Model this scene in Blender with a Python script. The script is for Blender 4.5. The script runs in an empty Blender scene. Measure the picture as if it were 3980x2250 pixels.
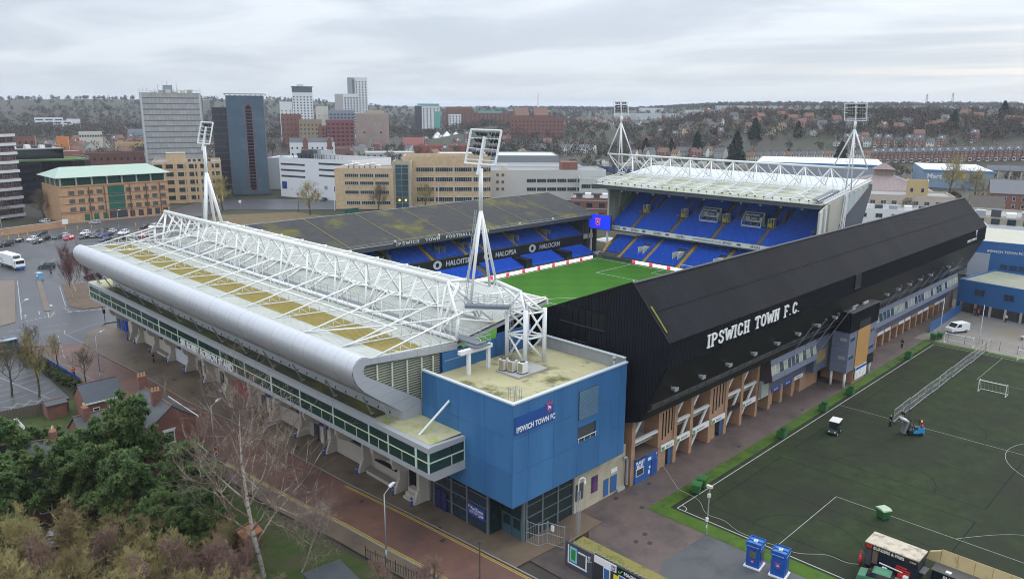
import bpy, math, random
from math import sin, cos, pi, radians, atan2, sqrt, hypot
from mathutils import Vector as V, Matrix, noise as mnoise

random.seed(7)
S = bpy.context.scene
COL = S.collection

# ---------------------------------------------------------------- camera
CAM_Z = 45.0855
YAW, PITCH, ROLL = 0.783020603, 0.234184222, 0.006218674
fw = V((cos(PITCH)*cos(YAW), cos(PITCH)*sin(YAW), -sin(PITCH)))
rt = V((sin(YAW), -cos(YAW), 0))
up = rt.cross(fw)
r2 = rt*cos(ROLL) + up*sin(ROLL)
u2 = -rt*sin(ROLL) + up*cos(ROLL)
cd = bpy.data.cameras.new('camera'); cam = bpy.data.objects.new('camera', cd); COL.objects.link(cam)
cd.sensor_width = 36; cd.lens = 2987.565/3980*36; cd.clip_start = .5; cd.clip_end = 20000
cam.matrix_world = Matrix(((r2.x, u2.x, -fw.x, 0), (r2.y, u2.y, -fw.y, 0), (r2.z, u2.z, -fw.z, CAM_Z), (0, 0, 0, 1)))
S.camera = cam

# ---------------------------------------------------------------- sky, sun, exposure
SUN_AZ = radians(-12); SUN_EL = radians(24)
w = bpy.data.worlds.new('World'); S.world = w; w.use_nodes = True
nt = w.node_tree; nt.nodes.clear()
def N(t, **k):
    n = nt.nodes.new(t)
    for a, b in k.items(): setattr(n, a, b)
    return n
def LK(a, b): nt.links.new(a, b)
def MATH(op, a, b=None, clamp=False):
    n = N('ShaderNodeMath', operation=op); n.use_clamp = clamp
    for i, x in enumerate((a, b)):
        if x is None: continue
        if isinstance(x, (int, float)): n.inputs[i].default_value = x
        else: LK(x, n.inputs[i])
    return n.outputs[0]
def MIXC(f, a, b, bt='MIX'):
    n = N('ShaderNodeMix', data_type='RGBA', blend_type=bt)
    for i, x in ((0, f), (6, a), (7, b)):
        if isinstance(x, (int, float)): n.inputs[i].default_value = x
        elif isinstance(x, tuple): n.inputs[i].default_value = (*x, 1)
        else: LK(x, n.inputs[i])
    return n.outputs[2]
out = N('ShaderNodeOutputWorld'); bg = N('ShaderNodeBackground'); LK(bg.outputs[0], out.inputs[0])
tc = N('ShaderNodeTexCoord'); sep = N('ShaderNodeSeparateXYZ'); LK(tc.outputs['Generated'], sep.inputs[0])
X_, Y_, Z_ = sep.outputs
zc = MATH('MAXIMUM', Z_, 0.0)
den = MATH('ADD', zc, 0.10)
cmb = N('ShaderNodeCombineXYZ'); LK(MATH('DIVIDE', X_, den), cmb.inputs[0]); LK(MATH('DIVIDE', Y_, den), cmb.inputs[1])
mp = N('ShaderNodeMapping'); mp.inputs['Rotation'].default_value = (0, 0, radians(45)); mp.inputs['Scale'].default_value = (0.42, 0.3, 1); mp.inputs['Location'].default_value = (3.2, 1.1, 0)
LK(cmb.outputs[0], mp.inputs[0])
nz = N('ShaderNodeTexNoise'); nz.inputs['Scale'].default_value = 1.9; nz.inputs['Detail'].default_value = 7; nz.inputs['Roughness'].default_value = .55; nz.inputs['Distortion'].default_value = .5
LK(mp.outputs[0], nz.inputs[0])
mr = N('ShaderNodeMapRange'); mr.interpolation_type = 'SMOOTHSTEP'; mr.inputs[1].default_value = .36; mr.inputs[2].default_value = .66; LK(nz.outputs[0], mr.inputs[0])
cloud = MIXC(mr.outputs[0], (.43, .475, .55), (.59, .635, .69))
hor = MATH('POWER', MATH('SUBTRACT', 1.0, MATH('MULTIPLY', zc, 7.0), True), 2.0)
cloud = MIXC(MATH('MULTIPLY', hor, .6), cloud, (.60, .66, .71))
# the low winter sun lights the gaps between the cloud bands near the horizon
dt = N('ShaderNodeVectorMath', operation='DOT_PRODUCT'); LK(tc.outputs['Generated'], dt.inputs[0])
dt.inputs[1].default_value = (cos(SUN_AZ), sin(SUN_AZ), 0.04)
glow = MATH('POWER', MATH('MAXIMUM', dt.outputs['Value'], 0.0), 7.0)
mp2 = N('ShaderNodeMapping'); mp2.inputs['Scale'].default_value = (.55, .55, 30); LK(tc.outputs['Generated'], mp2.inputs[0])
nz2 = N('ShaderNodeTexNoise'); nz2.inputs['Scale'].default_value = 2.2; nz2.inputs['Detail'].default_value = 5; LK(mp2.outputs[0], nz2.inputs[0])
gap = N('ShaderNodeMapRange'); gap.interpolation_type = 'SMOOTHSTEP'; gap.inputs[1].default_value = .47; gap.inputs[2].default_value = .62; LK(nz2.outputs[0], gap.inputs[0])
low = MATH('SUBTRACT', 1.0, MATH('MULTIPLY', zc, 8.0), True)
gl = MATH('MULTIPLY', MATH('MULTIPLY', MATH('MULTIPLY', glow, gap.outputs[0]), low), 1.25, True)
cloud = MIXC(gl, cloud, (.92, .87, .79))
# overcast luminance rises towards the zenith
lum = MATH('ADD', 1.0, MATH('MULTIPLY', zc, 2.2))
lc = N('ShaderNodeCombineXYZ')
for i in range(3): LK(lum, lc.inputs[i])
cloud = MIXC(1.0, cloud, lc.outputs[0], 'MULTIPLY')
sky = N('ShaderNodeTexSky', sky_type='NISHITA'); sky.sun_disc = False; sky.sun_elevation = SUN_EL; sky.sun_rotation = pi/2 - SUN_AZ
sk = MIXC(1.0, sky.outputs[0], (.1, .1, .1), 'MULTIPLY')
LK(MIXC(.93, sk, cloud), bg.inputs[0]); bg.inputs[1].default_value = 1.0
sd = bpy.data.lights.new('sun', 'SUN'); sd.energy = 1.4; sd.angle = radians(25); sd.color = (1, .96, .9)
so = bpy.data.objects.new('sun', sd); COL.objects.link(so)
so.rotation_euler = V((cos(SUN_AZ)*cos(SUN_EL), sin(SUN_AZ)*cos(SUN_EL), sin(SUN_EL))).to_track_quat('Z', 'Y').to_euler()
S.view_settings.view_transform = 'Standard'; S.view_settings.look = 'None'; S.view_settings.exposure = 0.3; S.view_settings.gamma = 1
S.render.engine = 'CYCLES'; S.cycles.max_bounces = 5; S.cycles.diffuse_bounces = 2; S.cycles.glossy_bounces = 2; S.cycles.transparent_max_bounces = 6
S.cycles.volume_bounces = 0; S.cycles.use_denoising = True; S.cycles.filter_width = 1.05

# ---------------------------------------------------------------- materials
MATS = {}
def mat(name, col, rough=.75, var=.12, sc=.5, metal=0, bump=0, bsc=12, col2=None, c2sc=.3, c2lo=.5, c2hi=.62, spec=.35, emit=0, stretch=None, streak=0):
    """principled material; colour drifts with world position, col2 is a second colour in patches (moss, stain, puddle)"""
    global nt
    if name in MATS: return MATS[name]
    m = bpy.data.materials.new(name); m.use_nodes = True; nt = m.node_tree
    b = nt.nodes['Principled BSDF']
    g = N('ShaderNodeNewGeometry'); pos = g.outputs['Position']
    if stretch:
        p = N('ShaderNodeMapping'); p.inputs['Scale'].default_value = stretch; LK(pos, p.inputs[0]); pos = p.outputs[0]
    n = N('ShaderNodeTexNoise'); n.inputs['Scale'].default_value = sc; n.inputs['Detail'].default_value = 6; n.inputs['Roughness'].default_value = .65; LK(pos, n.inputs[0])
    lo = tuple(c*(1-1.6*var) for c in col); hi = tuple(min(1, c*(1+1.6*var)) for c in col)
    c = MIXC(n.outputs[0], lo, hi)
    if col2:
        n2 = N('ShaderNodeTexNoise'); n2.inputs['Scale'].default_value = c2sc; n2.inputs['Detail'].default_value = 8; n2.inputs['Roughness'].default_value = .68; LK(pos, n2.inputs[0])
        r = N('ShaderNodeMapRange'); r.inputs[1].default_value = c2lo; r.inputs[2].default_value = c2hi; LK(n2.outputs[0], r.inputs[0])
        c = MIXC(r.outputs[0], c, col2)
    LK(c, b.inputs['Base Color'])
    b.inputs['Roughness'].default_value = rough; b.inputs['Metallic'].default_value = metal; b.inputs['Specular IOR Level'].default_value = spec
    if emit:
        LK(c, b.inputs['Emission Color']); b.inputs['Emission Strength'].default_value = emit
    if bump:
        n3 = N('ShaderNodeTexNoise'); n3.inputs['Scale'].default_value = bsc; n3.inputs['Detail'].default_value = 4; LK(pos, n3.inputs[0])
        bp = N('ShaderNodeBump'); bp.inputs['Strength'].default_value = bump; bp.inputs['Distance'].default_value = .05; LK(n3.outputs[0], bp.inputs['Height']); LK(bp.outputs[0], b.inputs['Normal'])
    MATS[name] = m
    return m
def brickmat(name, c1, c2, mortar=(.3, .28, .25), scale=1.0, ax='xz'):
    global nt
    if name in MATS: return MATS[name]
    m = bpy.data.materials.new(name); m.use_nodes = True; nt = m.node_tree; b = nt.nodes['Principled BSDF']
    g = N('ShaderNodeNewGeometry'); s = N('ShaderNodeSeparateXYZ'); LK(g.outputs['Position'], s.inputs[0])
    cb = N('ShaderNodeCombineXYZ'); LK(MATH('ADD', s.outputs[0], s.outputs[1]), cb.inputs[0]); LK(s.outputs[2], cb.inputs[1])
    t = N('ShaderNodeTexBrick'); LK(cb.outputs[0], t.inputs[0])
    t.inputs['Color1'].default_value = (*c1, 1); t.inputs['Color2'].default_value = (*c2, 1); t.inputs['Mortar'].default_value = (*mortar, 1)
    t.inputs['Scale'].default_value = scale; t.inputs['Brick Width'].default_value = .225; t.inputs['Row Height'].default_value = .075; t.inputs['Mortar Size'].default_value = .008
    n = N('ShaderNodeTexNoise'); n.inputs['Scale'].default_value = .8; n.inputs['Detail'].default_value = 6; LK(g.outputs['Position'], n.inputs[0])
    r = N('ShaderNodeMapRange'); r.inputs[3].default_value = .7; r.inputs[4].default_value = 1.3; LK(n.outputs[0], r.inputs[0])
    cc = N('ShaderNodeCombineXYZ')
    for i in range(3): LK(r.outputs[0], cc.inputs[i])
    LK(MIXC(1, t.outputs[0], cc.outputs[0], 'MULTIPLY'), b.inputs['Base Color']); b.inputs['Roughness'].default_value = .85
    MATS[name] = m; return m
def glassmat(name, tint, fac=.6, rough=.05):
    """a pane one looks through, with its tint and its reflection"""
    global nt
    if name in MATS: return MATS[name]
    m = bpy.data.materials.new(name); m.use_nodes = True; nt = m.node_tree; nt.nodes.clear()
    o = N('ShaderNodeOutputMaterial'); t = N('ShaderNodeBsdfTransparent'); t.inputs[0].default_value = (*tint, 1)
    p = N('ShaderNodeBsdfPrincipled'); p.inputs['Base Color'].default_value = (*[c*.16 for c in tint], 1); p.inputs['Roughness'].default_value = rough
    x = N('ShaderNodeMixShader'); x.inputs[0].default_value = 1-fac; LK(t.outputs[0], x.inputs[1]); LK(p.outputs[0], x.inputs[2]); LK(x.outputs[0], o.inputs[0])
    MATS[name] = m; return m

white = mat('white_paint', (.74, .75, .74), .5, .05, .6)
whited = mat('white_steel_weathered', (.75, .755, .73), .5, .05, 1.2, col2=(.42, .43, .25), c2sc=.9, c2lo=.56, c2hi=.78)
greysteel = mat('galvanised_steel', (.33, .35, .37), .5, .1, 1.5, metal=.3)
dgrey = mat('dark_grey', (.06, .065, .07), .6, .1)
black = mat('black_paint', (.012, .013, .016), .45, .1)
concrete = mat('concrete', (.40, .39, .36), .85, .12, .7, col2=(.25, .24, .2), c2sc=.5, c2lo=.5, c2hi=.8)
cream = mat('cream_render', (.58, .55, .48), .8, .08, .6)
wglass = mat('window_glass', (.035, .045, .055), .08, .5, .35, spec=.6)
wglassb = mat('window_glass_blue', (.05, .07, .10), .08, .5, .3, spec=.6)
wframe = mat('window_frame', (.66, .66, .65), .6, .05)
seatblue = mat('seat_blue', (.022, .12, .62), .45, .16, .5)
clubblue = mat('club_blue', (.035, .12, .30), .5, .06, .4)
brickred = brickmat('red_brick', (.24, .085, .055), (.18, .06, .045), (.22, .18, .15))
brickorange = brickmat('orange_brick', (.40, .215, .115), (.33, .165, .09), (.3, .25, .19))
bricktan = brickmat('tan_brick', (.60, .43, .25), (.54, .385, .215), (.5, .4, .28))
brickbuff = brickmat('buff_block', (.46, .41, .30), (.42, .37, .27), (.36, .32, .25), .33)
slate = mat('slate_roof', (.085, .088, .095), .6, .18, .9, col2=(.12, .125, .085), c2sc=.5, c2lo=.55, c2hi=.75)
tile = mat('clay_tile_roof', (.17, .095, .07), .8, .2, .8)

# ---------------------------------------------------------------- mesh helpers
class MB:
    def __init__(s): s.v = []; s.f = []; s.mi = []; s.cur = 0
    def add(s, vs, fs):
        o = len(s.v); s.v += [tuple(p) for p in vs]; s.f += [tuple(i+o for i in f) for f in fs]; s.mi += [s.cur]*len(fs); return s
    def quad(s, a, b, c, d): return s.add((a, b, c, d), ((0, 1, 2, 3),))
    def box(s, x0, y0, z0, x1, y1, z1):
        if x0 > x1: x0, x1 = x1, x0
        if y0 > y1: y0, y1 = y1, y0
        if z0 > z1: z0, z1 = z1, z0
        return s.add([(x0,y0,z0),(x1,y0,z0),(x1,y1,z0),(x0,y1,z0),(x0,y0,z1),(x1,y0,z1),(x1,y1,z1),(x0,y1,z1)],
                     [(0,3,2,1),(4,5,6,7),(0,1,5,4),(1,2,6,5),(2,3,7,6),(3,0,4,7)])
    def tube(s, p, q, r, n=8, r2=None, cap=True):
        p, q = V(p), V(q); d = q-p
        if d.length < 1e-6: return s
        d.normalize(); a = V((0, 0, 1)) if abs(d.z) < .9 else V((1, 0, 0)); e = d.cross(a).normalized(); g = d.cross(e); r2 = r if r2 is None else r2
        vs = []; 
        for c, R in ((p, r), (q, r2)):
            for i in range(n):
                t = 2*pi*i/n; vs.append(c + e*(R*cos(t)) + g*(R*sin(t)))
        fs = [(i, (i+1) % n, n+(i+1) % n, n+i) for i in range(n)]
        if cap: fs += [tuple(range(n-1, -1, -1)), tuple(range(n, 2*n))]
        return s.add(vs, fs)
    def bar(s, p, q, w, h=None, upv=(0, 0, 1)):
        p, q = V(p), V(q); h = w if h is None else h; d = (q-p).normalized(); u = V(upv)
        if abs(d.dot(u)) > .95: u = V((1, 0, 0))
        e = d.cross(u).normalized(); g = e.cross(d)
        vs = [c + e*(a*w/2) + g*(b*h/2) for c in (p, q) for a, b in ((-1,-1),(1,-1),(1,1),(-1,1))]
        return s.add(vs, [(0,3,2,1),(4,5,6,7),(0,1,5,4),(1,2,6,5),(2,3,7,6),(3,0,4,7)])
    def path(s, pts, r, n=6):
        for a, b in zip(pts, pts[1:]): s.tube(a, b, r, n)
        return s
    def prism(s, poly, ax, lo, hi):
        """extrude a polygon given in the two other axes (in x,y,z order) along ax"""
        k = 'xyz'.index(ax); n = len(poly); vs = []
        for c in (lo, hi):
            for a, b in poly:
                p = [a, b]; p.insert(k, c); vs.append(p)
        return s.add(vs, [tuple(range(n-1, -1, -1)), tuple(range(n, 2*n))] + [(i, (i+1) % n, n+(i+1) % n, n+i) for i in range(n)])
    def mesh(s, name, *mats, smooth=False):
        me = bpy.data.meshes.new(name); me.from_pydata(s.v, [], s.f)
        for m in mats: me.materials.append(m)
        if len(mats) > 1: me.polygons.foreach_set('material_index', s.mi)
        if smooth: me.polygons.foreach_set('use_smooth', [True]*len(s.f))
        import bmesh
        if len(s.f) > 6000: me.update(); return me
        bm = bmesh.new(); bm.from_mesh(me); bmesh.ops.recalc_face_normals(bm, faces=bm.faces); bm.to_mesh(me); bm.free()
        me.update(); return me
    def build(s, name, m, parent=None, smooth=False, kind=None, label=None, cat=None, group=None):
        ms = m if isinstance(m, (list, tuple)) else (m,)
        o = link(name, s.mesh(name, *ms, smooth=smooth), parent)
        return tag(o, label, cat, group, kind)
def link(name, me, parent=None, loc=None, rz=0):
    o = bpy.data.objects.new(name, me); COL.objects.link(o)
    if parent is not None: o.parent = parent
    if loc is not None: o.location = loc
    if rz: o.rotation_euler = (0, 0, rz)
    return o
def tag(o, label=None, cat=None, group=None, kind=None):
    for k, v in (('label', label), ('category', cat), ('group', group), ('kind', kind)):
        if v: o[k] = v
    return o
def thing(name, label, cat, loc=(0, 0, 0), rz=0, group=None):
    return tag(link(name, None, None, loc, rz), label, cat, group)
def kids(o): return KID.get(o.name, [])
def copy_tree(o, loc=None, rz=None, label=None, group=None, mats=None, parent=None):
    c = o.copy(); COL.objects.link(c)
    if parent is not None: c.parent = parent
    if loc is not None: c.location = loc
    if rz is not None: c.rotation_euler = (0, 0, rz)
    if label: c['label'] = label
    if group: c['group'] = group
    for ch in o.children: copy_tree(ch, parent=c, mats=mats)
    if mats and o.type == 'MESH':
        for i, sl in enumerate(c.material_slots):
            nm = sl.material.name if sl.material else None
            if nm in mats: sl.link = 'OBJECT'; sl.material = mats[nm]
    return c
def ribbed(mb, a, b, c, step, depth, nrm):
    """corrugated sheet: ribs run from a towards c, stepping from a to b (parallelogram a,b,b+c-a,c)"""
    a, b, c, nrm = V(a), V(b), V(c), V(nrm).normalized(); d = b-a; L = d.length; n = max(1, int(L/step)); e = c-a; o = len(mb.v); vs = []
    for i in range(n):
        for t, h in ((0, 0), (.55, 0), (.62, depth), (.93, depth)):
            p = a + d*((i+t)/n) + nrm*h; vs += [p, p+e]
    vs += [b, b+e]; k = len(vs)//2
    mb.add(vs, [(2*i, 2*i+2, 2*i+3, 2*i+1) for i in range(k-1)])
    return mb

# lettering ------------------------------------------------------------
FC = {}
def text(body, size, m, parent, origin, u, n=None, name='lettering', ext=.03, bold=0, squeeze=1, align='LEFT', up_=(0, 0, 1), shear=0):
    """flat raised letters; u = reading direction, up_ = up direction on the face"""
    c = bpy.data.curves.new('t', 'FONT'); c.body = body; c.size = size; c.extrude = ext/2; c.offset = bold; c.align_x = align; c.resolution_u = 3; c.shear = shear
    o = bpy.data.objects.new('t', c); COL.objects.link(o)
    dg = bpy.context.evaluated_depsgraph_get(); me = bpy.data.meshes.new_from_object(o.evaluated_get(dg)); bpy.data.objects.remove(o)
    me.materials.clear(); me.materials.append(m)
    u = V(u).normalized(); w_ = V(up_).normalized(); nn = u.cross(w_)
    t = link(name, me, parent)
    t.matrix_local = Matrix(((u.x*squeeze, w_.x, nn.x, origin[0]), (u.y*squeeze, w_.y, nn.y, origin[1]), (u.z*squeeze, w_.z, nn.z, origin[2]), (0, 0, 0, 1)))
    return t
SLAB = {'I': [[(.5,0),(.5,1)]], 'P': [[(.22,0),(.22,1),(.62,1),(.82,.88),(.82,.62),(.62,.5),(.22,.5)]], 'S': [[(.82,.72),(.78,.92),(.5,1),(.22,.92),(.2,.68),(.5,.53),(.8,.36),(.78,.08),(.5,0),(.2,.08),(.16,.28)]],
 'W': [[(.05,1),(.27,0),(.5,.75),(.73,0),(.95,1)]], 'C': [[(.82,.72),(.78,.92),(.5,1),(.22,.9),(.15,.5),(.22,.1),(.5,0),(.78,.08),(.84,.3)]], 'H': [[(.22,0),(.22,1)],[(.78,0),(.78,1)],[(.22,.5),(.78,.5)]],
 'T': [[(.5,0),(.5,1)],[(.1,.8),(.1,1),(.9,1),(.9,.8)]], 'O': [[(.5,0),(.2,.12),(.12,.5),(.2,.88),(.5,1),(.8,.88),(.88,.5),(.8,.12),(.5,0)]], 'N': [[(.2,0),(.2,1),(.8,0),(.8,1)]], 'F': [[(.22,0),(.22,1),(.82,1),(.82,.8)],[(.22,.5),(.65,.5)]],
 'B': [[(.22,0),(.22,1),(.62,1),(.78,.88),(.78,.64),(.6,.52),(.82,.38),(.82,.14),(.62,0),(.22,0)]], 'A': [[(.12,0),(.5,1),(.88,0)],[(.28,.36),(.72,.36)]], 'L': [[(.22,1),(.22,0),(.82,0),(.82,.2)]], 'U': [[(.2,1),(.2,.2),(.35,0),(.65,0),(.8,.2),(.8,1)]], '.': [[(.3,0),(.3,.06)]]}
SERIF = {'I': ((.5,0),(.5,1)), 'P': ((.22,0),(.22,1)), 'H': ((.22,0),(.22,1),(.78,0),(.78,1)), 'T': ((.5,0),), 'N': ((.2,0),(.2,1),(.8,1)), 'F': ((.22,0),(.22,1)), 'W': ((.05,1),(.95,1),(.5,.75)), 'A': ((.12,0),(.88,0)), 'L': ((.22,1),(.22,0)), 'U': ((.2,1),(.8,1)), 'B': ((.22,0),(.22,1))}
def slab_text(body, h, adv, m, parent, origin, u, up_=(0, 0, 1), name='letter', ext=.08, st=.2):
    u = V(u).normalized(); w_ = V(up_).normalized(); nn = u.cross(w_); x = 0
    for ch in body:
        if ch == ' ': x += adv*.75; continue
        mb = MB(); wd = adv*(.42 if ch in 'I.' else 1.15 if ch == 'W' else .86); T = h*st
        def P(a, b): return (a-.5)*wd*(.5 if ch in 'I.' else 1)+wd/2, b*(h-T*.6)+T*.3
        k = 0
        for stx in SLAB[ch]:
            pts = [P(*p) for p in stx]
            for (x0, y0), (x1, y1) in zip(pts, pts[1:]):
                k += 1
                mb.bar((x0, 0, y0), (x1, 0, y1), T*(.72 if abs(x1-x0) > abs(y1-y0) else 1.05), ext+.002*(k % 3), (0, 1, 0))
        for a, b in SERIF.get(ch, ()):
            x0, y0 = P(a, b); y0 += -T*.02 if b == 0 else T*.02
            mb.bar((x0-T*1.0, 0, y0), (x0+T*1.0, 0, y0), T*.55, ext+.008, (0, 1, 0))
        o = mb.build(name, m, parent)
        p = V(origin) + u*x
        o.matrix_local = Matrix(((u.x, -nn.x, w_.x, p.x), (u.y, -nn.y, w_.y, p.y), (u.z, -nn.z, w_.z, p.z), (0, 0, 0, 1)))
        x += wd + adv*.12

# windows ---------------------------------------------------------------
WM = {}
def winmesh(w_, h, fr, fm, gm, mull=0, rail=0, dep=.09):
    k = (round(w_, 2), round(h, 2), fr, fm.name, gm.name, mull, rail)
    if k in WM: return WM[k]
    b = MB(); b.box(fr*.5, -dep*.4, fr*.5, w_-fr*.5, .05, h-fr*.5); b.cur = 1
    if fr:
        b.box(0, -dep, 0, w_, .04, fr); b.box(0, -dep, h-fr, w_, .04, h); b.box(0, -dep, fr, fr, .04, h-fr); b.box(w_-fr, -dep, fr, w_, .04, h-fr)
        for i in range(mull): x = w_*(i+1)/(mull+1); b.box(x-fr*.35, -dep*.9, fr, x+fr*.35, .03, h-fr)
        for i in range(rail): z = h*(i+1)/(rail+1); b.box(fr, -dep*.8, z-fr*.3, w_-fr, .03, z+fr*.3)
    WM[k] = b.mesh('window', gm, fm); return WM[k]
def windows(parent, o, u, w_, h, xs, zs, fr=.08, fm=None, gm=None, mull=0, rail=0, name='window', skip=None):
    """a grid of windows on a face: o = lower left corner seen from outside, u = direction to the right"""
    me = winmesh(w_, h, fr, fm or wframe, gm or wglass, mull, rail); a = atan2(u[1], u[0]); L_ = hypot(u[0], u[1]); r = []
    for z in zs:
        for x in xs:
            if skip and skip(x, z): continue
            r.append(link(name, me, parent, (o[0]+u[0]/L_*x, o[1]+u[1]/L_*x, o[2]+z), a))
    return r
def rng(n, start, step): return [start+i*step for i in range(n)]
# ---------------------------------------------------------------- terrain
def smooth(a, b, x):
    t = max(0., min(1., (x-a)/(b-a))); return t*t*(3-2*t)
def hill(x, y):
    d = hypot(x, y); az = math.degrees(atan2(y, x)); h = 0.
    r = 1-smooth(29, 37, az)                       # the slope behind the railway on the right
    h += r*36*smooth(640, 960, d)
    c = smooth(29, 37, az)*(1-smooth(46, 52, az))   # lower rise in the middle
    h += c*17*smooth(700, 1050, d)
    n = mnoise.noise(V((x*.0011, y*.0011, 3.)))
    l = smooth(43, 60, az)
    h += (l*42+(1-l)*15)*smooth(1350, 2500, d)*(1+.25*n) + (10*l)*smooth(800, 1300, d)*(.6+n)
    h += 3*mnoise.noise(V((x*.004, y*.004, 9.)))*smooth(700, 1000, d)
    return max(h, 0.)
gmat = mat('town_ground', (.055, .048, .038), .95, .4, .02, col2=(.036, .044, .018), c2sc=.008, c2lo=.45, c2hi=.6)
mb = MB(); rs = [0, 60, 150, 260, 380, 480, 560]+[600+25*i for i in range(22)]+[1200+75*i for i in range(28)]+[3400, 4000, 5200, 7000, 9000]
az0, az1, na = -25., 115., 70
for r in rs:
    for i in range(na+1):
        a = radians(az0+(az1-az0)*i/na); x, y = r*cos(a), r*sin(a)
        mb.v.append((x-60*(1-r/9000)*(r < 1), y, hill(x, y)-.12))
for j in range(len(rs)-1):
    for i in range(na):
        p = j*(na+1)+i; mb.f.append((p, p+na+1, p+na+2, p+1)); mb.mi.append(0)
mb.build('ground', gmat, smooth=True, kind='structure')
MB().quad((-400, -400, -.14), (120, -400, -.14), (120, 260, -.14), (-400, 260, -.14)).build('near_ground', gmat, kind='structure')

asph = mat('wet_asphalt', (.075, .074, .078), .42, .18, .25, bump=.15, bsc=25, col2=(.05, .05, .054), c2sc=.12, c2lo=.45, c2hi=.62)
asph2 = mat('road_asphalt', (.075, .075, .082), .4, .14, .2, col2=(.055, .055, .062), c2sc=.1, c2lo=.4, c2hi=.7)
redbrick = mat('red_block_paving', (.168, .088, .064), .5, .2, .35, bump=.2, bsc=20, col2=(.10, .06, .054), c2sc=.16, c2lo=.42, c2hi=.66)
brownpave = mat('brown_paving', (.165, .122, .083), .55, .2, .4, bump=.2, bsc=20, col2=(.075, .06, .05), c2sc=.2, c2lo=.42, c2hi=.66)
forecourt = mat('forecourt_paving', (.125, .092, .083), .55, .2, .4, bump=.2, bsc=18, col2=(.06, .052, .05), c2sc=.22, c2lo=.45, c2hi=.7)
turf = mat('worn_artificial_turf', (.034, .046, .023), 1, .4, .45, bump=.4, bsc=30, spec=.06, col2=(.031, .034, .025), c2sc=.05, c2lo=.4, c2hi=.62)
vergem = mat('bright_turf_verge', (.055, .11, .01), 1, .3, .5, bump=.4, bsc=30, col2=(.03, .05, .016), c2sc=.35, c2lo=.5, c2hi=.68)
grassm = mat('rough_grass', (.045, .07, .015), .95, .35, .6, bump=.6, bsc=8, col2=(.07, .06, .03), c2sc=.3, c2lo=.45, c2hi=.65)
drygrass = mat('dry_bank_grass', (.13, .095, .05), .95, .3, .4, bump=.5, bsc=6)
linew = mat('white_line', (.36, .38, .36), .8, .4, 1.5)
liney = mat('yellow_line', (.42, .34, .07), .6, .3, 2)
kerbm = mat('kerb_stone', (.23, .22, .20), .8, .2, 1.5)
def sheet(name, pts, z, m, kind='structure', thick=None):
    b = MB()
    if thick: b.prism(pts, 'z', z-thick, z)
    else: b.add([(x, y, z) for x, y in pts], [tuple(range(len(pts)))])
    return b.build(name, m, kind=kind)
def strip(b, pts, w_, z):
    for (x0, y0), (x1, y1) in zip(pts, pts[1:]):
        d = V((x1-x0, y1-y0)).normalized()*(w_/2); b.quad((x0+d.y, y0-d.x, z), (x1+d.y, y1-d.x, z), (x1-d.y, y1+d.x, z), (x0-d.y, y0+d.x, z))
def dashes(b, p, q, n, frac, w_, z):
    p, q = V(p), V(q)
    for i in range(n):
        a = p+(q-p)*(i/n); c = p+(q-p)*((i+frac)/n); strip(b, [tuple(a), tuple(c)], w_, z)
# asphalt over the stadium quarter, car park and roads
sheet('car_park_asphalt', [(30, 186), (57, 192), (72, 205), (130, 205), (128, 313), (58, 313), (44, 300), (36, 240)], 0.0, asph)
sheet('junction_road', [(-20, 158), (30, 166), (42, 158.5), (50, 171), (75, 168), (75, 186), (57, 192), (30, 186), (-20, 178)], .008, asph2)
sheet('entry_road', [(37, 183), (48.5, 189), (54, 216), (53, 232), (47, 231)], .016, asph2)
kerbR = [(50.5, 25), (48.9, 48), (47.8, 63.8), (46.8, 74.6), (45.4, 103), (44.0, 115), (43.6, 131), (42.3, 148), (42.2, 159)]
kerbL = [(43.4, 30), (42.3, 53.6), (41.6, 60.2), (41.0, 67.2), (39.8, 76), (38.4, 91), (37.6, 110), (36.9, 133), (35.5, 150), (33, 163)]
sheet('brick_road', kerbR + kerbL[::-1], .02, redbrick)
sheet('stand_pavement', kerbR[1:] + [(44.5, 165), (49.8, 169.5), (62, 167), (62, 47.2)], .13, brownpave, thick=.14)
sheet('house_pavement', kerbL + [(31, 160), (34, 150), (35.4, 132), (36.2, 110), (36.6, 92), (37.3, 76), (38.8, 66), (39.5, 58), (40.5, 50), (41.5, 30)], .125, brownpave, thick=.135)
b = MB(); strip(b, [(x-.02, y) for x, y in kerbR], .18, .145); strip(b, [(x, y) for x, y in kerbL], .18, .14); b.build('kerb', kerbm, kind='structure')
b = MB()
for o in (.3, .52):
    strip(b, [(x-o, y) for x, y in kerbR[:4]], .1, .026); strip(b, [(x+o, y) for x, y in kerbL[:6]], .1, .026)
b.build('yellow_lines', liney, kind='structure')
# junction kerbs and markings
sheet('planting_bed', [(54.3, 216), (49, 191.5), (50.5, 186.5), (55, 185), (75, 187), (75, 200), (66, 203), (60, 214)], .12, mat('bed_soil', (.12, .085, .06), .95, .3), thick=.13)
sheet('central_island', [(52.3, 227), (51.2, 227), (43.6, 190.2), (44.9, 189.8)], .13, mat('island_paving', (.15, .12, .10), .8, .15), thick=.14)
sheet('corner_pavement', [(20, 186), (33.5, 183), (36.8, 184.5), (47, 230), (43, 232), (36, 215), (28, 200)], .13, mat('corner_paving', (.16, .13, .105), .8, .15), thick=.14)
sheet('south_west_corner', [(-10, 150), (27, 164), (31.5, 161), (30, 168.5), (24, 171), (-10, 160)], .12, brownpave, thick=.12)
b = MB(); z = .03
strip(b, [(32, 174), (42, 171)], .14, z); dashes(b, (28, 179), (46, 175.5), 3, .75, .13, z); dashes(b, (47, 186), (57, 182.5), 7, .7, .3, z); dashes(b, (49, 184.6), (57.5, 181.7), 5, .6, .14, z)
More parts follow.
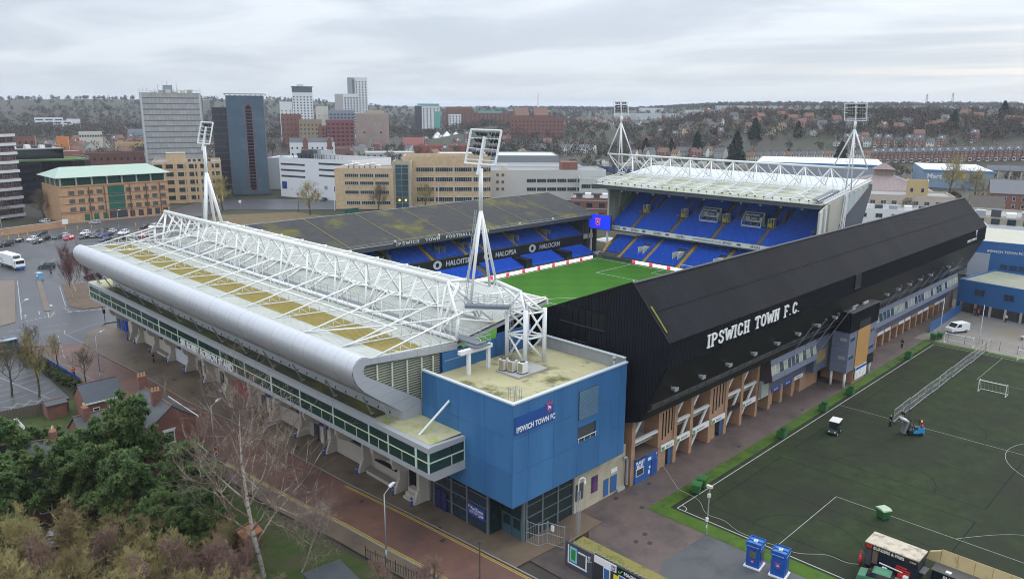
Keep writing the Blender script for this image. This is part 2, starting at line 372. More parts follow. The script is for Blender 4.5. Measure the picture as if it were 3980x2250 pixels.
strip(b, [(47.6, 190.5), (47.8, 186.8), (50.2, 184.6)], .14, z); strip(b, [(53.2, 214), (48.4, 192)], .12, z)
strip(b, [(38.2, 186), (47.4, 229)], .12, z); strip(b, [(45.2, 188.5), (43.2, 184)], .14, z); strip(b, [(44, 189), (42.9, 184)], .14, z); strip(b, [(44.9, 186.4), (42.7, 184)], .14, z); dashes(b, (37.5, 183.5), (43, 185.2), 6, .7, .3, z)
for ax, ay in ((39.2, 187), (42.2, 188.2)):
    strip(b, [(ax, ay), (ax+.6, ay+3)], .14, z); strip(b, [(ax+.2, ay+2.2), (ax+.6, ay+3.1), (ax+.9, ay+2.1)], .14, z)
strip(b, [(42.3, 170.9), (41.6, 168), (42.2, 160), (43, 157)], .12, z); dashes(b, (40.3, 168), (36.6, 150), 5, .55, .12, z); strip(b, [(42.4, 168), (47.2, 171), (52, 172)], .12, z); strip(b, [(46.4, 196), (46.1, 194)], .5, z)
b.build('road_markings', linew, kind='structure')
b = MB(); z = .012
for i in range(16):
    for Y0 in (285, 292.4): strip(b, [(58+i*3.1+(Y0-285)*.3, Y0), (59.6+i*3.1+(Y0-285)*.3, Y0+4.6)], .1, z)
for i in range(11): strip(b, [(58+i*2.8, 250), (60+i*2.8, 254.6)], .1, z)
for i in range(8): strip(b, [(62+i*2.6, 226), (64+i*2.6, 230.6)], .1, z)
b.build('parking_lines', linew, kind='structure')
# walled car park by the red brick road
sheet('small_car_park', [(14, 128), (31.5, 129.3), (31.8, 146), (31.2, 160), (14, 152)], .02, asph)
b = MB(); z = .03
strip(b, [(24, 158), (29.2, 131)], .12, z)
for i in range(9): strip(b, [(24.6+i*.55, 155-i*2.65), (31.1, 156.3-i*2.65)], .1, z)
for i in range(8): strip(b, [(23.6+i*.5, 154-i*2.65), (17.6+i*.4, 152.6-i*2.65)], .1, z)
for i in range(3): strip(b, [(23+i*1.8, 132.6), (25.2+i*1.8, 129.6)], .1, z); strip(b, [(25.2+i*1.8, 132.6), (23+i*1.8, 129.6)], .1, z)
b.build('bay_lines', linew, kind='structure')
cov = mat('iron_cover', (.045, .038, .035), .6, .2); cmesh = MB().box(-.3, -.24, 0, .3, .24, .012).mesh('drain_cover', cov)
def covers(par, pts, z):
    for x, y in pts: link('drain_cover', cmesh, par, (x, y, z), .3)
covers(bpy.data.objects['brick_road'], [(45.6, 70), (44.2, 84), (42.4, 104), (41, 121), (39.4, 139), (47, 57)], .021); covers(bpy.data.objects['stand_pavement'], [(47.6, 88), (47.3, 97), (46.2, 118), (48.2, 59), (45.4, 140), (46.4, 126)], .131)
# west side: forecourt, service road, turf
sheet('forecourt', [(51, 20), (74, 20), (74, 38), (68.2, 45.6), (205, 45.4), (205, 62), (62, 62), (62, 50), (51, 50)], .0, forecourt)
covers(bpy.data.objects['forecourt'], [(63.5, 42.6), (61.6, 42.4), (62.4, 41.2), (68.0, 46.2), (67.5, 49.6), (73.4, 49.0), (91, 46.6), (110, 46.4), (132, 46.8), (55.5, 46.0)], .003)
sheet('grey_tarmac', [(54, 12), (69, 12), (69, 37.8), (60.5, 38.3), (55.5, 36)], .008, mat('grey_tarmac', (.085, .088, .092), .55, .15, .3, col2=(.06, .062, .066), c2sc=.2))
sheet('back_yard', [(163, 20), (205, 20), (205, 47.4), (163, 47.4)], .008, mat('yard_concrete', (.19, .175, .16), .7, .2, .25, col2=(.2, .15, .08), c2sc=.08, c2lo=.5, c2hi=.7))
sheet('turf_verge', [(68.2, 45.6), (68.2, -60), (163.5, -60), (163.5, 45.4)], .02, vergem)
sheet('training_pitch', [(70.3, 43.9), (70.3, -58), (162, -58), (162, 43.9)], .034, turf)
b = MB(); z = .046
strip(b, [(70.7, 43.2), (161, 43.2)], .12, z); strip(b, [(70.7, 43.2), (70.7, -50)], .12, z); strip(b, [(161, 43.2), (161, -50)], .12, z)
strip(b, [(70.7, 31.4), (86.6, 31.4), (86.6, -9)], .06, z); strip(b, [(161, 31.4), (144.6, 31.4), (144.6, -9)], .05, z); strip(b, [(115.9, 43.2), (115.9, -40)], .06, z)
strip(b, [(115.9+9.15*cos(2*pi*i/40), 11.2+9.15*sin(2*pi*i/40)) for i in range(41)], .05, z)
strip(b, [(86.6+(7*sin(pi*i/14)), 18.5-14.6*i/14) for i in range(15)], .04, z)
strip(b, [(71.7, 43.2), (71.6, 42.7), (71.4, 42.4), (71.2, 42.25), (70.7, 42.2)], .1, z)
b.build('training_pitch_lines', linew, kind='structure')
b = MB(); z = .042; bl = mat('blue_pitch_line', (.012, .017, .022), .9, .1, spec=.05)
for c in ((74, 92), (96, 114), (118, 136)):
    strip(b, [(c[0], 41), (c[0], 18), (c[1], 18), (c[1], 41), (c[0], 41)], .1, z); strip(b, [((c[0]+c[1])/2, 41), ((c[0]+c[1])/2, 18)], .08, z)
    strip(b, [(c[0]+6*cos(i*.157), 29.5+6*sin(i*.157)) for i in range(-10, 11)], .08, z)
b.build('training_pitch_blue_lines', bl, kind='structure')
# main pitch, mown in checks
pa = mat('pitch_green_dark', (.031, .125, .002), 1, .1, .5, bump=.3, bsc=30); pb = mat('pitch_green_light', (.036, .142, .003), 1, .1, .5, bump=.3, bsc=30)
PX0, PX1, PY0, PY1 = 79.76, 181.76, 78.45, 144.18
pitch = sheet('pitch', [(74, 74), (186, 74), (186, 148), (74, 148)], .0, pa)
for i in range(18):
    for j in range(12):
        if (i+j) % 2:
            x0 = PX0+i*102/18; y0 = PY0+j*65.7/12; bb = MB(); bb.quad((x0, y0, .008), (x0+102/18, y0, .008), (x0+102/18, y0+65.7/12, .008), (x0, y0+65.7/12, .008)); bb.build('mown_square', pb, pitch)
b = MB(); z = .02; yc = 111.32
strip(b, [(PX0, PY0), (PX1, PY0), (PX1, PY1), (PX0, PY1), (PX0, PY0)], .14, z); strip(b, [(130.76, PY0), (130.76, PY1)], .12, z)
for x0, s in ((PX1, -1), (PX0, 1)):
    strip(b, [(x0, yc+20.16), (x0+s*16.5, yc+20.16), (x0+s*16.5, yc-20.16), (x0, yc-20.16)], .14, z); strip(b, [(x0, yc+9.16), (x0+s*5.5, yc+9.16), (x0+s*5.5, yc-9.16), (x0, yc-9.16)], .14, z)
    strip(b, [(x0+s*(11+9.15*cos(t*.0926)), yc+9.15*sin(t*.0926)) for t in range(-10, 11)], .12, z)
strip(b, [(130.76+9.15*cos(2*pi*i/40), yc+9.15*sin(2*pi*i/40)) for i in range(41)], .12, z)
b.build('pitch_lines', mat('pitch_line_white', (.8, .82, .8), .6, .05), pitch)
# grass bank and the road behind the Cobbold side
sheet('bank', [(118, 262), (175, 262), (168, 300), (140, 312), (122, 292)], .05, drygrass)
sheet('main_road', [(60, 313), (128, 311), (150, 325), (190, 290), (240, 240), (262, 256), (205, 330), (160, 368), (120, 330), (60, 328)], .02, asph2)
sheet('gardens', [(10, 40), (39.5, 50), (39, 58), (36.5, 78), (35.5, 100), (34.5, 128), (10, 128)], .0, grassm)
sheet('leaf_litter', [(2, 40), (27, 50), (29.6, 60), (30.4, 72), (29.5, 86), (10, 98), (2, 98)], .012, mat('leaf_litter', (.075, .06, .035), .95, .35, .8, bump=.5, bsc=9, col2=(.05, .06, .02), c2sc=.4))
# ---------------------------------------------------------------- Sir Bobby Robson stand
silver = mat('silver_cladding', (.56, .57, .59), .4, .06, .6, metal=.4)
silverd = mat('silver_cladding_flat', (.42, .44, .455), .5, .05, .6, metal=.25)
roofw = mat('white_roof_sheet', (.43, .445, .41), .6, .07, .3, col2=(.36, .37, .315), c2sc=.25, c2lo=.45, c2hi=.75)
roofy = mat('mossy_rooflight', (.235, .185, .035), .6, .14, .8, col2=(.26, .21, .07), c2sc=.6)
galroof = mat('mossy_felt', (.07, .072, .04), .9, .35, 1.2, bump=.5, bsc=3, col2=(.15, .15, .03), c2sc=.35, c2lo=.5, c2hi=.68, stretch=(1, .35, 1))
galend = mat('stained_pale_roof', (.42, .40, .25), .8, .15, .6, col2=(.30, .32, .06), c2sc=.4, c2lo=.46, c2hi=.62)
gpane = glassmat('green_tinted_glass', (.42, .66, .60), .6)
gpost = mat('pale_green_frame', (.52, .64, .56), .5, .06)
gfascia = mat('grey_fascia', (.36, .37, .38), .55, .06, .6)
brownp = mat('brown_tinted_glazing', (.035, .024, .02), .2, .2, .8)
cwall = mat('cream_concrete', (.47, .43, .37), .8, .1, .6, col2=(.3, .27, .22), c2sc=.6, c2lo=.55, c2hi=.8)
ns = thing('north_stand', 'stand with silver curved edge, white lattice roof trusses and a glazed gallery on the street', 'grandstand')
Y0, Y1 = 63.8, 154.0
# curved silver cladding, one panel each 1.2 m
prof = [(47.3, 12.5), (45.6, 13.75), (43.9, 15.0), (42.4, 16.15), (41.65, 17.0), (41.2, 17.9), (41.15, 18.7), (41.45, 19.4), (41.95, 19.82), (42.55, 19.9), (43.3, 19.62)]
def spline(P, k=4):
    o_ = []
    for i in range(len(P)-1):
        p = [V(P[max(0, min(len(P)-1, i+d))]) for d in (-1, 0, 1, 2)]
        for j in range(k):
            t_ = j/k; o_.append(tuple(.5*((2*p[1])+(p[2]-p[0])*t_+(2*p[0]-5*p[1]+4*p[2]-p[3])*t_*t_+(3*p[1]-p[0]-3*p[2]+p[3])*t_**3)))
    return o_+[P[-1]]
sprof = spline(prof); pm = MB(); n = 75; st = (Y1-Y0)/n
for a, c in zip(sprof, sprof[1:]): pm.quad((a[0], 0, a[1]), (c[0], 0, c[1]), (c[0], st-.015, c[1]), (a[0], st-.015, a[1]))
pme = pm.mesh('cladding_panel', silver, smooth=True)
for i in range(n): link('cladding_panel', pme, ns, (random.uniform(-.006, .006), Y0+i*st, 0))
MB().prism([(x+.12, z-.06) if z > 13 else (x, z) for x, z in prof[:-2]]+[(43.2, 19.25), (47.2, 18.2), (47.34, 12.5)], 'y', Y0+.5, Y1-.1).build('roof_edge_core', dgrey, ns)
MB().box(47.25, Y0, 11.35, 47.4, Y1, 12.55).build('gallery_upstand', silverd, ns)
# end trim: silver band round the gable, panel by panel
outer = [(47.3, 11.45), (47.3, 12.5)]+prof[1:]+[(44.3, 19.55), (46, 19.42), (47.7, 19.3), (49.4, 19.18), (51.1, 19.06), (52.8, 18.94), (54, 18.86), (55.2, 18.78)]
inner = [(50.1, 11.45), (50.1, 13.2), (48.6, 14.15), (46.6, 15.4), (44.6, 16.65), (43.3, 17.45), (42.75, 17.8), (42.45, 18.1), (42.4, 18.5), (42.5, 18.8), (42.7, 18.98), (43.3, 18.98), (44.3, 18.87), (46, 18.72), (47.7, 18.57), (49.4, 18.42), (51.1, 18.27), (52.8, 18.12), (54, 18.05), (55.2, 18.0)]
outer = outer[:len(inner)]
for i in range(len(inner)-1):
    a, b_, c, d = outer[i], outer[i+1], inner[i+1], inner[i]
    m_ = ((a[0]+b_[0]+c[0]+d[0])/4, (a[1]+b_[1]+c[1]+d[1])/4); sh = lambda p: (m_[0]+(p[0]-m_[0])*.985, m_[1]+(p[1]-m_[1])*.985)
    MB().prism([sh(a), sh(b_), sh(c), sh(d)], 'y', Y0-.12-.004*(i % 2), Y0+.05).build('end_trim_panel', silverd, ns)
lou = [(42.7, 18.98), (42.4, 18.5), (42.6, 17.9), (50.1, 13.2), (52.85, 13.2), (52.85, 18.1)]
MB().prism(lou, 'y', Y0+.35, Y0+.4).build('louvre_backing', mat('louvre_glass', (.17, .19, .14), .25, .3, .5, col2=(.3, .31, .16), c2sc=.3, c2lo=.5, c2hi=.7), ns)
sl = mat('louvre_slat', (.42, .43, .36), .5, .1)
for i in range(18):
    z = 13.5+i*.29; xl = 42.5 if z > 17.9 else 42.6+(17.9-z)*1.596; xr = 52.8 if z < 18.1 else 52.8-(z-18.1)/.09*1.0
    MB().box(max(42.5, xl), Y0+.12, z, max(xl+.3, xr), Y0+.3, z+.05).build('louvre_slat', sl, ns)
for x, zl in ((44.2, 16.95), (46.1, 15.75), (48.1, 14.5), (50.1, 13.25), (51.7, 13.25)): MB().box(x-.09, Y0+.0, zl, x+.09, Y0+.1, 18.75-(x-43.3)*.09).build('louvre_post', mat('louvre_post', (.55, .54, .42), .6, .1), ns)
# roof sheets bay by bay
def rz(x): return 19.55-.062*(x-43) if x < 55.3 else 18.79+(x-55.3)*.155
ends = [154.0, 152.6, 145.5, 138.0, 130.5, 123.0, 115.3, 107.7, 100.0, 92.4, 84.7, 77.0, 69.2, 63.9]
for ya, yb in zip(ends[1:], ends):
    for x0, x1, m in ((43.0, 45.95, roofw), (45.96, 50.7, roofy), (50.71, 55.2, roofw), (56.9, 70.5, roofw)):
        b = MB(); ribbed(b, (x0, ya+.02, rz(x0)), (x0, yb-.02, rz(x0)), (x1, ya+.02, rz(x1)), .45, .05, (0, 0, 1)); b.build('roof_sheet', m, ns)
MB().prism([(43, 19.3), (55.3, 18.55), (70.5, 20.9), (70.5, 20.6), (55.3, 18.2), (43, 18.9)], 'y', Y0+.02, Y1).build('roof_deck', silverd, ns)
MB().box(70.4, Y0, 20.5, 70.7, Y1, 21.25).build('roof_front_fascia', whited, ns)
walk = mat('walkway_grating', (.16, .18, .20), .6, .12)
MB().box(55.4, 60.6, 18.95, 56.7, Y1-2, 19.2).build('roof_walkway', walk, ns)
for X0 in (56.75,):
    b = MB()
    for h in (.55, 1.05): b.tube((X0, 60.6, 19.2+h), (X0, Y1-2, 19.2+h), .03, 4)
    for i in range(48): b.tube((X0, 60.6+i*1.93, 19.2), (X0, 60.6+i*1.93, 20.25), .03, 4)
    b.build('walkway_handrail', greysteel, ns)
# triangular main truss
AP = (58.0, 24.65); NC = (55.2, 19.1); FCx = (61.2, 20.0)
MB().tube((AP[0], 68.6, AP[1]), (AP[0], 153.4, AP[1]), .34, 12).build('top_chord', whited, ns, smooth=True)
MB().tube((NC[0], 63.7, NC[1]), (NC[0], 152.4, NC[1]), .26, 10).build('bottom_chord', whited, ns, smooth=True)
MB().tube((FCx[0], 63.7, FCx[1]), (FCx[0], 152.4, FCx[1]), .22, 10).build('bottom_chord', whited, ns, smooth=True)
nodes = [149.0-7.46*k for k in range(12)]
for i, y in enumerate(nodes):
    A = (AP[0], y-.3, AP[1]); A2 = (AP[0], y-7.46-.3 if i < 11 else 68.9, AP[1])
    MB().tube((NC[0], y, NC[1]), A, .19, 8).build('truss_post', whited, ns, smooth=True)
    MB().tube((NC[0], y, NC[1]), (A2[0], A2[1]+3.7 if i < 11 else 68.9, A2[2]), .12, 6).build('truss_brace', whited, ns, smooth=True)
    MB().tube((NC[0], y, NC[1]), (A[0], min(153.2, y+3.6), A[2]), .12, 6).build('truss_brace', whited, ns, smooth=True)
    MB().tube((FCx[0], y, FCx[1]), A, .15, 6).build('truss_post', whited, ns, smooth=True)
    MB().tube((FCx[0], y, FCx[1]), (A2[0], A2[1]+3.7 if i < 11 else 68.9, A2[2]), .1, 6).build('truss_brace', whited, ns, smooth=True)
    MB().tube((NC[0], y, NC[1]), (FCx[0], y+3.7, FCx[1]), .09, 6).build('truss_tie', whited, ns, smooth=True)
for p, q_, r in (((55.2, 63.8, 19.1), (55.4, 63.8, 21.5), .2), ((55.4, 63.8, 21.5), (58, 68.6, 24.65), .17), ((61.2, 63.8, 20), (58, 68.6, 24.65), .17), ((55.4, 63.8, 21.5), (61.2, 63.8, 20), .13), ((55.2, 67.4, 19.1), (58, 68.6, 24.65), .16),
                 ((55.2, 152.4, 19.1), (55.4, 152.6, 21.5), .2), ((55.4, 152.6, 21.5), (58, 153.2, 24.65), .17), ((61.2, 152.4, 20), (58, 153.2, 24.65), .17), ((55.2, 149, 19.1), (58, 153, 24.65), .16), ((61.2, 152.4, 20), (61.2, 156.5, 21.8), .15), ((55.4, 152.6, 21.5), (52.5, 154.5, 20.2), .14)):
    MB().tube(p, q_, r, 8).build('truss_end_member', whited, ns, smooth=True)
# rafters
rk = [152.6, 145.5, 138.0, 130.5, 123.0, 115.3, 107.7, 100.0, 92.4, 84.7, 77.0, 69.2, 63.9]
def top(x): return 19.45+(x-43.4)*.205
for y in rk:
    b = MB(); b.tube((43.3, y, top(43.3)), (56.2, y, top(56.2)), .11, 6); b.bar((43.3, y, rz(43.3)+.1), (55.2, y, rz(55.2)+.12), .12, .14)
    for k in range(7):
        x = 45.9+k*1.4; b.tube((x, y, rz(x)+.1), (x, y, top(x)), .05, 5)
        if k < 6: b.tube((x, y, top(x)), (x+1.4, y, rz(x+1.4)+.1), .045, 5)
    b.build('rafter', whited, ns, smooth=True)
    b = MB(); b.tube((56.2, y, top(56.2)), (70.3, y, 21.5), .1, 6); b.bar((57, y, rz(57)+.12), (70.3, y, rz(70.3)+.12), .1, .12)
    for k in range(6): x = 59+k*2; b.tube((x, y, rz(x)+.1), (x, y, top(56.2)+(x-56.2)/14.1*(21.5-top(56.2))), .045, 5)
    b.build('rafter', whited, ns, smooth=True)
MB().tube((49.5, 67.4, 20.75), (49.5, 148.6, 20.75), .11, 6).build('longitudinal_tie', whited, ns, smooth=True)
MB().tube((64.5, 66, 21.9), (64.5, 152, 21.9), .09, 6).build('longitudinal_tie', whited, ns, smooth=True)
for i, (ya, yb) in enumerate(zip(rk, rk[1:])):
    ym = (ya+yb)/2
    MB().tube((55.6, ya, top(55.6)), (AP[0]-1.3, ym, 22.2), .08, 6).build('rafter_brace', whited, ns, smooth=True)
    MB().tube((55.6, yb, top(55.6)), (AP[0]-1.3, ym, 22.2), .08, 6).build('rafter_brace', whited, ns, smooth=True)
for y0_, y1_ in ((69.2, 77), (63.9, 69.2), (145.5, 152.6), (138, 145.5)):
    MB().tube((43.4, y1_, 19.6), (49.5, y0_ if y0_ > 66 else 67.4, 20.75), .1, 6).build('wind_brace', whited, ns, smooth=True)
    MB().tube((55.2, y0_, 21.7), (49.5, y1_, 20.75), .1, 6).build('wind_brace', whited, ns, smooth=True)
# gallery
GX, GY0, GY1 = 44.9, 56.4, 160.5
MB().prism([(44.9, 8.62), (44.9, 8.05), (45.6, 7.6), (50.8, 7.6), (50.8, 8.62)], 'y', GY0, GY1).build('gallery_floor', gfascia, ns)
MB().box(44.95, GY0+.05, 8.625, 50.7, GY1-.05, 8.66).build('gallery_carpet', mat('gallery_carpet', (.16, .25, .26), .8, .2), ns)
MB().prism([(44.85, 10.85), (44.85, 11.45), (45.35, 11.55), (50.6, 11.3), (50.6, 10.85)], 'y', GY0-.05, GY1).build('gallery_roof', gfascia, ns)
sheet('t', [(45.4, 66.5), (47.24, 66.5), (47.24, 152), (45.4, 152)], 11.575, galroof, kind=None).name = 'roof_moss'
bpy.data.objects['roof_moss'].parent = ns
o = sheet('roof_felt', [(45.4, 56.8), (49.75, 56.8), (49.75, 66.45), (45.4, 66.45)], 11.57, galend, kind=None); o.parent = ns
o = sheet('roof_felt', [(45.4, 152.05), (50, 152.05), (50, 160.2), (45.4, 160.2)], 11.57, galend, kind=None); o.parent = ns
MB().box(49.9, 64, 8.66, 50.1, GY1, 10.85).build('gallery_back_wall', mat('gallery_wall', (.42, .44, .38), .8, .25, .4), ns)
mull = [160.3, 154.6, 148.3, 140.8, 133.6, 126.0, 118.5, 111.0, 103.6, 96.2, 88.8, 81.6, 74.1, 66.9, 63.3, 58.5, 56.5]
for i, y in enumerate(mull):
    MB().box(44.86, y-(.07 if i % 5 else .16), 8.63, 45.02, y+(.07 if i % 5 else .16), 10.85).build('gallery_mullion', gpost, ns)
    if i == len(mull)-1: break
    yn = mull[i+1]; k = 3 if y-yn > 5 else 2 if y-yn > 3 else 1
    MB().box(44.87, yn+.08, 9.72, 45.0, y-.08, 9.82).build('gallery_rail', mat('pale_rail', (.62, .68, .50), .5, .06), ns)
    for j in range(k):
        a, c = yn+.1+(y-yn-.2)*j/k, yn+.1+(y-yn-.2)*(j+1)/k
        MB().box(44.92, a+.02, 9.85, 44.95, c-.02, 10.84).build('glass_pane', gpane, ns); MB().box(44.92, a+.02, 8.64, 44.95, c-.02, 9.69).build('glass_pane', gpane, ns)
        if j: MB().box(44.87, a-.025, 8.64, 44.98, a+.025, 9.7).build('gallery_post', gpost, ns)
for x0, x1 in ((45.0, 47.9), (48.0, 49.7)):
    MB().box(x0, 56.44, 9.85, x1, 56.47, 10.84).build('glass_pane', gpane, ns); MB().box(x0, 56.44, 8.64, x1, 56.47, 9.69).build('glass_pane', gpane, ns)
MB().box(45.0, 56.4, 9.7, 49.78, 56.5, 9.84).build('gallery_rail', gpost, ns); MB().box(47.9, 56.4, 8.64, 48.0, 56.5, 9.7).build('gallery_post', gpost, ns); MB().box(49.66, 56.4, 8.64, 49.78, 56.52, 10.85).build('gallery_mullion', gpost, ns)
MB().box(45.3, 62, 8.66, 49.5, 62.1, 10.8).build('office_partition', cream, ns); MB().box(46, 58, 8.7, 47.4, 60, 9.5).build('desk', white, ns)
MB().box(45.0, 57.6, 8.7, 45.06, 63.2, 9.65).build('patterned_blind', mat('dark_pattern', (.03, .035, .04), .5, .8, 3, col2=(.3, .32, .33), c2sc=3.5, c2lo=.6, c2hi=.63), ns)
MB().box(45.3, 111.4, 9.1, 45.5, 112.6, 10.5).build('red_poster', mat('red_poster', (.32, .04, .04), .5, .1), ns)
for i in range(12): link('notice', MB().box(45.05, 0, 0, 45.07, .4, .5).mesh('notice', white), ns, (0, 70+i*7.1+random.uniform(-1, 1), 9.95))
text('SIR BOBBY ROBSON STAND', 1.42, white, ns, (44.78, 117.3, 8.66), (0, -1, 0), bold=.028, squeeze=1.0, ext=.1, name='sign_lettering')
# struts from gallery roof to the curved edge
for y in rng(13, 67.7, 7.45)+[64.1, 158.3]:
    MB().tube((46.0, y, 11.5), (44.4, y-.6 if y < 150 else y-3, 14.2), .09, 6).build('edge_strut', greysteel, ns); MB().box(45.8, y-.15, 11.55, 46.2, y+.15, 11.7).build('strut_foot', greysteel, ns)
MB().tube((46.2, 59.6, 11.5), (49.75, 58.8, 14.6), .13, 8).build('end_strut', white, ns)
b = MB()
for i in range(40): y = 66+i*2.2; b.box(47.15, y, 11.75, 47.25, y+.12, 12.0)
b.build('upstand_fixings', galroof, ns, kind='stuff')
# ground floor of the street front: fins, walls, doors
cols = [64.9, 68.6]+rng(12, 76.1, 7.5)[:11]+[154.8]
for y in cols:
    b = MB(); b.prism([(50.0, .13), (51.2, .13), (51.2, 7.6), (46.3, 7.6), (46.3, 6.4), (46.6, 5.7), (48.0, 4.9), (50.0, 4.9)], 'y', y-.22, y+.22); b.build('concrete_fin', cwall, ns)
    MB().prism([(49.3, .13), (50.0, .13), (50.0, 1.7), (49.85, 1.7)], 'y', y-.2, y+.2).build('fin_buttress', cwall, ns)
MB().box(51.2, 64.5, .13, 51.6, 160.5, 8.6).build('street_wall', cwall, ns)
door = mat('door_white', (.55, .53, .49), .6, .08); purple = mat('purple_sign', (.05, .05, .2), .5, .1)
kinds = ['ban', 'poster', 'doorglass', 'door', 'glass', 'door', 'red', 'step', 'door2', 'glassw', 'bench', 'glass', 'step']
for i, (ya, yb) in enumerate(zip(cols, cols[1:])):
    k = kinds[i]; a, c = ya+.3, yb-.3
    if k in ('glass', 'doorglass', 'glassw', 'red', 'bench'):
        MB().box(50.9, a, 3.0 if k != 'bench' else 2.4, 51.0, c if k != 'doorglass' else c-2.2, 6.9).build('brown_glazing', brownp, ns)
        MB().box(50.7, a, 2.7, 50.95, c if k != 'doorglass' else c-2.2, 2.95).build('glazing_sill', dgrey, ns)
        MB().box(50.75, a, .2, 50.9, c, 2.7).build('panel', {'red': mat('red_hoarding', (.26, .045, .05), .6, .12), 'glassw': mat('white_panel', (.6, .6, .66), .5, .1)}.get(k, cwall), ns)
    if k in ('door', 'door2', 'doorglass'):
        d0 = c-2.4 if k == 'doorglass' else a+.9
        for j in range(3): MB().box(50.78, d0+j*.85, .15, 50.88, d0+j*.85+.75, 2.6).build('door', (door, dgrey, door)[j], ns)
        MB().box(50.7, d0-.1, 2.65, 50.86, d0+2.7, 3.0).build('door_sign', purple, ns)
        MB().box(51.0, a, 3.2, 51.1, c, 7).build('panel', brownp if k == 'door' else cwall, ns)
        if k != 'doorglass': MB().box(50.85, a+4.2, .15, 50.95, a+5.2, 2.4).build('door', dgrey, ns)
    if k == 'poster':
        o = MB().box(50.8, 70.2, 1.85, 50.95, 74.6, 5.4).build('poster', black, ns)
        for s_, z, h in (("There's only one", 3.1, .42), ('BOBBY ROBSON', 2.55, .5)): text(s_, h, white, ns, (50.78, 74.2, z), (0, -1, 0), name='poster_lettering', bold=.01, ext=.02, squeeze=.9)
        b = MB()
        for j in range(5): b.bar((50.78, 71.0-j*.13, 2.0), (50.78, 70.7-j*.1, 3.3), .03, .06)
        b.build('poster_figure', white, ns)
    if k in ('poster', 'bench'):
        MB().box(50.0, a+.5, .13, 50.8, c-.4, .62).build('bench_base', cwall, ns); MB().box(49.9, a+.4, .62, 50.75, c-.3, .72).build('bench_top', mat('bench_top', (.24, .2, .17), .8, .1), ns)
    if k in ('step', 'ban'):
        for j in range(3): MB().box(49.5+.4*j, a+.2, .13, 51.2, min(c, a+2), .4+.42*j+.003*j).build('step', cwall, ns)
        MB().box(51.0, (a+c)/2, .2, 51.12, (a+c)/2+1.1, 6.8 if k == 'ban' else 2.4).build('banner' if k == 'ban' else 'door', black if k == 'ban' else dgrey, ns)
MB().box(50.7, 160.6, .13, 51.3, 165.6, 4.6).build('ticket_wall', mat('bright_blue', (.02, .09, .5), .5, .08), ns)
for y in (161.2, 163.6): MB().box(50.62, y, .3, 50.72, y+1.5, 3.1).build('ticket_door', mat('dark_glazing', (.03, .035, .05), .2, .2), ns)
text('TICKET OFFICE', .5, white, ns, (50.68, 165.2, 3.75), (0, -1, 0), name='ticket_lettering', ext=.02)
MB().box(50.4, 146.6, 5.4, 50.6, 148.4, 5.55).build('lit_tube', mat('lit_yellow_tube', (1, .8, .2), .5, 0, emit=3), ns)
# body behind: seating rake and back wall
MB().prism([(51.7, 12.0), (53, 18.0), (56, 18.2), (77.5, 1.2), (77.5, 0), (51.7, 0)], 'y', 64.2, 153.8).build('stand_body', clubblue, ns)
for y in rng(6, 70, 15): MB().box(53.5, y, 15, 54.2, y+.6, 18.6).build('rear_column', white, ns)
# ---------------------------------------------------------------- blue corner block
bluepan = mat('blue_cladding', (.040, .140, .315), .5, .09, .35, stretch=(1, 1, .35), col2=(.052, .175, .36), c2sc=.12, c2lo=.4, c2hi=.7)
BP = [bluepan]+[mat('blue_cladding_%d' % i, (.040*k, .140*k, .315*k), .5, .1, .3, stretch=(1.5, 1.5, .2), col2=(.055*k, .18*k, .35*k), c2sc=.3, c2lo=.42, c2hi=.75) for i, k in enumerate((.93, 1.05, .98))]
bb = thing('corner_block', 'blue clad corner building with a stained flat roof and glazed ground floor', 'building')
MB().box(49.95, 49.45, 5.75, 68.15, 63.6, 15.6).build('block_core', dgrey, bb)
def panels(fix, lo, hi, zs, cuts, axis, sgn, holes=()):
    for a, c in zip(cuts, cuts[1:]):
        for z0, z1 in zip(zs, zs[1:]):
            segs = [(a, c, z0, z1)]
            for h in holes:
                ns_ = []
                for s0, s1, t0, t1 in segs:
                    if h[0] >= s1 or h[1] <= s0 or h[2] >= t1 or h[3] <= t0: ns_.append((s0, s1, t0, t1)); continue
                    if t0 < h[2]: ns_.append((s0, s1, t0, h[2]))
                    if t1 > h[3]: ns_.append((s0, s1, h[3], t1))
                    if s0 < h[0]: ns_.append((s0, h[0], max(t0, h[2]), min(t1, h[3])))
                    if s1 > h[1]: ns_.append((h[1], s1, max(t0, h[2]), min(t1, h[3])))
                segs = ns_
            for s0, s1, t0, t1 in segs:
                g = .012; j = random.uniform(0, .004)
                if axis == 'x': MB().box(s0+g, fix-j, t0+g, s1-g, fix+.14, t1-g).build('cladding_panel', random.choice(BP), bb)
                else: MB().box(fix-j, s0+g, t0+g, fix+.14, s1-g, t1-g).build('cladding_panel', random.choice(BP), bb)
zs = [5.7, 9.4, 13.1, 16.75]
panels(49.3, 0, 0, zs, [49.8, 52.0, 55.8, 59.7, 63.5, 67.0, 68.2], 'x', -1, holes=[(59.75, 62.85, 9.6, 11.35)])
panels(49.8, 0, 0, zs, [49.44, 53.4, 57.4, 61.0, 63.5], 'y', -1)
MB().box(49.9, 49.4, 5.6, 68.1, 63.5, 5.74).build('overhang_soffit', dgrey, bb)
coping = mat('pale_coping', (.50, .54, .58), .45, .06)
for nm, x0, y0, x1, y1 in (('c', 49.72, 49.22, 68.3, 49.62), ('c', 49.72, 49.63, 50.12, 63.4)): MB().box(x0, y0, 16.76, x1, y1, 16.93).build('parapet_coping', coping, bb)
MB().box(50.0, 49.5, 15.6, 68.15, 63.55, 15.75).build('flat_roof', mat('stained_felt_roof', (.42, .38, .22), .75, .2, .25, col2=(.12, .12, .04), c2sc=.28, c2lo=.5, c2hi=.62), bb)
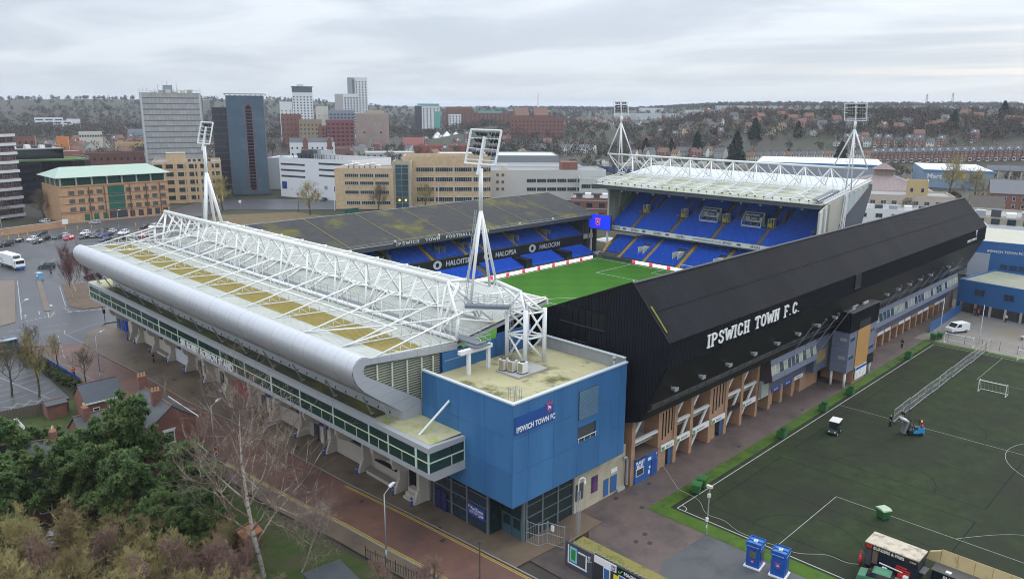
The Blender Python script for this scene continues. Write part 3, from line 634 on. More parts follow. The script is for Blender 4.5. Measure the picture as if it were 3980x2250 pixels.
MB().box(50.01, 49.46, 15.75, 50.1, 63.4, 16.7).build('parapet_inside', bluepan, bb); MB().box(50.1, 49.46, 15.75, 68.1, 49.55, 16.7).build('parapet_inside', bluepan, bb)
b = MB(); ribbed(b, (68.2, 49.7, 15.7), (68.2, 63.0, 15.7), (68.2, 49.7, 17.3), .3, .06, (-1, 0, 0)); b.build('ribbed_screen', greysteel, bb)
MB().box(68.15, 49.6, 15.7, 68.35, 63.2, 17.25).build('screen_core', greysteel, bb); MB().box(67.95, 49.6, 17.26, 68.4, 63.2, 17.36).build('screen_coping', coping, bb)
MB().box(52.9, 63.6, 13, 67.2, 63.75, 18.0).build('blue_rear_wall', bluepan, bb); MB().box(61.2, 63.5, 15.8, 67.2, 63.58, 18.6).build('blue_rear_panel', clubblue, bb)
b = MB(); b.tube((53, 63.4, 17.1), (60, 63.4, 17.1), .04, 5); b.build('wall_rail', greysteel, bb)
# sign, louvre, window on the west face
sgn = MB().box(50.0, 49.2, 13.6, 55.6, 49.29, 15.45).build('sign_panel', mat('sign_blue', (.02, .075, .27), .45, .05), bb)
text('IPSWICH TOWN FC', .80, white, bb, (50.15, 49.19, 13.78), (1, 0, 0), bold=.016, squeeze=.80, ext=.03, name='sign_lettering')
crestr = mat('crest_pink_red', (.55, .06, .10), .5, .05); crestb = mat('crest_blue', (.03, .07, .45), .5, .05)
def crest(parent, o, u, s, m1=None, up_=(0, 0, 1)):
    """shield with a castellated top and a white horse"""
    u = V(u).normalized(); w_ = V(up_); n_ = u.cross(w_)
    def pl(pts, off, m, nm):
        bm = MB(); k = len(pts)
        f = [V(o)+u*(x*s)+w_*(z*s)+n_*off for x, z in pts]; g = [p-n_*.02 for p in f]
        bm.add(f+g, [tuple(range(k)), tuple(range(2*k-1, k-1, -1))]+[(i, (i+1) % k, k+(i+1) % k, k+i) for i in range(k)]); bm.build(nm, m, parent)
    pl([(-.4, .5), (-.4, .32), (-.34, .32), (-.34, -.28), (0, -.5), (.34, -.28), (.34, .32), (.4, .32), (.4, .5), (.25, .5), (.25, .42), (.1, .42), (.1, .5), (-.1, .5), (-.1, .42), (-.25, .42), (-.25, .5)], .02, m1 or crestr, 'crest_border')
    pl([(-.26, .3), (-.26, -.24), (0, -.4), (.26, -.24), (.26, .3)], .028, crestb, 'crest_field')
    pl([(-.16, -.2), (-.12, .02), (-.2, .1), (-.14, .22), (-.04, .18), (.02, .08), (.16, .08), (.2, -.04), (.14, -.2), (.1, -.2), (.1, -.06), (-.04, -.06), (-.08, -.2)], .036, white, 'crest_horse')
crest(bb, (54.95, 49.19, 15.2), (1, 0, 0), 1.15)
MB().box(59.75, 49.24, 12.25, 62.95, 49.29, 15.55).build('vent_backing', dgrey, bb)
for i in range(22): MB().box(59.78, 49.18, 12.3+i*.147, 62.92, 49.25, 12.38+i*.147).build('vent_slat', mat('vent_blue_grey', (.13, .24, .34), .5, .06), bb)
for x in (60.5, 61.3, 62.1): MB().box(x, 49.6, 9.6, x+.08, 49.75, 11.35).build('window_mullion', dgrey, bb)
MB().box(59.75, 49.75, 9.6, 62.85, 49.8, 11.35).build('window_pane', wglass, bb); MB().box(59.75, 49.46, 9.55, 62.85, 49.9, 9.6).build('window_sill', dgrey, bb)
b = MB(); b.tube((59.75, 49.25, 10.1), (62.85, 49.25, 10.1), .04, 5)
for x in (59.85, 60.8, 61.8, 62.75): b.tube((x, 49.25, 9.62), (x, 49.25, 10.1), .03, 5)
b.build('window_guard', white, bb)
# ground floor
gm = glassmat('shopfront_glass', (.26, .40, .42), .5); frm = mat('grey_green_frame', (.12, .15, .16), .5, .1)
MB().box(61.0, 50.6, 0, 70.4, 51.0, 5.68).build('block_wall', brickbuff, bb)
for x, m, nm in ((66.3, clubblue, 'door'), (67.6, clubblue, 'door')): MB().box(x, 50.52, .3, x+(.85 if x < 67 else 1.15), 50.6, 2.4).build(nm, m, bb)
MB().box(67.6, 50.53, 2.8, 68.8, 50.59, 3.3).build('white_notice', white, bb)
for x, w_, c in ((61.2, 1.3, (.05, .06, .07)), (64.0, 1.1, (.10, .03, .14))):
    MB().box(x, 50.52, 1.6, x+w_, 50.59, 3.6).build('poster_frame', dgrey, bb); MB().box(x+.1, 50.5, 1.7, x+w_-.1, 50.53, 3.5).build('poster', mat('poster_%d' % x, c, .4, .6, 1.5, col2=(.4, .25, .3), c2sc=1.3, c2lo=.55, c2hi=.7), bb)
MB().box(68.8, 50.3, .0, 70.2, 50.6, .35).build('step', concrete, bb)
b = MB(); b.path([(69.6, 50.3, 4.2), (70.1, 50.2, 4.2), (70.3, 50.2, 3.6), (70.3, 50.2, .6)], .16, 8); b.build('drain_pipe', greysteel, bb)
MB().box(53.3, 53.0, 0, 60.9, 54.6, 5.6).build('lobby_back', mat('lobby_wall', (.14, .17, .17), .7, .3, .5), bb); MB().box(51.3, 56, 0, 51.9, 64.2, 5.6).build('lobby_back', dgrey, bb); MB().box(51.3, 50.9, 5.3, 61, 64, 5.55).build('lobby_ceiling', dgrey, bb)
MB().prism([(54.2, .2), (58.8, 3.2), (58.8, 2.9), (54.2, -.1)], 'y', 51.6, 52.6).build('stair', greysteel, bb)
for i, x in enumerate((53.2, 55.7, 58.2, 60.75)):
    MB().box(x, 50.62, .0, x+.2, 50.85, 5.6).build('shopfront_column', frm, bb)
    if i < 3:
        for z0, z1 in ((.1, 1.25), (1.35, 2.6), (2.7, 3.95), (4.05, 5.5)):
            MB().box(x+.22, 50.72, z0, x+2.48, 50.75, z1).build('shopfront_pane', gm, bb); MB().box(x+.2, 50.68, z1, x+2.5, 50.8, z1+.1).build('shopfront_rail', frm, bb)
for i, y in enumerate((54.2, 57.5, 60.1, 63.2)):
    MB().box(51.0, y, .13, 51.25, y+.2, 5.6).build('shopfront_column', frm, bb)
    if i < 3:
        yn = (57.5, 60.1, 63.2)[i]
        for z0, z1 in ((.2, 1.6), (1.7, 3.0), (3.1, 4.3), (4.4, 5.5)):
            MB().box(51.1, y+.22, z0, 51.13, yn-.02, z1).build('shopfront_pane', gm if z0 > 4 else mat('dark_shop_glass', (.02, .03, .045), .07, .4, .5, spec=.6), bb); MB().box(51.05, y+.2, z1, 51.2, yn, z1+.1).build('shopfront_rail', frm, bb)
for z0, z1 in ((.2, 1.7), (1.8, 3.3), (3.4, 5.5)): MB().box(51.3, 54.12, z0, 52.8, 54.15, z1).build('shopfront_pane', gm, bb)
for j in range(2):
    MB().box(52.9, 51.0+j*1.5, .13, 52.96, 52.4+j*1.5, 2.5).build('entrance_door', mat('teal_door', (.05, .10, .13), .2, .1), bb); MB().box(52.85, 51.2+j*1.5, 1.2, 52.9, 52.2+j*1.5, 2.3).build('door_glass', gm, bb)
MB().box(52.9, 50.9, 2.6, 53.0, 54.1, 5.5).build('shopfront_pane', gm, bb); MB().box(52.8, 50.65, 0, 53.1, 50.95, 5.6).build('shopfront_column', frm, bb)
fz = MB().box(50.98, 54.6, 1.5, 51.03, 57.4, 2.9).build('fanzone_sign', mat('fanzone_blue', (.02, .05, .22), .4, .05), bb)
text('FanZone', .55, white, bb, (50.97, 56.9, 2.25), (0, -1, 0), name='fanzone_lettering', bold=.012, ext=.012)
text('ENTERTAINMENT · FOOD\nDRINKS · GAMES · MUSIC', .17, white, bb, (50.97, 57.1, 2.0), (0, -1, 0), name='fanzone_lettering', ext=.012)
b = MB(); b.bar((50.96, 55.6, 1.75), (50.96, 54.85, 1.95), .02, .08); b.bar((50.96, 55.15, 2.08), (50.96, 54.85, 1.95), .02, .08); b.bar((50.96, 55.1, 1.75), (50.96, 54.85, 1.95), .02, .08); b.build('fanzone_arrow', white, bb)
crest(bb, (50.97, 57.15, 2.55), (0, -1, 0), .5)
MB().box(50.95, 61.0, .15, 51.02, 61.9, 2.5).build('shop_door', mat('purple_door', (.03, .03, .09), .25, .1), bb); MB().box(50.95, 62.0, .15, 51.02, 62.9, 2.5).build('shop_door', MATS['purple_door'], bb)
# roof clutter: air units on a plinth, vents, gantry
def on_roof(nm, lab, cat, grp=None): return thing(nm, lab, cat, group=grp)
t = MB().box(57.4, 56.0, 15.76, 62.2, 59.6, 15.98).build('roof_plinth', concrete, label='low pale plinth under the air units on the blue block roof', cat='plinth')
for i, (x, y) in enumerate(((58.0, 59.0), (58.3, 57.9), (58.7, 56.7))):
    t = thing('air_unit', ('boxy cream air unit nearest the glazed gallery on the flat roof', 'boxy cream air unit in the middle of three on the flat roof', 'white air unit with round fan on top, nearest the roof edge')[i], 'air unit', (x, y, 15.98), .1, 'air conditioning units on the roof')
    MB().box(-.35, -.35, .1, .55, .45, 1.3+.0*i).build('casing', cream if i < 2 else white, t); MB().box(-.4, -.4, 0, .6, .5, .1).build('skid', dgrey, t)
    MB().box(-.37, -.28, .2, -.35, .38, 1.2).build('grille', mat('tan_grille', (.3, .27, .18), .6, .1), t)
    f = MB(); f.tube((.1, .05, 1.3), (.1, .05, 1.36), .32, 14); f.build('fan_ring', dgrey, t)
t = thing('flue_pipe', 'short steel flue with cap by the ribbed screen on the blue block roof', 'flue', (67.2, 50.4, 15.75))
MB().tube((0, 0, 0), (0, 0, 1.3), .16, 12).build('pipe', greysteel, t, smooth=True); MB().tube((0, 0, 1.4), (0, 0, 1.75), .24, 12).build('cap', greysteel, t, smooth=True)
t = thing('roof_gantry', 'white steel portal carrying the walkway end above the flat roof', 'gantry', (0, 0, 0))
for x, y in ((54.5, 61.0), (57.7, 61.2)): MB().box(x-.18, y-.18, 15.75, x+.18, y+.18, 18.3).build('post', white, t)
MB().box(53.2, 60.8, 18.3, 58.0, 61.35, 18.75).build('beam', white, t); MB().box(54.9, 60.2, 18.85, 57.1, 62.0, 19.0).build('platform', walk, t)
b = MB()
for x, y in ((54.9, 60.2), (57.1, 60.2), (57.1, 62), (54.9, 62), (56, 60.2)): b.tube((x, y, 19), (x, y, 20.1), .03, 5)
for z in (19.5, 20.1): b.path([(54.9, 62, z), (54.9, 60.2, z), (57.1, 60.2, z), (57.1, 62, z)], .03, 5)
b.build('guard_rail', greysteel, t)
t = thing('roof_frame', 'small bent metal frame with thin rails at the roof corner', 'roof rail', (0, 0, 0))
b = MB()
for i in range(4):
    x = 52.4+i*.35; b.path([(x, 52.6, 15.76), (x, 52.6, 17.0), (x, 51.7, 17.0), (x, 51.7, 15.76)], .03, 5)
b.build('hoops', greysteel, t)
b = MB(); b.path([(51, 56.5, 16.5), (51.6, 53.2, 16.5)], .02, 4); b.path([(53.6, 52, 16.6), (57.8, 50.5, 16.6), (57.8, 50.5, 15.76)], .02, 4); b.build('wire_rails', greysteel, t)
# ---------------------------------------------------------------- black west stand
blk = mat('black_ribbed_cladding', (.014, .0155, .02), .75, .15, .25, spec=.12, stretch=(.25, 1, 1)); blkroof = mat('black_roof_sheet', (.014, .0155, .0195), .72, .35, .22, spec=.07, stretch=(1, .3, .3))
soff = mat('black_soffit', (.006, .006, .007), .5, .1)
ws = thing('west_stand', 'long black ribbed stand on brick piers with white club lettering', 'grandstand')
XA, XB = 70.3, 196.5
pf = [(51.0, 8.3), (48.7, 9.1), (45.55, 16.5), (45.4, 19.4), (50.6, 25.4), (73.0, 16.0), (73.0, 14.8), (66.0, 12.5)]
b = MB()
# end wall, ribbed
b.prism(pf, 'x', XA+.12, XA+.2); b.build('end_wall_core', soff, ws)
b = MB(); step = .42; y = 45.6
def zrange(y):
    zt = 19.4+(y-45.4)*(6/5.2) if y < 50.6 else 25.4-(y-50.6)*(9.4/22.4)
    zb = 16.5-(y-45.55)*(7.4/3.15) if y < 48.7 else 9.1-(y-48.7)*.348 if y < 51 else 8.3
    return zb, zt
while y < 72.6:
    a0, a1 = zrange(y); c0, c1 = zrange(y+.22); d0, d1 = zrange(y+step)
    b.prism([(y, a0), (y+.22, c0), (y+.22, c1), (y, a1)], 'x', XA+.0, XA+.12); b.prism([(y+.22, c0), (y+step, d0), (y+step, d1), (y+.22, c1)], 'x', XA+.06, XA+.12); y += step
b.build('end_wall_ribs', blk, ws)
for p, q_ in (((45.35, 19.45), (50.6, 25.5)), ((50.6, 25.5), (73, 16.1)), ((45.5, 16.5), (45.35, 19.45))): MB().bar((XA+.05, *p), (XA+.05, *q_), .3, .16, (1, 0, 0)).build('verge_trim', blkroof, ws)
# hatches in the end wall
for i in range(7): MB().box(XA-.06, 54.3+i*1.02, 19.05-i*.0, XA+.02, 55.2+i*1.02, 21.0).build('hatch', soff, ws)
for i in range(2): MB().box(XA-.06, 57.3+i*1.02, 17.0, XA+.02, 58.2+i*1.02, 18.9).build('hatch', soff, ws)
MB().box(XA-.1, 54.2, 18.95, XA+.02, 61.4, 19.04).build('hatch_rail', dgrey, ws); MB().box(XA-.1, 57.2, 16.9, XA+.02, 59.3, 16.99).build('hatch_rail', dgrey, ws)
# roof and walls in ribbed bays
nb = 21; bw = (XB-XA)/nb
for i in range(nb):
    x0 = XA+i*bw; x1 = x0+bw-.03
    b = MB(); ribbed(b, (x0, 45.36, 19.45), (x1, 45.36, 19.45), (x0, 50.6, 25.45), .45, .035, (0, -.75, .66)); b.build('roof_bay', blkroof, ws)
    b = MB(); ribbed(b, (x0, 45.4, 16.5), (x1, 45.4, 16.5), (x0, 45.4, 19.4), .33, .06, (0, -1, 0)); b.build('upper_wall_bay', blk, ws)
    b = MB(); ribbed(b, (x0, 50.6, 25.4), (x1, 50.6, 25.4), (x0, 73.0, 16.0), .33, .07, (0, .39, .92)); b.build('roof_bay', blkroof, ws)
f = .5; MB().bar((XA, 45.36+5.24*f-.05, 19.45+6*f+.02), (XB, 45.36+5.24*f-.05, 19.45+6*f+.02), .12, .02).build('sheet_lap', blkroof, ws)
MB().bar((XA+.75, 46.1, 20.42), (XA+.75, 48.4, 23.05), .28, .06).build('verge_moss', mat('yellow_moss', (.16, .15, .03), .9, .4, 2), ws)
MB().box(XA, 50.4, 25.42, XB, 50.8, 25.56).build('ridge_cap', mat('grey_black_trim', (.05, .052, .06), .5, .1), ws)
MB().prism([(45.5, 16.5), (45.5, 19.35), (50.6, 25.3), (73, 15.9), (73, 15.4), (51, 24), (46.2, 19), (46.2, 16.5)], 'x', XA+.2, XB).build('roof_core', soff, ws)
MB().prism([(45.5, 16.48), (48.65, 9.1), (51, 8.3), (51.4, 8.6), (49, 10), (46.2, 16.48)], 'x', XA+.2, XB).build('sloping_soffit', soff, ws)
MB().prism(pf, 'x', XB-.2, XB).build('end_wall_core', soff, ws)
MB().box(122.5, 45.2, 17.2, 124.8, 45.42, 19.42).build('wall_slot', soff, ws); MB().box(122.4, 45.15, 17.1, 124.9, 45.4, 17.2).build('slot_sill', dgrey, ws)
# glazed strip on the soffit
gs = glassmat('dusty_skylight', (.4, .42, .44), .25)
dn = V((0, -.92, -.39))
def sp(z): return 45.5+(16.48-z)*(3.15/7.38)
for i in range(62):
    x0 = XA+1+i*2.0
    if 117.5 < x0+1 < 135.5: continue
    za, zb = 11.2, 10.55
    MB().add([(x0, sp(za)-.06, za), (x0+1.9, sp(za)-.06, za), (x0+1.9, sp(zb)-.06, zb), (x0, sp(zb)-.06, zb)], [(0, 1, 2, 3)]).build('soffit_pane', mat('soffit_glass', (.05, .055, .06), .15, .6, .4, col2=(.2, .2, .18), c2sc=.2, c2lo=.6, c2hi=.66), ws)
MB().bar((XA+.5, sp(10.45)-.1, 10.45), (XB-.5, sp(10.45)-.1, 10.45), .1, .1).build('soffit_rail', dgrey, ws); MB().bar((XA+.5, sp(11.3)-.08, 11.3), (XB-.5, sp(11.3)-.08, 11.3), .06, .06).build('soffit_rail', dgrey, ws)
fl = MB(); fl.box(-.3, -.5, -.2, .3, .0, .1); fl.bar((0, 0, 0), (0, .5, .25), .08); fl.box(-.4, -.62, -.28, .4, -.5, .16); flm = fl.mesh('floodlight', greysteel)
for x in (73.8, 79.8, 86.2, 92.8, 99.4, 106, 112.6, 119, 141, 146.8, 152.6, 158.6, 164.6, 176): link('soffit_lamp', flm, ws, (x, sp(13.0)-.25, 13.0))
for x in (104.6, 109, 113.6, 118.4, 140.4, 146, 151.8, 157.8, 163.8, 169.8, 176):
    b = MB(); b.tube((x, 48.2, 7.0), (x+2.6, 44.9, 14.2), .035, 5); b.build('raking_rod', greysteel, ws); MB().box(x+2.4, 44.7, 14.1, x+2.8, 45.0, 14.5).build('rod_lamp', dgrey, ws)
slab_text('IPSWICH TOWN F.C.', 1.65, 1.65, white, ws, (78.4, 45.22, 17.12), (1, 0, 0), ext=.1, st=.2)
text('IPSWICH TOWN FC', .8, white, ws, (182.6, 45.26, 17.3), (1, 0, 0), bold=.012, name='end_lettering', squeeze=.95); crest(ws, (188.6, 45.24, 18.8), (1, 0, 0), 1.3, white)
# brick piers and open bays
pier = [71.4, 77.0, 80.6, 84.4, 89.2, 93.4, 97.8, 102.4]
for i, x in enumerate(pier): MB().box(x-.35, 50.2, 0, x+.35, 52.4, 8.6-.003*i).build('brick_pier', brickorange, ws)
stripw = mat('white_beam', (.62, .62, .60), .6, .06); slot = mat('slot_glass', (.02, .02, .02), .2, .2)
for i, (xa, xb) in enumerate(zip(pier, pier[1:])):
    a, c = xa+.36, xb-.36
    if i in (1, 4):                                                     # solid brick bays with slit windows
        MB().box(a, 50.35, 3.35, c, 51.6, 8.5).build('brick_infill', brickorange, ws)
        for k in range(4): MB().box(a+.35+k*(c-a)/4.3, 50.29, 4.0+.25*k, a+.53+k*(c-a)/4.3, 50.36, 7.6+.1*k).build('slit_window', slot, ws)
        MB().box(a, 50.1, 2.55, c, 50.3, 3.3).build('gate_sign', white, ws); text('Block %s' % 'UH'[i == 4], .42, mat('sign_grey', (.12, .13, .15), .6, .05), ws, (a+1.1, 50.08, 2.75), (1, 0, 0), ext=.012)
        MB().box(a+.1, 50.06, 2.65, a+.7, 50.1, 3.05).build('green_tick', mat('tick_green', (.05, .3, .06), .5, .05), ws); MB().box(a, 51.4, 0, c, 51.6, 2.5).build('gate_back', dgrey, ws)
        MB().box(a+.2, 50.5, 0, a+1.6, 51.3, 2.5).build('brick_infill', brickorange, ws); MB().box(c-.8, 50.4, 0, c-.1, 50.5, 2.4).build('gate_door', clubblue, ws)
    else:
        MB().box(a, 50.25, 5.35, c, 50.6, 5.7).build('white_beam', stripw, ws); MB().bar((a, 50.45, 6.6), (a+1.9, 50.45, 8.7), .28, .4).build('raking_beam', stripw, ws); MB().bar((a+.2, 51.6, 7.2), (c-.3, 51.3, 8.6), .2, .3).build('raking_beam', stripw, ws)
        if i:
            MB().bar((c-.2, 50.5, 5.3), (a+.5, 50.9, 0 if i % 2 else .4), .2, .35).build('raking_beam', stripw, ws)
            if i != 5:
                MB().box(a, 50.15, 2.55, c, 50.4, 3.3).build('gate_sign', white, ws); text('BLOCK %s' % ('T', 'I', 'G', 'I', 'F', 'I')[i-1], .45, MATS['sign_grey'], ws, (a+1.0, 50.12, 2.75), (1, 0, 0), ext=.012)
                MB().box(a+.1, 50.1, 2.65, a+.6, 50.15, 3.05).build('green_tick', MATS['tick_green'], ws)
            else: MB().box(a, 50.2, 3.0, c, 50.35, 3.6).build('dark_banner', black, ws)
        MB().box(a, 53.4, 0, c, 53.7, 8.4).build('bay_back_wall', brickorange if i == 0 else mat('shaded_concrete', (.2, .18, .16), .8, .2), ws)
        MB().box(a, 51, 4.4, c, 53.4, 4.6).build('concourse_floor', concrete, ws)
b = MB(); b.box(81.3, 52.6, 4.9, 83, 52.7, 5.0); b.box(94, 52.6, 5.6, 96.5, 52.7, 5.7); b.build('lit_strip', mat('warm_strip_light', (1, .75, .3), .5, 0, emit=4), ws)
# snack hut in the first bay
MB().box(71.8, 50.05, 0, 74.2, 51.5, 3.0).build('snack_hut_wall', mat('hut_blue', (.02, .10, .34), .45, .06), ws); MB().box(74.22, 50.05, 0, 76.6, 51.5, 3.2).build('snack_hut_door_wall', MATS['hut_blue'], ws)
MB().box(71.7, 50.0, 3.21, 76.7, 53.2, 3.32).build('snack_hut_roof', mat('hut_felt', (.12, .09, .075), .85, .2), ws)
MB().box(71.95, 49.98, .95, 73.5, 50.04, 1.95).build('serving_hatch_frame', white, ws); MB().box(72.05, 49.95, 1.05, 73.4, 49.99, 1.85).build('serving_hatch', wglass, ws); MB().box(75.2, 49.98, .05, 76.2, 50.04, 2.2).build('hut_door', mat('hut_door', (.015, .07, .27), .45, .05), ws)
text('PLANET', .52, white, ws, (71.95, 50.03, 2.5), (1, 0, 0), bold=.02, ext=.02, name='hut_lettering', squeeze=.95); text('BLUE!', .52, white, ws, (72.1, 50.03, 2.05), (1, 0, 0), bold=.02, ext=.02, name='hut_lettering'); crest(ws, (76.2, 50.03, 2.8), (1, 0, 0), .55)
b = MB(); b.box(74.4, 50.02, 2.3, 75.1, 50.05, 2.7); b.box(74.6, 50.02, .5, 74.9, 50.05, 1.0); b.box(74.7, 50.02, 1.2, 75.0, 50.05, 1.5); b.build('hut_stickers', white, ws)
# cladded office band beyond
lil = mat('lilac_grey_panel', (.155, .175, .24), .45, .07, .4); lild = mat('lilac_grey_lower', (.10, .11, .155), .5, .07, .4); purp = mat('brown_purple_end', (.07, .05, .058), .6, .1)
X0, X1 = 103.0, 192.5
prof2 = [(48.9, 9.0), (48.3, 5.8), (50.0, 4.9), (50.0, 3.3), (52.4, 3.3), (52.4, 9.0)]
for xa, xb in ((X0, 118.5), (135.4, X1)):
    MB().prism(prof2, 'x', xa, xb).build('office_band', purp if xa < 110 else lil, ws)
    nP = int((xb-xa)/3.7); ww = (xb-xa)/nP
    for i in range(nP):
        x = xa+i*ww; g = .03
        def face(z0, z1, off): 
            y0 = 48.3+(z0-5.8)*(.6/3.2)-off; y1 = 48.3+(z1-5.8)*(.6/3.2)-off
            return [(x+g, y0, z0), (x+ww-g, y0, z0), (x+ww-g, y1, z1), (x+g, y1, z1)]
        MB().add(face(8.1, 8.95, .05), [(0, 1, 2, 3)]).build('cladding_panel', lil, ws); MB().add(face(5.8, 6.65, .05), [(0, 1, 2, 3)]).build('cladding_panel', lil, ws)
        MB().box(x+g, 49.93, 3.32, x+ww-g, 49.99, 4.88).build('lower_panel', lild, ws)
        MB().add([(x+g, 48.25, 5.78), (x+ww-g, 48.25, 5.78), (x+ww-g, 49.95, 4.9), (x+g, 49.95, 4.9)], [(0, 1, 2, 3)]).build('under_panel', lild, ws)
        for k in range(3 if xa < 110 else 2):
            kk = 3 if xa < 110 else 2; xx = x+.15+k*(ww-.3)/kk; wd = (ww-.3)/kk-.12
            o = MB().add([(xx, 48.3+.85*.1875-.06, 6.68), (xx+wd, 48.3+.85*.1875-.06, 6.68), (xx+wd, 48.3+2.25*.1875-.06, 8.05), (xx, 48.3+2.25*.1875-.06, 8.05)], [(0, 1, 2, 3)]).build('office_window', mat('blind_window_a', (.36, .38, .30), .2, .35, .9, spec=.5) if random.random() < .6 else wglassb, ws)
            MB().bar((xx-.06, 48.43, 6.65), (xx-.06, 48.68, 8.08), .07, .08).build('window_mullion', white, ws)
MB().box(102.6, 49.6, 2.9, 104.8, 50.1, 5.5).build('corner_glazing', mat('pale_glazing', (.3, .33, .3), .2, .2), ws)
for i, x in enumerate([106.6, 110.6, 114.4]+rng(15, 138.4, 3.75)): MB().box(x-.4, 50.2, 0, x+.4, 52.2, 3.3).build('brick_pier', brickorange, ws)
for i, x in enumerate([102.8, 106.9, 110.9, 114.7]+rng(14, 138.7, 3.75)):
    m = [white, mat('royal_sign', (.02, .08, .38), .5, .05), MATS['royal_sign'], white][i] if i < 4 else (white if i % 3 else brickorange)
    MB().box(x, 50.12, 2.5, x+3.1, 50.19, 3.25).build('gate_sign', m, ws)
    if i < 4: text('Block %s' % ['F', 'E', 'D', 'C'][i], .42, MATS['sign_grey'] if i in (0, 3) else white, ws, (x+.8, 50.1, 2.7), (1, 0, 0), ext=.012)
    if i % 2: MB().box(x+.3, 50.8, 0, x+1.9, 51.2, 2.4).build('brick_infill', brickorange, ws)
    else: MB().box(x+.5, 51, 0, x+1.6, 51.1, 2.3).build('gate_door', clubblue, ws)
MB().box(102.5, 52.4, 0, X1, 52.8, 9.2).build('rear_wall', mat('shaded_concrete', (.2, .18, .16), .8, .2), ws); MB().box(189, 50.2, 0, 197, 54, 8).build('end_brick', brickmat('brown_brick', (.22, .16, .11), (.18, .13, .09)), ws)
# stair tower
tw = thing('stair_tower', 'lilac grey stair tower with orange panel and black top on white columns', 'stair tower')
MB().box(123.7, 45.6, 2.6, 135.1, 52.2, 12.75).build('tower_core', dgrey, tw)
for i in range(8):
    z0 = 2.65+i*.86
    MB().box(123.6, 45.52, z0+.012, 126.7, 45.6, z0+.85).build('cladding_panel', lil, tw); MB().box(132.25, 45.52, max(z0, 3.7)+.012, 135.1, 45.6, max(z0+.85, 3.9)).build('cladding_panel', lil, tw); MB().box(123.58, 45.6, z0+.012, 123.7, 48.3, z0+.85).build('cladding_panel', lil, tw)
b = MB(); ribbed(b, (123.55, 45.45, 9.55), (135.2, 45.45, 9.55), (123.55, 45.45, 12.85), .3, .06, (0, -1, 0)); ribbed(b, (123.5, 48.6, 9.55), (123.5, 45.45, 9.55), (123.5, 48.6, 12.85), .3, .06, (-1, 0, 0)); b.build('black_cap', blk, tw)
MB().box(123.4, 45.3, 12.86, 135.3, 48.4, 12.98).build('roof_edge', dgrey, tw)
for k, (x, y) in enumerate(((124.5, 46.2), (127, 46.8), (130.5, 46.4))): MB().box(x, y, 12.98, x+2.2, y+.25, 13.15+.1*k).build('roof_junk', concrete, tw)
MB().box(126.8, 45.44, 2.85, 132.1, 45.52, 9.55).build('orange_panel', mat('orange_timber_panel', (.46, .25, .085), .5, .08, .6), tw); MB().box(127.2, 45.42, 9.56, 131.9, 45.44, 10.9).build('grey_glazing', mat('grey_glazing', (.09, .095, .1), .2, .2), tw)
for z in (4.9, 8.0):
    for x in (124.1, 125.0, 132.6, 133.7): MB().box(x, 45.46, z, x+.85, 45.53, z+.55).build('slot_window', wglassb, tw)
    MB().box(123.5, 45.9, z, 123.57, 47.0, z+.55).build('slot_window', mat('pale_glazing', (.3, .33, .3), .2, .2), tw)
MB().box(127.2, 45.3, .7, 131.9, 45.42, 2.8).build('white_board', white, tw); MB().box(127.2, 45.28, 2.35, 131.9, 45.3, 2.8).build('board_header', MATS['royal_sign'], tw); MB().box(132.2, 45.4, 2.2, 135.0, 45.5, 3.65).build('black_sign', black, tw)
b = MB()
for i in range(9): b.box(127.6+(i*1.37) % 4, 45.28, .9+(i*.53) % 1.3, 127.75+(i*1.37) % 4, 45.3, 1.05+(i*.53) % 1.3)
b.build('board_print', mat('royal_sign', (.02, .08, .38)), tw)
MB().box(127.0, 45.6, 0, 132, 51, 2.6).build('brick_base', brickorange, tw); MB().box(117, 50.2, 0, 123.6, 52, 3.3).build('brick_base', brickorange, tw); MB().box(118.5, 48.8, 3.2, 123.55, 52, 8.9).build('link_block', lild, tw); MB().box(119, 48.7, 4.6, 122.6, 48.8, 6.6).build('link_window', mat('amber_window', (.25, .2, .08), .2, .5, 1), tw)
for x, y in ((124.2, 45.9), (124.2, 48.1), (134.9, 45.9)): MB().tube((x, y, 0), (x, y, 2.7), .22, 10).build('white_column', white, tw, smooth=True)
ordn = ['first', 'second', 'third', 'fourth', 'fifth', 'sixth', 'seventh', 'eighth', 'ninth', 'tenth', 'eleventh', 'twelfth', 'thirteenth', 'fourteenth', 'fifteenth']
# ---------------------------------------------------------------- seats (too small to pick apart one by one)
def seat_block(name, parent, face, a0, a1, p0, z0, rows, dp, dz, gaps=(), m=None, pitch_=.5):
    """rows of tip-up seats; face 'y' looks to -Y (rows run along X), face 'x' looks to -X (rows run along Y)"""
    b = MB()
    for r in range(rows):
        p = p0+r*dp; z = z0+r*dz; n = int((a1-a0)/pitch_)
        for i in range(n):
            a = a0+i*pitch_
            if any(g[0] < a+.22 < g[1] and g[2] <= r < g[3] for g in gaps): continue
            for q0, q1, z1, z2 in ((p+.34, p+.42, z+.3, z+.78), (p+.1, p+.36, z+.36, z+.46)):
                if face == 'y': b.box(a, q0, z1, a+.43, q1, z2)
                else: b.box(q0, a, z1, q1, a+.43, z2)
    return b.build(name, m or seatblue, parent, kind='stuff')
def terrace(name, parent, face, a0, a1, p0, z0, rows, dp, dz, m, zb=0):
    pts = [(p0, zb)]
    for r in range(rows): pts += [(p0+r*dp, z0+r*dz), (p0+(r+1)*dp, z0+r*dz)]
    pts += [(p0+rows*dp, zb)]
    return MB().prism(pts, 'x' if face == 'y' else 'y', a0, a1).build(name, m, parent)
terr = mat('terrace_concrete', (.10, .105, .115), .85, .15, .5); stepy = mat('yellow_aisle', (.42, .27, .05), .7, .15, 1); stepb = mat('brown_aisle', (.20, .15, .10), .8, .15, 1); palev = mat('vomitory_wall', (.42, .42, .40), .7, .08)
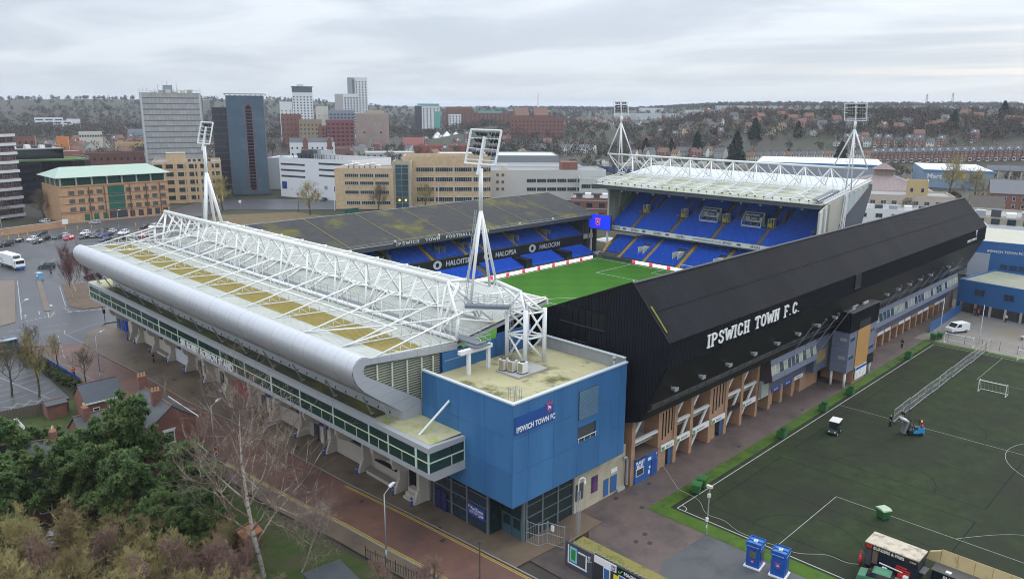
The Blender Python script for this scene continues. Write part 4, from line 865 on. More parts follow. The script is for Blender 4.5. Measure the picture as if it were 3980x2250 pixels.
def aisle(parent, face, a, p0, z0, rows, dp, dz, m, w_=1.1, drift=0):
    b = MB()
    for r in range(rows):
        for h in range(2):
            p = p0+(r+h*.5)*dp; z = z0+(r+h*.5)*dz; q = a+drift*r
            if face == 'y': b.box(q, p, z-.1, q+w_, p+dp*.5, z+dz*.5+.02)
            else: b.box(p, q, z-.1, p+dp*.5, q+w_, z+dz*.5+.02)
    return b.build('aisle_steps', m, parent)
def vomitory(parent, face, a, p, z, w_=1.7, ln=2.6, h=2.2, m=None):
    m = m or palev
    for s in (0, w_):
        if face == 'x': MB().box(p, a+s-.08, z, p+ln, a+s+.08, z+h).build('vomitory_wall', m, parent)
        else: MB().box(a+s-.08, p, z, a+s+.08, p+ln, z+h).build('vomitory_wall', m, parent)
    if face == 'x': MB().box(p+ln-.15, a, z, p+ln, a+w_, z+h).build('vomitory_back', white, parent); MB().box(p+ln-.2, a+.3, z+.9, p+ln-.16, a+1.2, z+h-.3).build('block_sign', dgrey, parent)
    else: MB().box(a, p+ln-.15, z, a+w_, p+ln, z+h).build('vomitory_back', white, parent); MB().box(a+.3, p+ln-.2, z+.9, a+1.2, p+ln-.16, z+h-.3).build('block_sign', dgrey, parent)

# ---------------------------------------------------------------- Cobbold stand
cs = thing('east_stand', 'low stand under a mossy dark grey roof, club lettering on its fascia', 'grandstand')
croof = mat('mossy_grey_roof', (.054, .053, .053), .88, .25, .5, spec=.15, bump=.3, bsc=6, col2=(.135, .125, .03), c2sc=.07, c2lo=.52, c2hi=.66)
def cz(y): return 12.0+(y-151.8)*(5/21.5)
CX0, CX1 = 84, 191
for i in range(7):
    x0 = CX0+i*(CX1-CX0)/7; x1 = x0+(CX1-CX0)/7-.04
    MB().prism([(151.8, cz(151.8)), (173.3, cz(173.3)), (173.3, cz(173.3)-.3), (151.8, 11.7)], 'x', x0, x1).build('roof_sheet', croof, cs)
    MB().bar((x0-.02, 151.9, cz(151.9)+.06), (x0-.02, 173.2, cz(173.2)+.06), .22, .1).build('roof_seam', mat('mossy_seam', (.17, .165, .06), .8, .3, 1), cs)
MB().prism([(173.31, 17), (180, 14.5), (180, 14.2), (173.31, 16.7)], 'x', CX0, CX1).build('rear_roof_sheet', croof, cs)
MB().box(CX0, 173.2, 17.0, CX1, 173.45, 17.12).build('ridge_cap', greysteel, cs)
b = MB(); ribbed(b, (CX0, 151.78, 10.9), (CX1, 151.78, 10.9), (CX0, 151.78, 12.0), .5, .05, (0, -1, 0)); b.build('roof_fascia', mat('dark_fascia', (.075, .08, .095), .6, .1), cs)
MB().box(CX0, 151.7, 12.02, CX1, 151.95, 12.14).build('gutter', greysteel, cs)
b = MB()
for i in range(60): b.tube((CX0+i*1.8, 152, 12.1), (CX0+i*1.8, 152, 12.75), .025, 4)
b.tube((CX0, 152, 12.7), (CX1, 152, 12.7), .025, 4); b.build('roof_edge_rail', greysteel, cs)
for x in (112, 126, 141, 156, 170): MB().box(x, 152.2, 12.2, x+.4, 152.6, 12.7).build('roof_lamp', white, cs)
MB().box(111.2, 151.66, 11.32, 142.4, 151.72, 12.3).build('name_board', dgrey, cs)
slab_text('IPSWICH  TOWN  FOOTBALL  CLUB', .78, 1.18, white, cs, (111.9, 151.64, 11.44), (1, 0, 0), ext=.05, st=.19)
terrace('upper_terrace', cs, 'y', CX0, 186, 153.0, 5.7, 22, .8, .40, terr, 4.5)
ag = [124.2, 136.0, 143, 155.4, 168.6, 112.4, 100]
gaps = [(a-.1, a+1.2, 0, 9) for a in ag]+[(a-.5, a+1.8, 3, 9) for a in (111, 129, 137.8, 157, 171.2)]
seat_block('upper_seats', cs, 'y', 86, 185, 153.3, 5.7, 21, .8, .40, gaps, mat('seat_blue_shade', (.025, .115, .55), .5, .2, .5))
for a in ag: aisle(cs, 'y', a, 153.0, 5.72, 9, .8, .40, stepy)
for a in (111, 129.0, 137.8, 157, 171.2): vomitory(cs, 'y', a-.5, 155.2, 6.6, 2.0, 4.2, 1.9)
MB().box(CX0, 152.2, 3.2, 184.5, 152.6, 5.95).build('balcony_front', mat('black_hoarding', (.014, .015, .018), .5, .1), cs); MB().box(CX0, 152.0, 5.95, 184.5, 152.7, 6.05).build('balcony_cap', dgrey, cs)
MB().box(184.5, 152.1, 4.7, 189, 152.5, 6.1).build('white_banner', concrete, cs)
halow = mat('halo_silver', (.55, .57, .6), .5, .06)
for x, s_ in ((110.2, 'HALOCRM'), (128.1, 'HALOITSM'), (146.2, 'HALOPSA'), (164.2, 'HALOCRM')): text(s_, 1.95, halow, cs, (x, 152.16, 3.95), (1, 0, 0), bold=.03, squeeze=.98, name='hoarding_lettering', shear=.1, ext=.04)
for x in (107.5, 125.3, 143.2, 161.2):
    b = MB()
    for i in range(20):
        a, c = 2*pi*i/20, 2*pi*(i+1)/20
        b.add([(x+R*cos(t)*(1.25 if R > 1 else 1), 152.15-.03*k, 4.62+R*sin(t)) for t in (a, c) for R in (.62, 1.15) for k in (0, 1)], [(1, 3, 7, 5), (2, 0, 4, 6)])
    b.build('halo_ring', halow, cs)
terrace('lower_terrace', cs, 'y', 90, 184, 146.2, .8, 7, .8, .3, terr); lg = [(152.0, 155.4, 0, 9), (169.2, 172.4, 0, 9), (136.5, 139.5, 0, 9)]
seat_block('lower_seats', cs, 'y', 92, 183, 146.3, .8, 7, .8, .3, lg)
for x in (152.4, 169.6): MB().box(x, 146.2, .9, x+2.6, 151.8, 3.2).build('players_tunnel', black, cs)
MB().box(CX0, 152.62, 0, 186, 153, 5.6).build('understand_wall', black, cs); MB().box(CX0, 171, 5, 187, 171.4, 16).build('rear_wall', mat('dark_rear', (.04, .042, .05), .7, .1), cs)
for x in (186.5, 190.5): MB().box(x, 152, 0, x+.4, 172.8, 12.2).build('end_frame', dgrey, cs)
MB().box(186.9, 158, 7, 190.4, 172, 11.5).build('end_glazing', mat('end_glazing', (.25, .26, .2), .3, .4, .6), cs)
for x in rng(7, 95, 15): MB().tube((x, 152.8, 6), (x, 152.8, 11.6), .12, 6).build('roof_post', dgrey, cs)
# pitch-side boards
for k, (x, w_) in enumerate([(100+i*6.2, 6.1) for i in range(13)]):
    t = thing('advertising_board', 'lit red and white advertising board along the far touchline, %s from the left' % ordn[k], 'advertising board', (x, 145.0, 0), 0, 'lit boards beside the pitch')
    MB().box(0, 0, .05, w_, .15, .95).build('screen', mat('led_white', (.95, .86, .88), .5, .05, emit=.75), t); MB().box(-.02, -.02, .0, w_+.02, .2, .05).build('frame', dgrey, t)
    MB().box(0, -.03, .06, 1.2, 0, .94).build('red_field', mat('led_red', (.9, .03, .09), .5, .05, emit=.6), t)
    b = MB(); x_ = 1.5
    for wd in (.9, .7, .5, 1.0):
        b.box(x_, -.03, .28, x_+wd, 0, .36); b.box(x_, -.03, .62, x_+wd, 0, .7); x_ += wd+.25
    b.build('lettering', MATS['led_red'], t)
for k in range(7):
    y = 142.2-11.8-6.1*(k+1)+2
    t = thing('advertising_board', 'lit red and white advertising board behind the far goal line, %s from the left' % ordn[k], 'advertising board', (183.2, y, 0), 0, 'lit boards behind the far goal')
    MB().box(0, 0, .05, .15, 6.0, .95).build('screen', MATS['led_white'], t); MB().box(-.02, -.02, 0, .2, 6.02, .05).build('frame', dgrey, t); MB().box(-.03, 4.8, .06, 0, 6, .94).build('red_field', MATS['led_red'], t)
MB().box(183.3, 133, 0, 183.5, 143.5, .95).build('dark_board', dgrey, label='plain dark board behind the far goal line by the corner', cat='advertising board')

# ---------------------------------------------------------------- Sir Alf Ramsey stand
ars = thing('south_stand', 'two tier blue seated stand under a pale roof with white pyramid struts', 'grandstand')
aroof = mat('pale_green_grey_roof', (.42, .43, .36), .6, .12, .25, col2=(.30, .31, .19), c2sc=.12, c2lo=.42, c2hi=.62)
def az_(x): return 21.7+(x-187.3)*.135
AY0, AY1 = 79.3, 151.0
for k in range(10):
    y0 = 79.4+k*7.16
    MB().prism([(187.3, az_(187.3)), (204.9, az_(204.9)), (204.9, az_(204.9)-.25), (187.3, 21.3)], 'y', y0, y0+7.1).build('roof_sheet', aroof, ars)
    MB().prism([(205, az_(205)), (219, az_(219)), (219, az_(219)-.25), (205, az_(205)-.25)], 'y', y0, y0+7.1).build('roof_sheet', mat('white_roof_clean', (.52, .54, .54), .5, .06), ars)
MB().box(186.9, AY0-.2, 20.7, 187.35, AY1+.6, 21.75).build('roof_front_fascia', mat('dark_fascia', (.075, .08, .095), .6, .1), ars); MB().box(186.7, AY0-.2, 21.76, 187.5, AY1+.6, 21.9).build('roof_gutter', concrete, ars)
for k in range(11):
    y = 150.8-7.03*k
    b = MB(); b.bar((188, y, az_(188)+.45), (203, y, az_(203)+.45), .16, .14); b.bar((188, y, az_(188)+1.0), (203, y, az_(203)+1.0), .16, .14)
    for i in range(14): x = 188.6+i*1.05; b.bar((x, y, az_(x)+.4), (x, y, az_(x)+1.0), .3, .14)
    b.build('castellated_beam', white, ars)
for x in (189.5, 193, 196.6, 201, 206): MB().tube((x, AY0, az_(x)+.5), (x, AY1, az_(x)+.5), .09, 5).build('purlin', white, ars)
MB().tube((202, 157.3, 30.1), (202, 74.7, 30.1), .3, 10).build('ridge_pipe', white, ars, smooth=True)
for k in range(10):
    y = 147.4-7.05*k; A = (202, y, 29.9)
    for dx, dy, r in ((-4.5, 3.4, .16), (-4.5, -3.4, .16), (5.5, 3.4, .14), (5.5, -3.4, .14), (5.5, 0, .08), (1, 3.2, .08)):
        MB().tube(A, (202+dx, y+dy, az_(202+dx)+.4), r, 6).build('pyramid_leg', white, ars, smooth=True)
    if k < 9:
        for dy in (-.5, .5): MB().tube((202, y-3.52, 29.9), (207.5, y-3.52+dy, az_(207)+.5), .08, 5).build('hanger', white, ars)
for s, y in ((1, 157.0), (-1, 75.0)):
    MB().tube((202, y, 30.1), (202, y-s*5, 24.6), .13, 6).build('end_strut', white, ars); MB().tube((202, y, 30.1), (206, y-s*4.5, 24.8), .13, 6).build('end_strut', white, ars)
for k, (ya, yb) in enumerate(((104, 97), (111, 104), (83, 90))):
    MB().tube((188.5, ya, 22.4), (196.6, yb, 23.4), .1, 5).build('wind_brace', white, ars); MB().tube((188.5, yb, 22.4), (196.6, ya, 23.4), .1, 5).build('wind_brace', white, ars)
# tiers
UT = dict(p0=190.4, z0=9.0, rows=25, dp=.76, dz=.44)
terrace('upper_terrace', ars, 'x', AY0+1, 146.9, 190.3, 9.0, 25, .76, .44, terr, 8.0)
ua = [137.6, 123.9, 110.1, 96.3, 82.5]
ug = [(a-.1, a+1.2, 0, 9) for a in ua]+[(a-1.2, a+2.4, 8, 12) for a in ua]+[(a+1.2, a+2.6, 12, 25) for a in ua]+[(a-2.3-.3*0, a-1.1, 12, 19) for a in ua]+[(112.6, 118.6, 9, 14), (99.2, 105.2, 9, 14)]
seat_block('upper_seats', ars, 'x', AY0+1.5, 146.3, 190.5, 9.0, 24, .76, .44, ug)
for a in ua:
    aisle(ars, 'x', a, 190.3, 9.02, 9, .76, .44, stepb); aisle(ars, 'x', a+1.3, 199.4, 14.3, 12, .76, .44, stepb, 1.1, 0); aisle(ars, 'x', a-2.2, 199.4, 14.3, 8, .76, .44, stepb, 1.0, .28)
    vomitory(ars, 'x', a-.3, 197.0, 13.0, 1.6, 1.6, 2.6, cream); MB().box(196.9, a, 13.2, 197.2, a+1.1, 14.4).build('steward_board', mat('amber_board', (.5, .32, .06), .6, .15), ars)
    for s in (-1.5, 1.6): MB().box(196.6, a+s, 13.3, 196.8, a+s+1.2, 13.8).build('green_barrier', mat('grey_green_barrier', (.12, .2, .2), .6, .1), ars)
for y in (112.7, 99.3):
    MB().box(198.4, y, 14.0, 198.6, y+5.8, 16.8).build('box_back', cream, ars)
    for s in (0, 5.8): MB().prism([(196.2, 13.2), (198.4, 13.2), (198.4, 16.8), (196.2, 14.4)], 'y', y+s-.08, y+s+.08).build('box_side', white, ars)
    MB().box(196.2, y, 12.9, 198.4, y+5.8, 13.3).build('box_floor', cream, ars); MB().box(198.3, y+.4, 15.5, 198.38, y+5.6, 16.6).build('box_sign', mat('navy_sign', (.03, .05, .16), .5, .05), ars); MB().box(198.3, y+1.6, 14.6, 198.38, y+4.4, 15.48).build('box_sign', MATS['navy_sign'], ars)
    text('SIR ALF RAMSEY', .72, white, ars, (198.25, y+5.55, 15.75), (0, -1, 0), name='box_lettering', bold=.015, squeeze=.82); text('STAND', .72, white, ars, (198.25, y+4.1, 14.78), (0, -1, 0), name='box_lettering', bold=.015, squeeze=.85)
    for k in range(3): MB().box(196.4, y+.6+k*2.1, 13.3, 196.9, y+1.5+k*2.1, 14.0).build('box_seat', seatblue, ars)
MB().box(189.9, AY0+1, 8.0, 190.25, 147.2, 9.25).build('tier_front', mat('tier_white', (.62, .64, .66), .5, .05), ars); lt = mat('tier_lettering', (.08, .085, .1), .6, .05)
for y in (145.0, 138.0, 129.8, 121.9, 106.9, 98.6, 90): text('SEVEN', .98, lt, ars, (189.87, y, 8.3), (0, -1, 0), name='tier_lettering', bold=.015, ext=.02)
text('WWW.SEVENGROUP.CO.UK', .72, lt, ars, (189.87, 116.6, 8.36), (0, -1, 0), name='tier_lettering', ext=.02)
for y in (141.1, 133.9, 125.6, 102.6): MB().box(189.86, y-1.2, 8.4, 189.9, y, 8.95).build('tier_logo', lt, ars)
terrace('lower_terrace', ars, 'x', AY0+1, 146, 184.0, .9, 13, .76, .42, terr)
la = [137.3, 128.2, 116.6, 104.6, 92]
lg = [(a-.1, a+1.2, 0, 20) for a in la]+[(a-.4, a+2.2, 4, 9) for a in (131, 118.9, 105.8, 93)]+[(138.4, 147, 0, 20)]
seat_block('lower_seats', ars, 'x', AY0+1.5, 145.6, 184.1, .9, 13, .76, .42, lg); seat_block('corner_seats', ars, 'x', 138.6, 144.4, 185.6, 1.7, 10, .76, .42)
for a in la: aisle(ars, 'x', a, 184.0, .92, 13, .76, .42, stepy)
for a in (131, 118.9, 105.8, 93): vomitory(ars, 'x', a, 186.6, 2.4, 1.7, 3.2, 2.0, white)
MB().prism([(184, .2), (186.5, .2), (189.5, 4.2), (188.6, 4.2)], 'y', 144.6, 145.6).build('yellow_corner', stepy, ars); MB().box(189.9, AY0+1, 7.6, 193, 147.2, 7.99).build('tier_soffit', dgrey, ars)
# side walls
sw = mat('side_wall_cream', (.46, .44, .37), .7, .1, .4); swg = mat('side_wall_grey', (.36, .37, .38), .6, .08)
MB().prism([(190.4, 8.0), (190.4, 11), (206, 20.4), (210.5, 20.4), (210.5, 8.0)], 'y', 147.0, 147.3).build('side_wall', swg, ars)
for i in range(7): x = 190.6+i*2.8; MB().prism([(x, 10.2+i*1.67), (x+2.7, 11.8+i*1.67), (x+2.7, az_(x)-.4), (x, az_(x)-.4)], 'y', 147.4, 147.5).build('side_wall_panel', sw, ars)
for x in (190.5, 196.2, 202): MB().box(x-.25, 147.0, 8, x+.25, 147.6, az_(x)-.3).build('side_column', sw, ars)
MB().box(209.5, AY0, 0, 210, 147, az_(209)-.3).build('rear_wall', dgrey, ars)
MB().prism([(185.6, 0), (185.6, 20.2), (190, 22.0), (217, 25.6), (197.5, 16.0), (197.5, 0)], 'y', 78.6, 79.1).build('side_wall', sw, ars)
MB().prism([(217, 25.5), (217, 23.8), (205, 0), (197.6, 0), (197.6, 16)], 'y', 78.5, 79.2).build('dark_rake', mat('dark_slate_clad', (.07, .08, .10), .6, .1), ars); MB().box(197.6, 79.2, 0, 209, 80, 16).build('rear_block', sw, ars)
for i in range(6): x = 199+i*3; MB().prism([(x, 16.8+(x-197.5)*.49), (x+2.9, 18.2+(x-197.5)*.49), (x+2.9, az_(x)-.15), (x, az_(x)-.15)], 'y', 78.4, 78.5).build('side_wall_panel', mat('pale_blue_grey_panel', (.40, .45, .46), .5, .08), ars)
for x in (185.8, 188.2, 190.4): MB().box(x-.3, 78.2, 0, x+.3, 78.6, az_(x)-.2 if x > 187 else 20.5).build('side_column', white if x < 190 else sw, ars)
MB().bar((188.0, 79.0, az_(188)+.3), (217, 79.0, az_(217)+.3), .5, .35).build('roof_edge_beam', white, ars); b = MB(); b.bar((188, 79.0, az_(188)+1.0), (217, 79.0, az_(217)+1.0), .15, .15)
for i in range(28): x = 188.5+i; b.bar((x, 79, az_(x)+.4), (x, 79, az_(x)+1.0), .3, .14)
b.build('castellated_beam', white, ars)
MB().prism([(188.5, 22.6), (200, 24.2), (200, 24.5), (188.5, 22.9)], 'y', 80.3, 82.2).build('roof_walkway', walk, ars)
# lattice leg under the right mast
b = MB(); ra = (190.5, 76.6); 
for p in ((0, 0), (1.6, 0), (0, 1.2), (1.6, 1.2)): b.tube((194+p[0], 76.6+p[1], 0), (199+p[0]*.4, 78+p[1]*.3, 24.2), .12, 6)
for i in range(8):
    t0, t1 = i/8, (i+1)/8
    P_ = lambda t, k: (194+5*t+k*(1.6-.96*t), 76.6+1.4*t, 24.2*t)
    b.tube(P_(t0, i % 2), P_(t1, (i+1) % 2), .07, 5); b.tube(P_(t1, 0), P_(t1, 1), .06, 5)
b.build('lattice_leg', white, ars)
for y in rng(12, 84, 5.6): MB().box(187.4, y, 20.1, 187.9, y+.4, 20.5).build('roof_floodlight', concrete, ars)
b = MB()
for i in range(30): y = 80+i*2.4; b.tube((187, y, 21.9), (187, y, 22.7), .04, 4); b.box(186.8, y-.2, 22.5, 187.1, y+.2, 22.8)
b.build('roof_edge_lamps', dgrey, ars, kind='stuff')
# goal, screen
def goal(x, y, wd, ht, dp, rz_, label, grp=None):
    t = thing('goal', label, 'goal', (x, y, .04), rz_, grp); b = MB(); r = .06
    b.path([(0, -wd/2, 0), (0, -wd/2, ht), (0, wd/2, ht), (0, wd/2, 0)], r, 8); b.build('frame', white, t)
    b = MB()
    for s in (-1, 1): b.path([(0, s*wd/2, ht), (dp*.35, s*wd/2, ht), (dp, s*wd/2, 0), (0, s*wd/2, 0)], .03, 5)
    b.tube((dp, -wd/2, 0), (dp, wd/2, 0), .04, 6); b.build('net_support', white, t)
    b = MB(); n = int(wd/.5)
    for i in range(n+1): y_ = -wd/2+i*wd/n; b.path([(0, y_, ht), (dp*.35, y_, ht), (dp, y_, 0)], .004, 3)
    for i in range(5): f = i/5; b.tube((dp*.35+dp*.65*f, -wd/2, ht*(1-f)), (dp*.35+dp*.65*f, wd/2, ht*(1-f)), .004, 3)
    b.build('net', white, t); return t
goal(181.76, 111.32, 7.32, 2.44, 2.0, 0, 'white goal at the far end of the bright green pitch')
sc = thing('video_screen', 'bright blue video screen with a red and white crest beside the far stand', 'video screen', (0, 0, 0))
MB().box(188, 144.6, 7.9, 188.6, 154.0, 12.2).build('display', mat('screen_blue', (.01, .03, .62), .4, .04, emit=.9), sc); MB().box(188.05, 144.5, 7.75, 188.7, 154.1, 12.35).build('casing', dgrey, sc)
for y in (146, 152.5): MB().box(188.7, y, 0, 189.2, y+.5, 8).build('support', white, sc)
crest(sc, (187.97, 149.4, 10.0), (0, -1, 0), 2.4, mat('screen_red', (.9, .05, .15), .5, .05, emit=.9))
MB().box(191, 148, 3.2, 199, 154, 3.5).build('corner_canopy', white, label='white flat canopy in the gap below the video screen', cat='canopy')
sheet('corner_ramp', [(184.5, 146.4), (196, 146.4), (198, 152), (184.5, 152)], .02, concrete)

# ---------------------------------------------------------------- floodlight masts
lampm = None
def head_parts(t, c, tilt, w_, h, face):
    """rectangular lamp frame centred at c; face=+1 looks to +X, -1 to -X"""
    global lampm
    cx_, cy_, c0 = c; P_ = lambda y, z: (cx_+face*tilt*(z/h), cy_+y, c0+z)
    b = MB(); b.path([P_(-w_/2, 0), P_(w_/2, 0), P_(w_/2, h), P_(-w_/2, h), P_(-w_/2, 0)], .13, 6); b.build('lamp_frame', white, t)
    for z in (.12*h, .45*h, .75*h): MB().tube(P_(-w_/2, z), P_(w_/2, z), .06, 5).build('frame_rail', white, t)
    MB().tube(P_(0, -1.2), P_(0, h*.8), .22, 8).build('frame_spine', white, t)
    for k in (-.32, -.2, .2, .32): MB().tube(P_(k*w_, -.5), P_(k*w_, h), .035, 5).build('ladder_rail', greysteel, t)
    if lampm is None:
        l = MB(); l.tube((0, 0, 0), (.35, 0, -.12), .18, 8, .3); l.tube((-.2, 0, .05), (0, 0, 0), .12, 6); lampm = l.mesh('lamp', mat('lamp_dark', (.05, .055, .06), .4, .2))
    for r in range(4):
        for k in range(6):
            y = (-.4+k*.115+(.0 if k < 3 else .11))*w_*1.0; p = P_(y, h*(.34+.19*r)); o = link('lamp', lampm, t, p); o.rotation_euler = (0, 0, 0 if face > 0 else pi)
def mast(label, feet, join, pole_top, head, hw, hh, tilt, face, radii=(.2, .3)):
    t = thing('floodlight_mast', label, 'floodlight', (0, 0, 0), 0, 'stadium floodlights'); j = V(join)
    for f in feet: MB().tube(f, (j.x, j.y, j.z), radii[0], 8, radii[0]*1.2).build('mast_leg', white, t, smooth=True)
    MB().tube(join, pole_top, radii[1], 10).build('mast_pole', white, t, smooth=True); head_parts(t, head, tilt, hw, hh, face)
    f0 = V(feet[0]); b = MB(); d = V((-.35, .35, 0))
    for s in (0, .45): b.tube(f0+d+V((s*.3, s, 0)), j+d+V((s*.3, s, 0)), .035, 5)
    for i in range(24): p = f0.lerp(j, i/24)+d; b.tube(p, p+V((.135, .45, 0)), .025, 4)
    b.build('ladder', greysteel, t); return t
near = mast('white four legged floodlight mast on the near end of the lattice roof', [(58.4, 64.9, 23.0), (61.6, 69.1, 24.3), (62.2, 65.7, 23.9), (64.3, 66.8, 24.0)], (61, 65.95, 33.2), (61, 65.95, 38), (61, 66.1, 38.5), 5.1, 3.85, 1.0, 1, (.16, .25))
t = near
for p, q_, r in (((60.9, 69.9, 24.0), (64.3, 66.8, 24.0), .17), ((64.3, 66.8, 24), (62.4, 60.7, 24.0), .26), ((62.4, 60.7, 24), (61.4, 58.9, 21.8), .16), ((62.4, 60.7, 24), (61.4, 61.9, 21.8), .16), ((62.4, 60.7, 24), (63.9, 58.3, 21.8), .16), ((62.4, 60.7, 24), (64.2, 61.4, 21.8), .16),
                 ((64.3, 66.8, 24), (61.2, 66.4, 20.2), .14), ((64.3, 66.8, 24), (64.2, 61.4, 21.8), .15), ((64.3, 66.8, 24), (61.4, 61.9, 21.8), .13), ((58.4, 64.9, 23), (61.2, 66.4, 20.2), .14), ((58.4, 64.9, 23), (58, 68.6, 24.65), .2), ((61.6, 69.1, 24.3), (58, 68.6, 24.65), .2), ((64.3, 66.8, 24), (68, 64.2, 21.3), .13), ((64.2, 61.4, 21.8), (68, 64.2, 21.3), .13), ((58.4, 64.9, 23), (61.4, 61.9, 21.8), .13), ((61.6, 69.1, 24.3), (62.2, 65.7, 23.9), .13), ((62.2, 65.7, 23.9), (61.2, 66.4, 20.2), .12)):
    MB().tube(p, q_, r, 8).build('base_ring_member', white, t, smooth=True)
tw2 = thing('truss_tower', 'white square lattice tower carrying the roof truss on the blue block roof', 'lattice tower')
TL = [(61.4, 61.9), (61.3, 58.8), (63.9, 58.2), (64.2, 61.3)]
for x, y in TL: MB().tube((x, y, 15.75), (x, y, 22.3), .26, 10).build('tower_leg', white, tw2, smooth=True)
for i in range(4):
    (x0, y0), (x1, y1) = TL[i], TL[(i+1) % 4]
    for z in (18.9, 21.9): MB().tube((x0, y0, z), (x1, y1, z), .13, 8).build('tower_tie', white, tw2, smooth=True)
    MB().tube((x0, y0, 19.0), (x1, y1, 15.95), .13, 8).build('tower_brace', white, tw2, smooth=True); MB().tube((x0, y0, 19.0), (x1, y1, 21.8), .13, 8).build('tower_brace', white, tw2, smooth=True)
MB().tube((61.4, 61.9, 18.9), (63.9, 58.2, 18.9), .1, 8).build('tower_tie', white, tw2)
pl = thing('mast_walkway', 'grey railed service walkway below the near floodlight mast', 'walkway')
MB().bar((57.6, 65.0, 22.4), (60.9, 61.0, 22.4), 1.0, .4).build('deck', walk, pl); MB().bar((57.6, 65.0, 22.15), (60.9, 61.0, 22.15), 1.1, .12).build('deck_edge', white, pl)
b = MB()
for i in range(8):
    p = V((57.6, 65, 22.6)).lerp(V((60.9, 61, 22.6)), i/7)
    for s in (-.5, .5): e = V((.77*s, .63*s, 0)); b.tube(p+e, p+e+V((0, 0, 1.1)), .025, 4)
for s in (-.5, .5):
    e = V((.77*s, .63*s, 0))
    for h in (.55, 1.1): b.tube(V((57.6, 65, 22.6+h))+e, V((60.9, 61, 22.6+h))+e, .025, 4)
for k in range(2): b.tube((60.7+k*.4, 60.6, 15.8), (60.7+k*.4, 60.6, 23.6), .03, 4)
for i in range(26): b.tube((60.7, 60.6, 15.9+i*.3), (61.1, 60.6, 15.9+i*.3), .02, 4)
b.build('handrail_and_ladder', greysteel, pl)
mast('white floodlight mast on the far left end of the lattice roof', [(62.5, 146.5, 21.8), (60.6, 141.4, 22.4), (64.5, 146, 22.2), (63.5, 140.4, 22.6)], (62.5, 143.4, 32.5), (62.5, 143.4, 37.4), (62.5, 143.6, 37.9), 5.1, 3.85, 1.0, 1, (.28, .3))
mast('white floodlight mast on the far stand beside the blue video screen', [(202, 152.9, 24.4), (202, 151.2, 24.4), (202, 157.3, 30.2), (202, 147.6, 30.2)], (202, 152.4, 40.2), (202, 152.4, 42.2), (202.4, 152.6, 42.4), 5.5, 4.2, .9, -1, (.17, .32))
mast('white floodlight mast on the far right end of the far stand', [(201.4, 79.4, 24.5), (201.4, 78.0, 24.5), (202, 83.4, 30.2), (202, 74.7, 30.2)], (201.6, 78.8, 40.0), (201.6, 78.8, 41.8), (202, 79.0, 42.0), 5.5, 4.2, .9, -1, (.17, .32))
# ---------------------------------------------------------------- small helpers for street things
def cyl(r, h, n=10, z=0): return MB().tube((0, 0, z), (0, 0, z+h), r, n)
tyre = mat('tyre_rubber', (.012, .012, .013), .8, .1)
# vehicles: profile along x (front is +x)
def wheel_mesh(r=.32, w_=.2):
    b = MB(); b.tube((0, -w_/2, 0), (0, w_/2, 0), r, 14); return b.mesh('tyre', tyre)
def rim_mesh(r=.2, w_=.22):
    b = MB(); b.tube((0, -w_/2, 0), (0, w_/2, 0), r, 10); return b.mesh('rim', greysteel)
WH, RM = wheel_mesh(), rim_mesh()
carp = mat('car_body', (.3, .3, .3), .25, .03, spec=.6); carglass = mat('car_glass', (.02, .025, .03), .06, .2, spec=.7)
def frustum(b, x0, x1, z0, X0, X1, z1, w0, w1):
    b.add([(x0, -w0, z0), (x1, -w0, z0), (x1, w0, z0), (x0, w0, z0), (X0, -w1, z1), (X1, -w1, z1), (X1, w1, z1), (X0, w1, z1)], [(0, 3, 2, 1), (4, 5, 6, 7), (0, 1, 5, 4), (1, 2, 6, 5), (2, 3, 7, 6), (3, 0, 4, 7)])
